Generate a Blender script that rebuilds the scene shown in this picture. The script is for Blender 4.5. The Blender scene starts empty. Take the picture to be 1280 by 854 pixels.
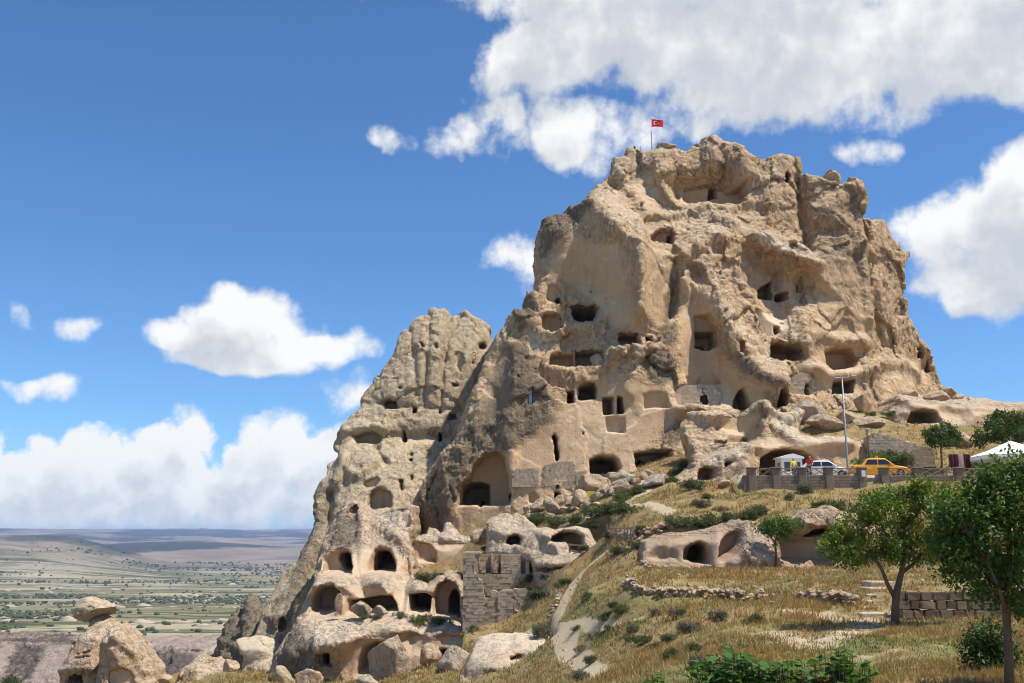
import bpy, bmesh, math, random
import numpy as np
from mathutils import Vector, Matrix, Euler

# ------------------------------------------------------------------ camera
scene = bpy.context.scene
COL = scene.collection
FPX, CX, CY = 1250.0, 640.0, 427.0
PITCH = math.atan(245.0 / FPX)
cam_d = bpy.data.cameras.new('camera')
cam_d.sensor_width = 36.0
cam_d.lens = 36.0 * FPX / 1280.0
cam_d.clip_start = 0.1
cam_d.clip_end = 60000.0
cam = bpy.data.objects.new('camera', cam_d)
COL.objects.link(cam)
cam.location = (0, 0, 0)
cam.rotation_euler = (math.pi / 2 + PITCH, 0, 0)
scene.camera = cam

# ------------------------------------------------------------------ light
SUN_VEC = Vector((0.50, -0.14, 1.0)).normalized()      # from the scene towards the sun
SUN_EL = math.asin(SUN_VEC.z)
SUN_AZ = math.atan2(SUN_VEC.x, SUN_VEC.y)
sd = bpy.data.lights.new('sun', 'SUN')
sd.energy = 4.6
sd.angle = math.radians(0.53)
sd.color = (1.0, 0.95, 0.87)
sun = bpy.data.objects.new('sun', sd)
COL.objects.link(sun)
sun.rotation_euler = (-SUN_VEC).to_track_quat('-Z', 'Y').to_euler()

scene.view_settings.view_transform = 'Standard'
scene.view_settings.look = 'None'
scene.view_settings.exposure = 0.30
scene.view_settings.gamma = 1.0
scene.cycles.use_denoising = True
scene.cycles.use_adaptive_sampling = True
scene.cycles.adaptive_threshold = 0.03
scene.cycles.max_bounces = 6
scene.cycles.diffuse_bounces = 3
scene.cycles.transparent_max_bounces = 8
scene.cycles.volume_bounces = 0
scene.cycles.filter_width = 1.05


def px_dir(px, py):
    u = (px - CX) / FPX
    v = (CY - py) / FPX
    c, s = math.cos(PITCH), math.sin(PITCH)
    return u, c - v * s, s + v * c


def P(px, py, Y):
    dx, dy, dz = px_dir(px, py)
    k = Y / dy
    return Vector((dx * k, Y, dz * k))


def PX(a, Y):
    """array (n,2) of sighted points + distance -> (n,3)"""
    a = np.asarray(a, float)
    u = (a[:, 0] - CX) / FPX
    v = (CY - a[:, 1]) / FPX
    c, s = math.cos(PITCH), math.sin(PITCH)
    dy, dz = c - v * s, s + v * c
    k = Y / dy
    return np.stack([u * k, Y + 0 * u, dz * k], 1)


# ------------------------------------------------------------------ world: sky with cumulus
class NT:
    """tiny node-tree writer"""
    def __init__(self, tree):
        self.t = tree
        self.n = tree.nodes
        self.l = tree.links

    def put(self, sock, val):
        if isinstance(val, bpy.types.NodeSocket):
            self.l.new(val, sock)
        elif val is not None:
            sock.default_value = val

    def math(self, op, a, b=None, c=None, clamp=False):
        n = self.n.new('ShaderNodeMath')
        n.operation = op
        n.use_clamp = clamp
        for i, v in enumerate((a, b, c)):
            if v is not None:
                self.put(n.inputs[i], v)
        return n.outputs[0]

    def vmath(self, op, a, b=None, c=None):
        n = self.n.new('ShaderNodeVectorMath')
        n.operation = op
        for i, v in enumerate((a, b, c)):
            if v is not None:
                self.put(n.inputs[i], v)
        return n.outputs['Value'] if op in ('DOT_PRODUCT', 'LENGTH') else n.outputs[0]

    def noise(self, vec, scale, detail=4.0, rough=0.55, dist=0.0, kind='FBM', lac=2.0, dim='3D'):
        n = self.n.new('ShaderNodeTexNoise')
        n.noise_dimensions = dim
        n.noise_type = kind
        n.inputs['Scale'].default_value = scale
        n.inputs['Detail'].default_value = detail
        n.inputs['Roughness'].default_value = rough
        n.inputs['Lacunarity'].default_value = lac
        n.inputs['Distortion'].default_value = dist
        if vec is not None:
            self.put(n.inputs['Vector'], vec)
        return n.outputs['Fac']

    def voronoi(self, vec, scale, feature='F1', out='Distance', rand=1.0, dim='3D'):
        n = self.n.new('ShaderNodeTexVoronoi')
        n.voronoi_dimensions = dim
        n.feature = feature
        n.inputs['Scale'].default_value = scale
        n.inputs['Randomness'].default_value = rand
        if vec is not None:
            self.put(n.inputs['Vector'], vec)
        return n.outputs[out]

    def ramp(self, fac, a, b, lo=0.0, hi=1.0, smooth=True):
        n = self.n.new('ShaderNodeMapRange')
        n.interpolation_type = 'SMOOTHSTEP' if smooth else 'LINEAR'
        n.clamp = True
        self.put(n.inputs['Value'], fac)
        n.inputs['From Min'].default_value = a
        n.inputs['From Max'].default_value = b
        n.inputs['To Min'].default_value = lo
        n.inputs['To Max'].default_value = hi
        return n.outputs['Result']

    def mix(self, fac, a, b, mode='MIX'):
        n = self.n.new('ShaderNodeMix')
        n.data_type = 'RGBA'
        n.blend_type = mode
        n.clamp_factor = True
        self.put(n.inputs[0], fac)
        for s, v in ((n.inputs[6], a), (n.inputs[7], b)):
            if isinstance(v, tuple) and len(v) == 3:
                v = v + (1.0,)
            self.put(s, v)
        return n.outputs[2]

    def mapping(self, vec, scale=(1, 1, 1), loc=(0, 0, 0)):
        n = self.n.new('ShaderNodeMapping')
        n.inputs['Scale'].default_value = scale
        n.inputs['Location'].default_value = loc
        self.put(n.inputs['Vector'], vec)
        return n.outputs[0]


world = bpy.data.worlds.new('World')
scene.world = world
world.use_nodes = True
wt = world.node_tree
wt.nodes.clear()
W = NT(wt)
sky = wt.nodes.new('ShaderNodeTexSky')
sky.sky_type = 'NISHITA'
sky.sun_disc = False
sky.sun_elevation = SUN_EL
sky.sun_rotation = SUN_AZ
sky.altitude = 1200
sky.air_density = 1.0
sky.dust_density = 0.6
sky.ozone_density = 2.2


def az_el(px, py):
    dx, dy, dz = px_dir(px, py)
    return math.atan2(dx, dy), math.atan2(dz, math.hypot(dx, dy))


# (sighting x, y, half width, half height, weight) of each cumulus head
CLOUDS = [
    (640, 78, 66, 52, 1.05), (700, 60, 90, 70, 1.15), (800, 55, 130, 85, 1.2), (930, 60, 150, 100, 1.25),
    (1060, 60, 150, 88, 1.2), (1180, 70, 130, 75, 1.2), (1270, 70, 120, 75, 1.15), (900, -60, 420, 110, 1.3),
    (1300, -40, 260, 100, 1.2), (930, 130, 150, 38, 0.85), (740, 165, 75, 58, 0.80), (620, 150, 56, 44, 0.66),
    (508, 178, 42, 24, 0.56), (560, 176, 46, 26, 0.52), (1082, 180, 42, 26, 0.58), (800, 175, 60, 34, 0.60),
    (1240, 295, 92, 74, 1.2), (1180, 325, 70, 60, 1.15), (1262, 355, 110, 50, 1.2), (1262, 230, 40, 34, 1.0),
    (1320, 280, 110, 90, 1.2), (1135, 285, 46, 22, .6),
    (285, 400, 62, 44, 1.15), (330, 420, 84, 46, 1.15), (245, 415, 44, 30, 0.95), (395, 438, 62, 26, 1.0),
    (320, 452, 84, 22, 1.05), (432, 492, 44, 26, 0.66), (648, 328, 36, 34, 0.75),
    (62, 482, 62, 22, 0.95), (20, 408, 30, 20, 0.58), (92, 410, 40, 20, 0.58),
    (40, 600, 80, 46, 1.1), (120, 582, 52, 46, 1.1), (205, 556, 44, 44, 1.1), (200, 600, 90, 60, 1.1),
    (330, 572, 48, 56, 1.1), (290, 612, 80, 44, 1.1), (395, 580, 50, 50, 1.1), (450, 560, 60, 44, 1.0),
    (100, 640, 160, 36, .8), (330, 640, 200, 36, .8), (560, 640, 200, 36, .8), (-60, 590, 90, 60, 1.1),
    (800, 640, 200, 36, .8), (1050, 640, 200, 36, .8), (1260, 640, 200, 36, .8), (700, 560, 130, 40, 1.0),
    (980, 580, 160, 50, 1.0),
    # the same sky going on to either side of the view
    (1480, 60, 170, 80, 1.15), (1620, 300, 150, 60, 1.1), (1850, 120, 170, 80, 1.1), (1560, 590, 200, 55, 1.1), (1850, 600, 240, 60, 1.1),
    (-230, 420, 130, 46, 1.1), (-420, 120, 170, 80, 1.1), (-620, 360, 170, 60, 1.1), (-260, 595, 130, 55, 1.1), (-520, 600, 190, 60, 1.1), (-860, 590, 260, 60, 1.1),
]

grp = bpy.data.node_groups.new('cloud_field', 'ShaderNodeTree')
grp.interface.new_socket('Vector', in_out='INPUT', socket_type='NodeSocketVector')
grp.interface.new_socket('Lift', in_out='INPUT', socket_type='NodeSocketFloat')
grp.interface.new_socket('Side', in_out='INPUT', socket_type='NodeSocketFloat')
grp.interface.new_socket('Density', in_out='OUTPUT', socket_type='NodeSocketFloat')
G = NT(grp)
gi = grp.nodes.new('NodeGroupInput')
go = grp.nodes.new('NodeGroupOutput')
sep = grp.nodes.new('ShaderNodeSeparateXYZ')
G.l.new(gi.outputs['Vector'], sep.inputs[0])
az = G.math('ARCTAN2', sep.outputs[0], sep.outputs[1])
az = G.math('WRAP', az, math.radians(60.0), math.radians(-60.0))
az = G.math('ADD', az, gi.outputs['Side'])
el = G.math('ADD', G.math('ARCSINE', sep.outputs[2]), gi.outputs['Lift'])
cmb = grp.nodes.new('ShaderNodeCombineXYZ')
G.put(cmb.inputs[0], az)
G.put(cmb.inputs[1], el)
cmb2 = grp.nodes.new('ShaderNodeCombineXYZ')
G.put(cmb2.inputs[0], G.math('ADD', G.math('ARCTAN2', sep.outputs[0], sep.outputs[1]), gi.outputs['Side']))
G.put(cmb2.inputs[1], el)
uv = cmb.outputs[0]
nuv = cmb2.outputs[0]
warp = grp.nodes.new('ShaderNodeTexNoise')
warp.inputs['Scale'].default_value = 14.0
warp.inputs['Detail'].default_value = 1.0
warp.noise_dimensions = '2D'
G.put(warp.inputs['Vector'], nuv)
wv = G.vmath('MULTIPLY', G.vmath('SUBTRACT', warp.outputs['Color'], (0.5, 0.5, 0.5)), (0.075, 0.055, 0.0))
uvw = G.vmath('ADD', uv, wv)
acc = None
for (cx_, cy_, rx_, ry_, w_) in CLOUDS:
    a0, e0 = az_el(cx_, cy_)
    a1, _ = az_el(cx_ + rx_, cy_)
    _, e1 = az_el(cx_, cy_ - ry_)
    ra, re = abs(a1 - a0), abs(e1 - e0)
    q = G.vmath('MULTIPLY', G.vmath('SUBTRACT', uvw, (a0, e0, 0)), (1 / ra, 1 / re, 0))
    d = G.vmath('DOT_PRODUCT', q, q)
    val = G.math('MULTIPLY_ADD', d, -0.62 * w_, w_)
    acc = val if acc is None else G.math('MAXIMUM', acc, val)
lowg = G.ramp(el, 0.02, 0.20, 1.0, 0.0)
f1a = G.noise(nuv, 15.0, 8.0, 0.60, dim='2D')
f1b = G.noise(nuv, 38.0, 5.0, 0.60, dim='2D')
f1 = G.math('ADD', G.math('MULTIPLY', f1a, G.math('SUBTRACT', 1.0, lowg)), G.math('MULTIPLY', f1b, lowg))
f2 = G.voronoi(G.vmath('ADD', nuv, G.vmath('MULTIPLY', wv, (0.6, 0.6, 0))), 34.0, dim='2D')
f3 = G.voronoi(G.vmath('ADD', nuv, G.vmath('MULTIPLY', wv, (0.3, 0.3, 0))), 85.0, dim='2D')
f2 = G.math('ADD', G.math('MULTIPLY', f2, 0.65), G.math('MULTIPLY', G.math('MULTIPLY', f3, G.math('MULTIPLY_ADD', lowg, 0.65, 0.35)), 0.55))
dens = G.math('ADD', acc, G.math('MULTIPLY_ADD', f1, 1.9, -1.0))
dens = G.math('ADD', dens, G.math('MULTIPLY_ADD', f2, -0.40, 0.17))
G.put(go.inputs[0], dens)

tc = wt.nodes.new('ShaderNodeTexCoord')
DIRV = tc.outputs['Generated']


def cloud(lift, side):
    g = wt.nodes.new('ShaderNodeGroup')
    g.node_tree = grp
    W.put(g.inputs['Vector'], DIRV)
    g.inputs['Lift'].default_value = lift
    g.inputs['Side'].default_value = side
    return g.outputs[0]


d0 = cloud(0.0, 0.0)
d1 = cloud(0.034, 0.018)          # the air between this point and the sun
sepw = wt.nodes.new('ShaderNodeSeparateXYZ')
W.put(sepw.inputs[0], DIRV)
low = W.ramp(sepw.outputs[2], 0.0, 0.16, 1.0, 0.0)
alpha = W.ramp(W.math('MULTIPLY', d0, W.math('MULTIPLY_ADD', low, 0.8, 1.0)), 0.18, 0.82)
shade = W.ramp(d1, 0.25, 1.45)
ccol = W.mix(shade, (1.0, 0.995, 0.98), (0.61, 0.645, 0.70))
SKY_K = 0.11
skyc = W.mix(1.0, sky.outputs[0], (SKY_K * 0.60, SKY_K * 0.89, SKY_K * 1.16), 'MULTIPLY')
ccol = W.mix(1.0, ccol, (0.83, 0.83, 0.83), 'MULTIPLY')
ccol = W.mix(W.math('MULTIPLY', low, 0.30), ccol, (0.56, 0.66, 0.78))
hz = W.ramp(sepw.outputs[2], -0.01, 0.075, 0.85, 0.0)
skyc = W.mix(hz, skyc, (0.50, 0.61, 0.74))
allc = W.mix(W.math('MULTIPLY', alpha, 0.96), skyc, ccol)
bg = wt.nodes.new('ShaderNodeBackground')
W.put(bg.inputs[0], allc)
bg.inputs[1].default_value = 1.0
world.cycles.sampling_method = 'MANUAL'
world.cycles.sample_map_resolution = 512
wo = wt.nodes.new('ShaderNodeOutputWorld')
wt.links.new(bg.outputs[0], wo.inputs[0])

# ------------------------------------------------------------------ noise, fields, meshing
def _hash(ix, iy, iz, seed):
    h = (ix.astype(np.uint32) * np.uint32(374761393) + iy.astype(np.uint32) * np.uint32(668265263)
         + iz.astype(np.uint32) * np.uint32(2246822519) + np.uint32(seed * 7919 + 13))
    h = (h ^ (h >> np.uint32(13))) * np.uint32(1274126177)
    h = (h ^ (h >> np.uint32(15))) * np.uint32(2654435761)
    return ((h >> np.uint32(8)) & np.uint32(0xffffff)).astype(np.float32) / np.float32(0xffffff)


def vnoise(p, seed=0):
    f = np.floor(p)
    i = f.astype(np.int64)
    t = (p - f).astype(np.float32)
    t = t * t * t * (t * (t * 6 - 15) + 10)
    r = 0
    for dx in (0, 1):
        wx = t[:, 0] if dx else 1 - t[:, 0]
        for dy in (0, 1):
            wy = t[:, 1] if dy else 1 - t[:, 1]
            for dz in (0, 1):
                wz = t[:, 2] if dz else 1 - t[:, 2]
                r = r + wx * wy * wz * _hash(i[:, 0] + dx, i[:, 1] + dy, i[:, 2] + dz, seed)
    return r * 2 - 1


def fbm(p, octaves=4, gain=0.5, lac=2.03, seed=0, ridged=False):
    a, s, tot = 1.0, 0, 0.0
    q = np.array(p, float)
    for k in range(octaves):
        n = vnoise(q, seed + k)
        if ridged:
            n = 1 - 2 * np.abs(n)
        s = s + a * n
        tot += a
        a *= gain
        q = q * lac + 11.3
    return s / tot


def worley(p, seed=0):
    """distance to the nearest and second nearest feature point"""
    f = np.floor(p)
    i = f.astype(np.int64)
    b1 = np.full(len(p), 9.0, np.float32)
    b2 = b1.copy()
    for dx in (-1, 0, 1):
        for dy in (-1, 0, 1):
            for dz in (-1, 0, 1):
                c = i + np.array([dx, dy, dz])
                q = np.stack([_hash(c[:, 0], c[:, 1], c[:, 2], seed + k) for k in (1, 2, 3)], 1) + c
                d = np.sqrt(((q - p) ** 2).sum(1)).astype(np.float32)
                b2 = np.minimum(b2, np.maximum(d, b1))
                b1 = np.minimum(b1, d)
    return b1, b2


def facets(p, seed=0):
    """broken-rock height: every cell of a jittered lattice is a tilted plane"""
    f = np.floor(p)
    i = f.astype(np.int64)
    b1 = np.full(len(p), 9.0, np.float32)
    out = np.zeros(len(p), np.float32)
    for dx in (-1, 0, 1):
        for dy in (-1, 0, 1):
            for dz in (-1, 0, 1):
                c = i + np.array([dx, dy, dz])
                r = [_hash(c[:, 0], c[:, 1], c[:, 2], seed + k) for k in range(1, 8)]
                q = np.stack(r[:3], 1) + c
                dv = p - q
                d = (dv ** 2).sum(1)
                h = (dv * (np.stack(r[3:6], 1) * 2 - 1)).sum(1) * 1.1 + (r[6] - 0.5) * 0.9
                m = d < b1
                b1 = np.where(m, d, b1)
                out = np.where(m, h, out)
    return out


def rbf_fit(pts, val, smooth=0.0):
    pts = np.asarray(pts, float)
    n = len(pts)
    r = np.sqrt(((pts[:, None] - pts[None]) ** 2).sum(2))
    A = np.zeros((n + 3, n + 3))
    A[:n, :n] = -r + smooth * np.eye(n)
    A[:n, n] = 1
    A[:n, n + 1:] = pts
    A[n:, :n] = A[:n, n:].T
    b = np.concatenate([np.asarray(val, float), [0, 0, 0]])
    w = np.linalg.lstsq(A, b, rcond=None)[0]
    return pts, w


def rbf_eval(fit, q):
    pts, w = fit
    n = len(pts)
    q = np.asarray(q, float)
    out = np.empty(len(q))
    for s in range(0, len(q), 20000):
        c = q[s:s + 20000]
        r = np.sqrt(((c[:, None] - pts[None]) ** 2).sum(2))
        out[s:s + 20000] = -r @ w[:n] + w[n] + c @ w[n + 1:]
    return out


def tri_field(pts, val, gx, gz):
    """piecewise-flat field over a triangulation of the points (nan outside)"""
    from mathutils.geometry import delaunay_2d_cdt
    r = delaunay_2d_cdt([Vector((float(a), float(b))) for a, b in pts], [], [], 0, 1e-6)
    vv = np.array([v[:] for v in r[0]])
    src = [o[0] for o in r[3]]
    zv = np.array([val[i] for i in src])
    out = np.full((len(gx), len(gz)), np.nan)
    h = gx[1] - gx[0]
    for f in r[2]:
        A, B, C = vv[f[0]], vv[f[1]], vv[f[2]]
        lo, hi = np.min([A, B, C], 0), np.max([A, B, C], 0)
        i0, i1 = int(max((lo[0] - gx[0]) / h - 1, 0)), int(min((hi[0] - gx[0]) / h + 2, len(gx)))
        j0, j1 = int(max((lo[1] - gz[0]) / h - 1, 0)), int(min((hi[1] - gz[0]) / h + 2, len(gz)))
        if i1 <= i0 or j1 <= j0:
            continue
        X, Z = np.meshgrid(gx[i0:i1], gz[j0:j1], indexing='ij')
        den = (B[0] - A[0]) * (C[1] - A[1]) - (C[0] - A[0]) * (B[1] - A[1])
        if abs(den) < 1e-9:
            continue
        u = ((X - A[0]) * (C[1] - A[1]) - (C[0] - A[0]) * (Z - A[1])) / den
        v = ((B[0] - A[0]) * (Z - A[1]) - (X - A[0]) * (B[1] - A[1])) / den
        m = (u >= -1e-6) & (v >= -1e-6) & (u + v <= 1 + 1e-6)
        sub = out[i0:i1, j0:j1]
        sub[m] = (zv[f[0]] + u * (zv[f[1]] - zv[f[0]]) + v * (zv[f[2]] - zv[f[0]]))[m]
    return out


def sstep(t):
    t = np.clip(t, 0, 1)
    return t * t * (3 - 2 * t)


def poly_sd(poly, qx, qz):
    """signed distance to a polygon, positive inside"""
    poly = np.asarray(poly, float)
    n = len(poly)
    d = np.full(qx.shape, 1e9)
    ins = np.zeros(qx.shape, bool)
    for k in range(n):
        ax, az_ = poly[k]
        bx, bz = poly[(k + 1) % n]
        ex, ez = bx - ax, bz - az_
        L = ex * ex + ez * ez + 1e-12
        t = np.clip(((qx - ax) * ex + (qz - az_) * ez) / L, 0, 1)
        d = np.minimum(d, (qx - ax - t * ex) ** 2 + (qz - az_ - t * ez) ** 2)
        c = (az_ > qz) != (bz > qz)
        with np.errstate(divide='ignore', invalid='ignore'):
            xi = ax + (qz - az_) / (bz - az_ if bz != az_ else 1e-12) * ex
        ins ^= c & (qx < xi)
    d = np.sqrt(d)
    return np.where(ins, d, -d)


def line_d(line, qx, qz):
    """distance to a polyline, signed side and parameter along it"""
    line = np.asarray(line, float)
    d = np.full(qx.shape, 1e9)
    side = np.zeros(qx.shape)
    for k in range(len(line) - 1):
        ax, az_ = line[k]
        ex, ez = line[k + 1] - line[k]
        L = ex * ex + ez * ez + 1e-12
        t = np.clip(((qx - ax) * ex + (qz - az_) * ez) / L, 0, 1)
        dd = np.sqrt((qx - ax - t * ex) ** 2 + (qz - az_ - t * ez) ** 2)
        s = np.sign(ex * (qz - az_) - ez * (qx - ax))
        m = dd < d
        d = np.where(m, dd, d)
        side = np.where(m, s, side)
    return d, side


def surface_nets(d, org, h):
    """closed quad surface of the zero set of d (negative inside)"""
    nx, ny, nz = d.shape
    s = (d < 0)
    c = s.astype(np.int8)
    c = c[:-1] + c[1:]
    c = c[:, :-1] + c[:, 1:]
    c = c[:, :, :-1] + c[:, :, 1:]
    ii, jj, kk = np.nonzero((c > 0) & (c < 8))
    n = len(ii)
    idx = np.full((nx - 1, ny - 1, nz - 1), -1, np.int32)
    idx[ii, jj, kk] = np.arange(n, dtype=np.int32)
    off = [(a, b, e) for a in (0, 1) for b in (0, 1) for e in (0, 1)]
    cv = np.stack([d[ii + a, jj + b, kk + e] for a, b, e in off], 1)
    acc_ = np.zeros((n, 3))
    cnt = np.zeros(n)
    for p in range(8):
        for q in range(p + 1, 8):
            if sum(x != y for x, y in zip(off[p], off[q])) != 1:
                continue
            m = (cv[:, p] < 0) != (cv[:, q] < 0)
            t = np.zeros(n)
            t[m] = cv[m, p] / (cv[m, p] - cv[m, q])
            op, oq = np.array(off[p]), np.array(off[q])
            acc_ += m[:, None] * (op + t[:, None] * (oq - op))
            cnt += m
    v = (np.stack([ii, jj, kk], 1) + acc_ / cnt[:, None]) * h + np.asarray(org)
    faces = []
    # x edges
    for ax in range(3):
        a = [slice(1, -1)] * 3
        b = [slice(1, -1)] * 3
        a[ax] = slice(0, -1)
        b[ax] = slice(1, None)
        A_, B_ = s[tuple(a)], s[tuple(b)]
        i_, j_, k_ = np.nonzero(A_ != B_)
        base = np.stack([i_, j_, k_], 1)
        o = np.ones(3, int)
        o[ax] = 0
        base = base + o
        u = [(ax + 1) % 3, (ax + 2) % 3]
        cs = []
        for du, dv in ((-1, -1), (0, -1), (0, 0), (-1, 0)):
            q = base.copy()
            q[:, u[0]] += du
            q[:, u[1]] += dv
            cs.append(idx[q[:, 0], q[:, 1], q[:, 2]])
        f = np.stack(cs, 1)
        fl = ~A_[i_, j_, k_]
        f[fl] = f[fl][:, ::-1]
        faces.append(f)
    return v, np.concatenate(faces)


def mesh_from(name, v, f, mat=None, smooth=True, attr=None):
    me = bpy.data.meshes.new(name)
    v = np.ascontiguousarray(v, np.float32)
    f = np.ascontiguousarray(f, np.int32)
    me.vertices.add(len(v))
    me.vertices.foreach_set('co', v.ravel())
    k = f.shape[1]
    me.loops.add(f.size)
    me.loops.foreach_set('vertex_index', f.ravel())
    me.polygons.add(len(f))
    me.polygons.foreach_set('loop_start', np.arange(0, f.size, k, dtype=np.int32))
    me.polygons.foreach_set('loop_total', np.full(len(f), k, np.int32))
    if attr is not None:
        a = me.color_attributes.new('mask', 'FLOAT_COLOR', 'POINT')
        c = np.ones((len(v), 4), np.float32)
        c[:, :attr.shape[1]] = attr
        a.data.foreach_set('color', c.ravel())
    me.update(calc_edges=True)
    me.validate()
    if smooth:
        me.polygons.foreach_set('use_smooth', np.ones(len(me.polygons), bool))
    if mat is not None:
        me.materials.append(mat)
    return me


def vert_normals(v, f):
    n = np.zeros_like(v)
    a, b, c, e = v[f[:, 0]], v[f[:, 1]], v[f[:, 2]], v[f[:, 3]]
    fn = np.cross(c - a, e - b)
    for k in range(4):
        for ax in range(3):
            n[:, ax] += np.bincount(f[:, k], fn[:, ax], len(v))
    return n / (np.linalg.norm(n, axis=1, keepdims=True) + 1e-9)


def link(name, me, parent=None, loc=None):
    o = bpy.data.objects.new(name, me)
    COL.objects.link(o)
    if parent is not None:
        o.parent = parent
    if loc is not None:
        o.location = loc
    return o


def tag(o, label=None, cat=None, group=None, kind=None):
    if label:
        o['label'] = label
    if cat:
        o['category'] = cat
    if group:
        o['group'] = group
    if kind:
        o['kind'] = kind
    return o


def empty(name, loc=(0, 0, 0), rz=0.0):
    o = bpy.data.objects.new(name, None)
    COL.objects.link(o)
    o.location = loc
    o.rotation_euler = (0, 0, rz)
    o.empty_display_size = 0.2
    return o

# ------------------------------------------------------------------ materials
def new_mat(name):
    m = bpy.data.materials.new(name)
    m.use_nodes = True
    t = m.node_tree
    t.nodes.clear()
    N = NT(t)
    out = t.nodes.new('ShaderNodeOutputMaterial')
    b = t.nodes.new('ShaderNodeBsdfPrincipled')
    t.links.new(b.outputs[0], out.inputs[0])
    b.inputs['Specular IOR Level'].default_value = 0.2
    return m, N, b


def bump(N, b, height, strength=0.5, dist=0.1):
    n = N.n.new('ShaderNodeBump')
    n.inputs['Strength'].default_value = strength
    n.inputs['Distance'].default_value = dist
    N.put(n.inputs['Height'], height)
    N.put(b.inputs['Normal'], n.outputs[0])


def geo_pos(N):
    return N.n.new('ShaderNodeNewGeometry').outputs['Position']


def plain(name, col, rough=0.8, metal=0.0, vary=0.12, scale=6.0, spec=0.3):
    m, N, b = new_mat(name)
    n = N.noise(geo_pos(N), scale, 4)
    c = N.mix(n, tuple(x * (1 - vary) for x in col), tuple(min(1, x * (1 + vary)) for x in col))
    N.put(b.inputs['Base Color'], c)
    b.inputs['Roughness'].default_value = rough
    b.inputs['Metallic'].default_value = metal
    b.inputs['Specular IOR Level'].default_value = spec
    return m


def rock_mat(name, tan_a, tan_b, crust, pale, rough_bump=1.0, ledge_pale=0.5):
    m, N, b = new_mat(name)
    pos = geo_pos(N)
    at = N.n.new('ShaderNodeAttribute')
    at.attribute_name = 'mask'
    sp = N.n.new('ShaderNodeSeparateColor')
    N.put(sp.inputs[0], at.outputs['Color'])
    big = N.noise(pos, 0.16, 5, 0.6)
    med = N.noise(pos, 0.9, 6, 0.65)
    fine = N.noise(pos, 5.0, 5, 0.7)
    streak = N.noise(N.mapping(pos, (1.6, 1.6, 0.16)), 1.0, 5, 0.6)
    c = N.mix(N.ramp(big, 0.3, 0.7), tan_a, tan_b)
    c = N.mix(N.ramp(streak, 0.50, 0.72, 0, 0.40), c, tuple(x * 0.72 for x in tan_a))
    c = N.mix(N.ramp(med, 0.52, 0.75, 0, 0.35), c, pale)
    c = N.mix(N.ramp(fine, 0.55, 0.8, 0, 0.35), c, tuple(x * 0.62 for x in tan_b))
    # bedding: faint horizontal tint bands
    band = N.noise(N.mapping(pos, (0.05, 0.05, 0.9)), 1.0, 3, 0.6)
    c = N.mix(N.ramp(band, 0.45, 0.7, 0, 0.22), c, (0.50, 0.37, 0.29))
    # joints: dark broken lines, patchy
    wn = N.n.new('ShaderNodeTexNoise')
    wn.inputs['Scale'].default_value = 0.7
    wn.inputs['Detail'].default_value = 4.0
    N.put(wn.inputs['Vector'], pos)
    wp_ = N.vmath('ADD', N.mapping(pos, (0.50, 0.50, 0.15)), N.vmath('MULTIPLY', wn.outputs['Color'], (0.85, 0.85, 0.65)))
    jd = N.voronoi(wp_, 1.0, 'DISTANCE_TO_EDGE')
    joint = N.math('MULTIPLY', N.ramp(jd, 0.0, 0.030, 1.0, 0.0), N.ramp(N.math('ADD', N.noise(pos, 0.5, 3, 0.6), N.math('MULTIPLY', sp.outputs[2], -0.30)), 0.44, 0.60))
    c = N.mix(N.math('MULTIPLY', joint, 0.50), c, tuple(x * 0.38 for x in tan_a))
    # paler tone on up-facing ledges
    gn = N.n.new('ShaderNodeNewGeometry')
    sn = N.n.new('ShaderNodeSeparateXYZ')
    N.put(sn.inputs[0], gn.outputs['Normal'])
    up = N.ramp(N.math('ADD', sn.outputs[2], N.math('MULTIPLY_ADD', med, 0.5, -0.25)), 0.25, 0.8, 0, ledge_pale)
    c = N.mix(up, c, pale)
    # painted masks: lichen crust, some painted-in shade, bleached rock
    cr = N.math('ADD', sp.outputs[0], N.math('MULTIPLY_ADD', med, 1.1, -0.55))
    cr = N.math('ADD', cr, N.math('MULTIPLY_ADD', sp.outputs[2], -0.20, 0.20))
    cr = N.math('ADD', cr, N.math('MULTIPLY_ADD', big, 0.5, -0.25))
    cr = N.math('MULTIPLY', N.ramp(cr, 0.30, 0.70), N.ramp(fine, 0.25, 0.55, 0.62, 0.95))
    c = N.mix(cr, c, crust)
    pl = N.math('ADD', sp.outputs[1], N.math('MULTIPLY_ADD', med, 0.7, -0.35))
    c = N.mix(N.ramp(pl, 0.30, 0.80, 0, 0.85), c, pale)
    N.put(b.inputs['Base Color'], c)
    b.inputs['Roughness'].default_value = 0.95
    b.inputs['Specular IOR Level'].default_value = 0.1
    pits = N.voronoi(pos, 2.6)
    h = N.math('ADD', N.math('MULTIPLY', fine, 0.5), N.math('MULTIPLY', med, 0.9))
    h = N.math('ADD', h, N.math('MULTIPLY', N.ramp(pits, 0.0, 0.35), 0.35))
    crk = N.noise(N.mapping(pos, (1.2, 1.2, 0.7)), 1.0, 5, 0.65)
    crk = N.ramp(N.math('ABSOLUTE', N.math('SUBTRACT', crk, 0.5)), 0.0, 0.03)
    h = N.math('ADD', h, N.math('MULTIPLY', crk, 0.22))
    h = N.math('ADD', h, N.math('MULTIPLY', joint, -0.45))
    h = N.math('ADD', h, N.math('MULTIPLY', N.noise(pos, 2.2, 6, 0.75, kind='RIDGED_MULTIFRACTAL'), 0.12))
    sm = N.ramp(sp.outputs[2], 0.1, 0.9, 1.0, 0.25)
    bump(N, b, N.math('MULTIPLY', h, sm), 1.0 * rough_bump, 0.30)
    return m


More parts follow.
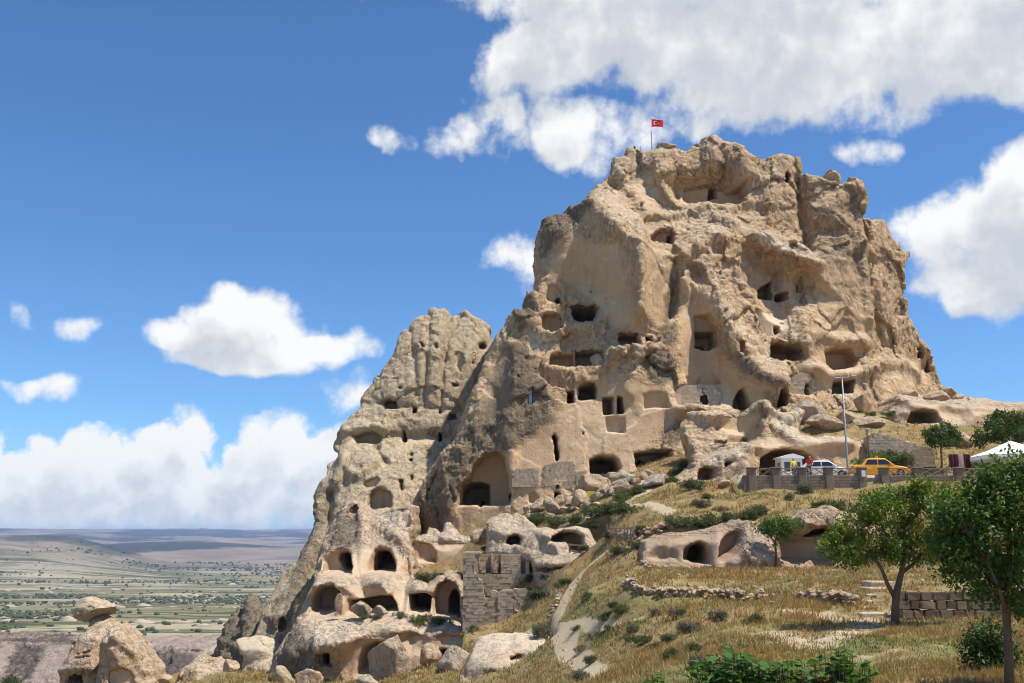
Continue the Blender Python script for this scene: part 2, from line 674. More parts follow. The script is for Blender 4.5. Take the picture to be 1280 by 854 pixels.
ROCK = rock_mat('tuff', (0.49, 0.308, 0.160), (0.55, 0.378, 0.212), (0.20, 0.150, 0.098), (0.66, 0.52, 0.355))
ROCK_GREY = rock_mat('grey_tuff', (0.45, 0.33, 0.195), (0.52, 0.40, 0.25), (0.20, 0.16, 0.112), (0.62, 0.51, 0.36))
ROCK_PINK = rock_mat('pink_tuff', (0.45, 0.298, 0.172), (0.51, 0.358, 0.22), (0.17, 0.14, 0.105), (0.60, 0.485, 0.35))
ROCK_SHADE = rock_mat('shaded_terrace_tuff', (0.40, 0.27, 0.165), (0.46, 0.325, 0.21), (0.18, 0.14, 0.10), (0.52, 0.42, 0.31), ledge_pale=0.2)  # darker copy of the tuff, with the face's shade put into its colour
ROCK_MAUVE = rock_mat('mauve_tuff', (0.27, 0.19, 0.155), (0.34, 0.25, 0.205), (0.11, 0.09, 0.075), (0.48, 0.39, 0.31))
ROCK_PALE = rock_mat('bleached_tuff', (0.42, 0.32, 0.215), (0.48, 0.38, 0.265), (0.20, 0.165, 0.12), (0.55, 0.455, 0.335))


def ground_mat():
    m, N, b = new_mat('dry_hillside')
    pos = geo_pos(N)
    at = N.n.new('ShaderNodeAttribute')
    at.attribute_name = 'mask'
    sp = N.n.new('ShaderNodeSeparateColor')
    N.put(sp.inputs[0], at.outputs['Color'])
    big = N.noise(pos, 0.22, 5, 0.6)
    med = N.noise(pos, 1.1, 6, 0.65)
    fine = N.noise(pos, 7.0, 5, 0.7)
    straw = N.mix(N.ramp(med, 0.3, 0.7), (0.27, 0.19, 0.085), (0.36, 0.265, 0.13))
    straw = N.mix(N.ramp(fine, 0.5, 0.75, 0, 0.6), straw, (0.20, 0.145, 0.07))
    green = N.mix(N.ramp(fine, 0.3, 0.7), (0.13, 0.14, 0.045), (0.22, 0.22, 0.085))
    c = N.mix(N.math('MULTIPLY', N.ramp(big, 0.42, 0.66), 0.5), straw, green)
    g = N.math('ADD', sp.outputs[1], N.math('MULTIPLY_ADD', med, 1.2, -0.6))
    c = N.mix(N.ramp(g, 0.3, 0.8, 0, 0.8), c, green)
    rust = N.noise(pos, 0.35, 5, 0.65)
    c = N.mix(N.ramp(rust, 0.48, 0.64, 0, 0.75), c, (0.25, 0.145, 0.058))
    soil = N.mix(N.ramp(fine, 0.3, 0.7), (0.46, 0.355, 0.225), (0.57, 0.455, 0.30))
    bare = N.math('ADD', sp.outputs[0], N.math('MULTIPLY_ADD', med, 1.0, -0.5))
    c = N.mix(N.ramp(bare, 0.35, 0.65), c, soil)
    N.put(b.inputs['Base Color'], c)
    b.inputs['Roughness'].default_value = 1.0
    b.inputs['Specular IOR Level'].default_value = 0.05
    bump(N, b, N.math('ADD', N.math('MULTIPLY', med, 0.6), N.math('MULTIPLY', fine, 0.5)), 0.9, 0.15)
    return m


GROUND = ground_mat()


def leaf_mat(name, a, bcol, c3=None):
    m, N, b = new_mat(name)
    pos = geo_pos(N)
    oi = N.n.new('ShaderNodeNewGeometry')
    rnd = oi.outputs['Random Per Island']
    c = N.mix(rnd, a, bcol)
    if c3:
        c = N.mix(N.ramp(N.noise(pos, 0.9, 3), 0.46, 0.62), c, c3)
    N.put(b.inputs['Base Color'], c)
    b.inputs['Roughness'].default_value = 0.55
    b.inputs['Specular IOR Level'].default_value = 0.3
    t = N.n.new('ShaderNodeBsdfTranslucent')
    N.put(t.inputs[0], N.mix(1.0, c, (1.3, 1.35, 0.7), 'MULTIPLY'))
    mx = N.n.new('ShaderNodeMixShader')
    mx.inputs[0].default_value = 0.30
    N.l.new(b.outputs[0], mx.inputs[1])
    N.l.new(t.outputs[0], mx.inputs[2])
    o = [n for n in N.n if n.type == 'OUTPUT_MATERIAL'][0]
    N.l.new(mx.outputs[0], o.inputs[0])
    return m


def masonry_mat(name, a, bb, mortar, bw=0.55, bh=0.27):
    m, N, b = new_mat(name)
    tcn = N.n.new('ShaderNodeTexCoord')
    sx = N.n.new('ShaderNodeSeparateXYZ')
    N.put(sx.inputs[0], tcn.outputs['Object'])
    cb = N.n.new('ShaderNodeCombineXYZ')
    N.put(cb.inputs[0], N.math('ADD', sx.outputs[0], N.math('MULTIPLY', sx.outputs[1], 0.93)))
    N.put(cb.inputs[1], sx.outputs[2])
    br = N.n.new('ShaderNodeTexBrick')
    br.inputs['Scale'].default_value = 1.0
    br.inputs['Brick Width'].default_value = bw
    br.inputs['Row Height'].default_value = bh
    br.inputs['Mortar Size'].default_value = 0.012
    br.inputs['Mortar Smooth'].default_value = 0.4
    br.inputs['Color1'].default_value = (*a, 1)
    br.inputs['Color2'].default_value = (*bb, 1)
    br.inputs['Mortar'].default_value = (*mortar, 1)
    wn = N.n.new('ShaderNodeTexNoise')
    wn.inputs['Scale'].default_value = 1.5
    N.put(wn.inputs['Vector'], cb.outputs[0])
    N.put(br.inputs['Vector'], N.vmath('ADD', cb.outputs[0], N.vmath('MULTIPLY', wn.outputs['Color'], (0.08, 0.06, 0))))
    n = N.noise(geo_pos(N), 3.0, 6, 0.65)
    c = N.mix(N.ramp(n, 0.45, 0.75, 0, 0.5), br.outputs['Color'], tuple(x * 0.6 for x in a))
    N.put(b.inputs['Base Color'], c)
    b.inputs['Roughness'].default_value = 0.95
    h = N.math('ADD', N.math('MULTIPLY', br.outputs['Fac'], -0.7), N.math('MULTIPLY', n, 0.6))
    bump(N, b, h, 0.8, 0.06)
    return m


def cut_stone(name, a, bcol):
    m, N, b = new_mat(name)
    g = N.n.new('ShaderNodeNewGeometry')
    c = N.mix(g.outputs['Random Per Island'], a, bcol)
    n = N.noise(g.outputs['Position'], 3.0, 6, 0.65)
    c = N.mix(N.ramp(n, 0.5, 0.75, 0, 0.5), c, tuple(x * 0.6 for x in a))
    N.put(b.inputs['Base Color'], c)
    b.inputs['Roughness'].default_value = 0.95
    b.inputs['Specular IOR Level'].default_value = 0.1
    bump(N, b, N.noise(g.outputs['Position'], 9.0, 5, 0.7), 0.5, 0.05)
    return m


CUT = cut_stone('cut_tuff', (0.45, 0.34, 0.225), (0.58, 0.455, 0.32))
MORTAR = plain('old_mortar', (0.37, 0.28, 0.19), 1.0, vary=0.2, scale=2.0)
MASON = masonry_mat('ashlar', (0.42, 0.325, 0.225), (0.47, 0.37, 0.26), (0.33, 0.25, 0.175), 0.46, 0.23)
MASON_RUBBLE = masonry_mat('rubble_masonry', (0.38, 0.29, 0.20), (0.48, 0.38, 0.27), (0.27, 0.20, 0.14), 0.34, 0.20)

# ------------------------------------------------------------------ rock bodies
class Rock:
    pass


def build_rock(name, ctrl, outline, feats, vox, mat, thick=20.0, edge_r=3.0, edge_out=0.12, macro=0.8, crag=0.35,
               fine=0.10, seed=1, runnel=0.0, label=None, cat='rock', kind=None, edge_free_bottom=True, smooth_ctrl=0.02, flat=0.75, deep=1.5):
    c = np.array(ctrl, float)
    fit_px = rbf_fit(c[:, :2] / 100.0, c[:, 2], smooth_ctrl)
    D = lambda a: rbf_eval(fit_px, np.asarray(a, float).reshape(-1, 2) / 100.0)
    wp = PX(c[:, :2], c[:, 2])
    fit_w = rbf_fit(wp[:, [0, 2]], wp[:, 1], smooth_ctrl)
    ol = PX(outline, D(outline))
    poly = ol[:, [0, 2]]
    m = 4 * vox
    x0, x1 = poly[:, 0].min() - m, poly[:, 0].max() + m
    z0, z1 = poly[:, 1].min() - m, poly[:, 1].max() + m
    gx = np.arange(x0, x1 + vox, vox)
    gz = np.arange(z0, z1 + vox, vox)
    QX, QZ = np.meshgrid(gx, gz, indexing='ij')
    F = rbf_eval(fit_w, np.stack([QX.ravel(), QZ.ravel()], 1)).reshape(QX.shape)
    TF = tri_field(wp[:, [0, 2]], wp[:, 1], gx, gz)
    F = np.where(np.isnan(TF), F, flat * np.nan_to_num(TF) + (1 - flat) * F)
    p3 = np.stack([QX.ravel(), np.full(QX.size, seed * 3.7), QZ.ravel()], 1)
    sm = np.zeros(QX.shape)
    masks = np.zeros(QX.shape + (3,))

    def w2(px_pts):
        a = np.asarray(px_pts, float)
        return PX(a, D(a))[:, [0, 2]]
    # smooth (carved) areas first: they quieten the noise
    for ft in feats:
        if ft[0] == 'mask':
            pl = w2(ft[1])
            s = sstep(poly_sd(pl, QX, QZ) / ft[4] * 0.5 + 0.5) * ft[3]
            masks[..., ft[2]] = np.maximum(masks[..., ft[2]], s)
    rough = 1 - 0.85 * masks[..., 2]
    n1 = fbm(p3 * np.array([1 / 7., 1, 1 / 9.]), 4, 0.5, seed=seed).reshape(QX.shape)
    n2 = fbm(p3 * np.array([1 / 2.6, 1, 1 / 3.6]), 4, 0.55, seed=seed + 9, ridged=True).reshape(QX.shape)
    wj = np.stack([fbm(p3 / 3.0 + 5.1 * k_, 3, 0.55, seed=seed + 90 + k_) for k_ in range(3)], 1)
    k1 = facets(p3 * np.array([1 / 6.5, 0.01, 1 / 8.0]) + 0.16 * wj, seed + 70).reshape(QX.shape)
    k2 = facets(p3 * np.array([1 / 2.7, 0.01, 1 / 3.6]) + 0.16 * wj, seed + 71).reshape(QX.shape)
    F = F - macro * rough * (0.45 * n1 + 0.30 * n2 + 0.95 * k1 + 0.42 * k2)
    if runnel:
        n3 = fbm(p3 * np.array([1 / 1.3, 1, 1 / 14.]), 3, 0.5, seed=seed + 21).reshape(QX.shape)
        F = F - runnel * rough * n3
    Fb = F.copy()
    for ft in feats:
        if ft[0] in ('ridge', 'step'):
            ln = w2(ft[1])
            d, side = line_d(ln, QX, QZ)
            if ft[0] == 'ridge':
                F = F - ft[3] * np.exp(-(d / ft[2]) ** 2)
            else:
                F = F - side * 0.5 * ft[2] * sstep(d / ft[3]) * np.exp(-d / ft[4])
        elif ft[0] == 'bulge':
            ctr = w2([ft[1]])[0]
            q = ((QX - ctr[0]) / ft[2]) ** 2 + ((QZ - ctr[1]) / ft[3]) ** 2
            F = F - ft[4] * np.exp(-q)
    s_out = poly_sd(poly, QX, QZ)
    no = fbm(p3 * 0.55, 4, 0.6, seed=seed + 31).reshape(QX.shape)
    s_edge = s_out + edge_out * 3.0 * no
    if edge_r > 0:
        se = s_edge
        if edge_free_bottom:
            # no rounding along the foot, which stands in the ground
            foot = poly[:, 1].min()
            se = np.where(QZ < foot + 2.5 * edge_r, np.maximum(se, (foot + 2.5 * edge_r - QZ) * 0), se)
        t = np.clip(1 - se / edge_r, 0, 1)
        F = F + edge_r * (1 - np.sqrt(1 - np.minimum(t, 0.999) ** 2))
    for ft in feats:
        if ft[0] == 'cave':
            pl = w2(ft[1])
            soft = 0.75 * (ft[3] if len(ft) > 3 else 0.22)
            s = poly_sd(pl, QX, QZ)
            ins = s > 0
            if not ins.any():
                continue
            wob = 0.10 * fbm(np.stack([QX.ravel() * 1.1, np.full(QX.size, 5.0), QZ.ravel() * 1.1], 1), 2, seed=3).reshape(QX.shape)
            w = sstep((s + wob) / soft)
            tgt = np.percentile(F[ins], 40) + ft[2] * (deep if ft[2] >= 1.2 else 1.0)
            F = F * (1 - w) + np.maximum(F, tgt) * w
            rim = np.clip(1 - np.abs(s) / 0.6, 0, 1)
            masks[..., 2] = np.maximum(masks[..., 2], sstep(s / 0.3) * 0.9)
            masks[..., 0] *= (1 - sstep(s / 0.3))
    yb = F.copy()
    ymin, ymax = F[s_out > -0.5].min() - 1.0, np.percentile(Fb[s_out > 0], 60) + thick
    gy = np.arange(ymin, ymax + 4 * vox, vox)
    gX, gZ = np.gradient(F, vox)
    g = np.sqrt(1 + gX ** 2 + gZ ** 2)
    d = (F[:, None, :].astype(np.float32) - gy[None, :, None].astype(np.float32)) / g[:, None, :].astype(np.float32)
    np.maximum(d, (-s_edge)[:, None, :].astype(np.float32), out=d)
    np.maximum(d, (gy - ymax)[None, :, None].astype(np.float32), out=d)
    v, f = surface_nets(d, (x0, ymin, z0), vox)
    del d
    # which mask applies
    ix = np.clip(((v[:, 0] - x0) / vox).round().astype(int), 0, len(gx) - 1)
    iz = np.clip(((v[:, 2] - z0) / vox).round().astype(int), 0, len(gz) - 1)
    mk = masks[ix, iz]
    r_ = 1 - 0.90 * mk[:, 2]
    nrm = vert_normals(v, f)
    jit = 0.5 * np.stack([vnoise(v / 1.5, 5 + k) for k in range(3)], 1)
    a1 = fbm(v / 3.0, 4, 0.55, seed=seed + 40)
    b1 = facets((v + jit) / np.array([2.6, 2.6, 3.6]), seed)
    b2 = facets((v + jit * 0.5) / np.array([0.95, 0.95, 1.2]), seed + 20)
    a3 = fbm(v / np.array([0.7, 0.7, 1.0]), 3, 0.6, seed=seed + 50, ridged=True)
    mod = 0.35 + 0.65 * sstep(fbm(v / 6.0, 2, seed=seed + 77) * 1.4 + 0.5)
    # weathered ledges: undercut beds that wander and fade in and out
    bed = (v[:, 2] + 1.3 * fbm(v / 4.0, 3, seed=seed + 61) + 0.25 * v[:, 0] * np.sin(seed)) / 1.35 + 0.35 * vnoise(v / 0.9, seed + 62)
    saw = (bed - np.floor(bed))
    saw = np.where(saw < 0.75, saw / 0.75, (1 - saw) / 0.25) - 0.5
    fr = np.clip(-nrm[:, 1] * 1.6, 0.15, 1)
    pat = fr * sstep(fbm(v / np.array([5.0, 5.0, 4.0]), 3, seed=seed + 63) * 1.6 + 0.45)
    crk = fbm(v / np.array([1.1, 1.1, 2.2]), 3, 0.6, seed=seed + 64)
    crk = np.exp(-(crk / 0.07) ** 2) * sstep(fbm(v / 5.0, 2, seed=seed + 65) * 1.5 + 0.4)
    disp = r_ * (crag * 0.62 * saw * pat - crag * 0.35 * crk)
    stri = fbm(v / np.array([0.45, 0.45, 3.2]), 3, 0.55, seed=seed + 66, ridged=True)
    disp = disp + r_ * fine * 0.9 * stri
    disp = disp + r_ * (crag * (0.40 * a1 + 0.60 * b1 * mod * fr) + fine * (1.1 * a3 + 1.5 * b2 * mod))
    v = v + nrm * disp[:, None]
    me = mesh_from(name, v, f, mat, True, mk)
    o = link(name, me)
    r = Rock()
    r.o = o
    r.D = D

    def at(px, py, dy=0.0):
        q = PX([(px, py)], D([(px, py)]))[0]
        i = int(np.clip(round((q[0] - x0) / vox), 0, len(gx) - 1))
        j = int(np.clip(round((q[2] - z0) / vox), 0, len(gz) - 1))
        return Vector((q[0], float(F[i, j]) + dy, q[2]))
    r.at = at
    if label:
        tag(o, label, cat)
    if kind:
        tag(o, kind=kind)
    return r

# ------------------------------------------------------------------ the castle rock
C_CTRL = [
    # top rim
    (780, 190, 122), (820, 188, 122), (885, 172, 123), (930, 185, 122), (985, 198, 120), (1030, 225, 118), (1075, 225, 117), (1105, 275, 119), (1135, 315, 122),
    (745, 235, 119), (800, 230, 118), (830, 260, 117), (855, 240, 121), (900, 240, 122), (930, 240, 119), (850, 212, 118.5), (905, 205, 119.5),
    (965, 230, 117), (1000, 260, 116.5), (960, 285, 115), (1010, 300, 115),
    # upper left mass, prow
    (680, 275, 113), (710, 262, 112), (742, 250, 110), (760, 270, 106.5), (690, 300, 109), (685, 350, 108), (720, 320, 107), (740, 350, 106.5), (775, 290, 104),
    (795, 300, 102.6), (800, 340, 101.8), (800, 385, 101.5), (770, 370, 105.2), (830, 320, 104.5), (825, 370, 104), (843, 330, 107.5), (843, 390, 105.5), (815, 272, 113), (845, 275, 113),
    (865, 290, 110), (880, 275, 111.5),
    # bay right of the prow, diagonal ridge
    (870, 340, 107.5), (868, 390, 105.5), (850, 440, 103), (885, 450, 104), (850, 320, 106.5), (880, 330, 106), (905, 300, 109.5), (925, 310, 110),
    (900, 370, 104.0), (915, 410, 102.6), (935, 440, 101.6), (960, 470, 101.2), (985, 480, 102), (930, 360, 108), (950, 400, 106),
    (945, 308, 110.0), (1000, 325, 109.0), (1015, 335, 109.5), (960, 345, 112), (1000, 360, 112), (970, 395, 109.5), (1000, 395, 108.5), (985, 420, 106.5), (1010, 430, 105.5),
    # buttress and right side
    (1040, 260, 115), (1050, 320, 113), (1055, 380, 111.5), (1075, 400, 111.5), (1020, 290, 116.5), (1085, 300, 114), (1090, 400, 113), (1100, 330, 117), (1130, 380, 120), (1110, 430, 116), (1150, 450, 121),
    (1050, 420, 111), (1030, 400, 110), (1040, 465, 107), (1000, 480, 104), (1080, 470, 109.5), (1120, 480, 114), (1180, 490, 121), (1060, 500, 107), (1000, 505, 102.5), (1150, 500, 117),
    # lower wall
    (650, 395, 109.5), (665, 385, 108.5), (690, 400, 106.5), (730, 400, 106), (640, 430, 107.5), (660, 440, 105.5), (700, 440, 105.0), (740, 440, 104.0), (785, 420, 103.2), (820, 410, 103.5),
    (620, 470, 106), (650, 480, 103.6), (690, 480, 102.8), (740, 470, 103.2), (780, 460, 101.8), (820, 460, 101.6), (600, 510, 105), (640, 530, 101.8), (700, 520, 101.2), (760, 530, 100.8), (820, 520, 100.6), (850, 500, 101.2), (890, 500, 102.0), (930, 490, 101.5),
    (570, 560, 104.5), (600, 570, 101.8), (640, 570, 100.6), (700, 570, 100), (780, 560, 99.6), (850, 540, 99.8), (880, 560, 98.6), (910, 540, 99.5), (950, 510, 100.5),
    (545, 600, 104), (525, 640, 104), (560, 620, 101.5), (600, 640, 100.3), (650, 610, 99.4), (720, 600, 98.8), (800, 600, 98), (560, 680, 100.5), (520, 690, 103), (620, 680, 99), (700, 660, 97.5), (800, 650, 97), (900, 600, 97.5), (1000, 560, 100), (1100, 540, 108), (1200, 540, 118),
]
C_OUT = [(517, 720), (516, 690), (516, 655), (521, 625), (530, 600), (547, 577), (566, 555), (578, 520), (590, 488), (602, 455), (614, 430), (626, 412), (637, 404),
         (639, 392), (646, 387), (655, 391), (657, 372), (664, 365), (673, 366), (676, 350), (674, 318), (672, 290), (678, 275), (690, 268), (705, 266), (711, 255), (725, 258), (735, 250), (742, 238), (748, 228), (765, 215), (768, 197), (782, 195),
         (785, 185), (792, 184), (797, 191), (808, 192), (815, 187), (824, 184), (832, 182), (845, 186), (852, 186), (862, 188), (866, 181), (875, 185), (878, 174), (886, 169), (893, 174), (902, 177), (910, 174), (921, 174), (930, 180), (938, 190),
         (948, 195), (957, 199), (968, 195), (975, 192), (990, 194), (998, 199), (1002, 217), (1010, 218), (1018, 220), (1024, 222), (1032, 225),
         (1034, 214), (1048, 213), (1050, 228), (1060, 226), (1072, 223), (1079, 226), (1082, 245), (1083, 268), (1092, 273), (1100, 271), (1110, 275), (1114, 285), (1116, 297), (1124, 305), (1128, 317),
         (1138, 315), (1133, 326), (1128, 338), (1129, 360), (1133, 385), (1143, 403), (1155, 425), (1165, 445), (1172, 465), (1182, 480), (1192, 488), (1205, 495), (1220, 505), (1220, 560), (1100, 600), (950, 640), (850, 680), (700, 720)]
C_F = [
    # ridges and clefts
    ('ridge', [(845, 335), (855, 350), (880, 372), (900, 400), (915, 430), (925, 455), (950, 470), (980, 478)], 1.3, 1.3),
    ('ridge', [(843, 315), (845, 350), (840, 395)], 0.55, -1.4),
    ('ridge', [(796, 270), (800, 300), (802, 340), (800, 385)], 0.8, 0.9),
    ('ridge', [(735, 260), (750, 270), (765, 285), (790, 275)], 1.3, 1.2),
    ('ridge', [(690, 290), (700, 285), (705, 320)], 1.2, 0.7),
    ('ridge', [(768, 225), (790, 250), (803, 270), (812, 285)], 0.9, -1.5),
    ('ridge', [(820, 200), (822, 230), (835, 255)], 1.0, 1.1),
    ('ridge', [(846, 215), (848, 250)], 0.5, -0.8),
    ('ridge', [(1001, 225), (1005, 250), (1008, 290), (1012, 308)], 0.8, -2.2),
    ('ridge', [(1083, 270), (1085, 330), (1095, 390), (1105, 430)], 0.7, -1.3),
    ('ridge', [(1078, 240), (1080, 330), (1086, 400)], 0.8, 1.0),
    ('ridge', [(812, 271), (840, 272), (862, 268), (885, 262), (905, 268), (925, 255)], 0.7, 1.2),
    ('ridge', [(880, 262), (895, 275), (915, 285), (940, 300)], 1.0, 1.0),
    ('ridge', [(905, 268), (912, 285), (900, 300), (870, 310)], 0.8, 0.9),
    ('ridge', [(940, 302), (965, 304), (990, 310), (1008, 322), (1018, 332)], 0.9, 1.9),
    ('ridge', [(955, 312), (985, 322), (1005, 332)], 0.9, 1.4),
    ('ridge', [(850, 322), (868, 300), (885, 292), (900, 300)], 0.9, 1.2),
    ('ridge', [(985, 345), (985, 378), (1000, 400), (1012, 440), (1020, 460)], 0.8, 0.9),
    ('ridge', [(1003, 340), (1004, 380)], 0.35, -0.9),
    ('ridge', [(970, 340), (968, 362)], 0.35, -0.6),
    ('ridge', [(918, 300), (922, 340), (935, 370), (945, 400)], 1.0, 0.8),
    ('ridge', [(1010, 462), (1035, 470), (1060, 468), (1095, 462)], 0.8, 1.2),
    ('ridge', [(1020, 420), (1055, 425), (1080, 432)], 0.8, 1.0),
    ('ridge', [(1090, 455), (1130, 455), (1150, 470)], 0.8, 0.8),
    ('ridge', [(672, 268), (700, 280), (720, 300)], 1.4, 0.6),
    ('ridge', [(678, 418), (700, 414), (720, 408), (745, 408)], 0.7, 0.8),
    ('ridge', [(690, 462), (720, 464), (750, 462), (772, 440)], 0.7, 0.9),
    ('ridge', [(770, 438), (800, 439), (815, 434)], 0.6, 0.8),
    ('ridge', [(700, 476), (725, 474), (750, 476)], 0.7, 0.6),
    ('ridge', [(793, 440), (795, 460), (785, 490)], 0.8, 0.7),
    ('ridge', [(626, 430), (610, 480), (590, 530), (560, 580)], 1.2, 1.0),
    ('ridge', [(648, 440), (640, 490), (630, 540)], 0.9, 0.5),
    ('ridge', [(640, 552), (635, 580), (636, 610)], 0.6, 0.6),
    ('ridge', [(845, 512), (870, 510), (890, 512), (915, 520)], 0.8, 1.4),
    ('ridge', [(1100, 460), (1105, 490)], 0.6, -0.8),
    ('ridge', [(1160, 450), (1150, 490)], 0.6, -0.8),
    ('ridge', [(900, 190), (903, 225)], 0.5, -1.0),
    ('ridge', [(885, 178), (888, 215)], 1.0, 1.0),
    ('ridge', [(920, 185), (925, 230), (935, 255)], 0.9, 1.2),
    ('bulge', (760, 255), 2.6, 2.6, 1.2), ('bulge', (905, 195), 2.0, 3.0, 0.8), ('bulge', (1045, 300), 3.0, 6, 0.8),
    ('bulge', (960, 250), 3, 4, 0.8), ('bulge', (720, 320), 2.5, 6, -1.0), ('bulge', (735, 350), 2.2, 6, -1.2), ('bulge', (868, 360), 1.6, 5, -0.8),
    ('bulge', (650, 402), 1.6, 1.3, 1.5), ('bulge', (664, 372), 1.2, 1.6, 1.2), ('bulge', (880, 470), 4, 3, -1.0), ('bulge', (615, 480), 1.6, 4.5, -0.7),
    # chambers, niches, doors
    ('cave', [(681, 366), (684, 356), (690, 352), (698, 354), (704, 364), (704, 380), (690, 378), (681, 376)], 0.9, 0.4),
    ('cave', [(694, 372), (699, 367), (704, 372), (703, 381), (695, 380)], 2.0),
    ('cave', [(711, 381), (722, 377), (735, 379), (746, 377), (751, 382), (749, 392), (740, 402), (725, 403), (716, 399)], 6, 0.5),
    ('cave', [(677, 396), (684, 391), (700, 392), (705, 397), (705, 412), (690, 418), (676, 414)], 1.4, 0.4),
    ('cave', [(772, 416), (800, 414), (801, 434), (773, 435)], 2.6),
    ('cave', [(805, 420), (815, 420), (817, 429), (806, 429)], 1.5),
    ('cave', [(685, 447), (690, 441), (718, 440), (720, 460), (700, 461), (684, 457)], 1.9, 0.5),
    ('cave', [(719, 438), (740, 435), (755, 437), (758, 450), (752, 458), (720, 459)], 2.8, 0.4),
    ('cave', [(660, 487), (668, 485), (667, 506), (660, 507)], 0.7, 0.15),
    ('cave', [(706, 488), (718, 488), (718, 504), (708, 504)], 3.2),
    ('cave', [(723, 483), (728, 479), (744, 479), (747, 484), (746, 500), (722, 500)], 4),
    ('cave', [(753, 496), (768, 496), (768, 518), (754, 519)], 2.2, 0.2),
    ('cave', [(771, 495), (779, 495), (781, 517), (771, 517)], 2.2, 0.2),
    ('cave', [(756, 521), (782, 521), (782, 542), (758, 541)], 0.7, 0.2),
    ('cave', [(803, 492), (820, 487), (836, 490), (838, 511), (803, 513)], 0.8, 0.4),
    ('cave', [(868, 392), (890, 392), (898, 410), (870, 412)], 1.4, 0.3),
    ('cave', [(869, 410), (900, 408), (903, 432), (890, 437), (869, 434)], 3.2, 0.35),
    ('cave', [(876, 422), (892, 421), (893, 436), (877, 436)], 4.6),
    ('cave', [(919, 428), (926, 424), (932, 428), (932, 444), (921, 444)], 1.2, 0.4),
    ('cave', [(946, 362), (956, 354), (966, 350), (967, 374), (947, 374)], 3),
    ('cave', [(968, 368), (976, 365), (984, 367), (984, 378), (969, 377)], 3),
    ('cave', [(941, 386), (965, 390), (985, 398), (990, 410), (985, 425), (960, 420), (945, 400)], 0.7, 0.4),
    ('cave', [(962, 426), (975, 423), (985, 427), (1000, 429), (1008, 437), (1007, 449), (978, 452), (962, 448)], 4.2, 0.4),
    ('cave', [(967, 407), (975, 408), (977, 416), (971, 417)], 2),
    ('cave', [(1030, 437), (1045, 432), (1065, 435), (1074, 450), (1070, 460), (1040, 465), (1032, 455)], 3.0, 0.5),
    ('cave', [(1040, 475), (1068, 474), (1067, 492), (1040, 494)], 3.5),
    ('cave', [(983, 470), (1000, 462), (1013, 466), (1022, 478), (1024, 495), (984, 494)], 0.5, 0.3),
    ('cave', [(1006, 480), (1012, 480), (1012, 494), (1006, 494)], 2, 0.12),
    ('cave', [(845, 482), (860, 478), (895, 480), (903, 490), (902, 508), (845, 508)], 0.8, 0.3),
    ('cave', [(916, 508), (920, 495), (926, 486), (931, 485), (937, 495), (942, 510), (935, 514), (917, 513)], 3.0, 0.3),
    ('cave', [(971, 509), (972, 487), (978, 483), (985, 492), (986, 507), (978, 509)], 3.0),
    ('cave', [(952, 490), (961, 489), (962, 506), (952, 506)], 0.4, 0.2),
    ('cave', [(854, 233), (890, 230), (910, 238), (930, 232), (936, 245), (925, 257), (860, 257), (853, 250)], 2.2, 0.4),
    ('cave', [(888, 232), (896, 231), (898, 244), (888, 245)], 2.5),
    ('cave', [(811, 290), (825, 284), (843, 285), (846, 303), (815, 301)], 2.4, 0.3),
    ('cave', [(838, 288), (845, 288), (845, 303), (839, 302)], 3.2, 0.15),
    ('cave', [(1147, 433), (1152, 432), (1156, 440), (1154, 449), (1147, 448)], 2.4),
    ('cave', [(1160, 445), (1165, 455), (1168, 465), (1160, 466)], 1.2),
    ('cave', [(690, 545), (694, 542), (698, 550), (699, 575), (695, 579), (692, 560)], 2.6, 0.2),
    ('cave', [(736, 574), (750, 569), (768, 569), (775, 575), (777, 586), (770, 594), (745, 599), (737, 592)], 6, 0.4),
    ('cave', [(793, 566), (815, 562), (841, 562), (841, 580), (838, 598), (800, 598), (793, 582)], 2.8, 0.3),
    ('cave', [(832, 572), (841, 568), (841, 592), (833, 592)], 4.2),
    ('cave', [(801, 576), (806, 572), (810, 576), (809, 583), (802, 583)], 3.6, 0.15),
    ('cave', [(860, 570), (868, 563), (880, 560), (893, 562), (891, 579), (870, 582), (860, 580)], 2.6, 0.3),
    ('cave', [(571, 634), (572, 606), (584, 597), (592, 580), (604, 566), (622, 562), (633, 570), (639, 592), (640, 633)], 2.6, 0.6),
    ('cave', [(574, 632), (575, 610), (583, 603), (597, 599), (612, 603), (612, 632)], 4.2, 0.4),
    ('cave', [(597, 621), (602, 621), (602, 634), (597, 634)], 6.0, 0.15),
    ('cave', [(636, 617), (640, 615), (640, 630), (636, 629)], 4.5, 0.15),
    ('cave', [(661, 617), (668, 613), (673, 620), (673, 631), (660, 630)], 0.7, 0.2),
    ('cave', [(693, 616), (699, 616), (699, 628), (693, 628)], 2.5, 0.15),
    ('cave', [(588, 538), (592, 538), (592, 543), (588, 543)], 1.2, 0.12),
    ('cave', [(521, 618), (528, 615), (529, 628), (522, 630)], 1.0, 0.2),
    ('cave', [(739, 359), (743, 359), (743, 363), (739, 363)], 0.8, 0.12),
    ('cave', [(756, 370), (759, 370), (759, 373), (756, 373)], 0.8, 0.12),
    ('cave', [(979, 218), (984, 214), (988, 220), (986, 232), (980, 230)], 14.0, 0.15),
    # lichen crust and a painted shadow strip (0), bleached rock (1), dressed faces (2)
    ('mask', [(556, 640), (560, 600), (585, 540), (612, 490), (630, 440), (655, 425), (672, 470), (690, 500), (696, 525), (670, 545), (640, 562), (600, 560), (580, 600)], 0, 0.85, 1.6),
    ('mask', [(806, 438), (830, 436), (845, 450), (842, 475), (820, 483), (808, 470)], 0, 0.75, 0.8),
    ('mask', [(822, 410), (848, 398), (850, 430), (830, 436)], 0, 0.6, 0.8),
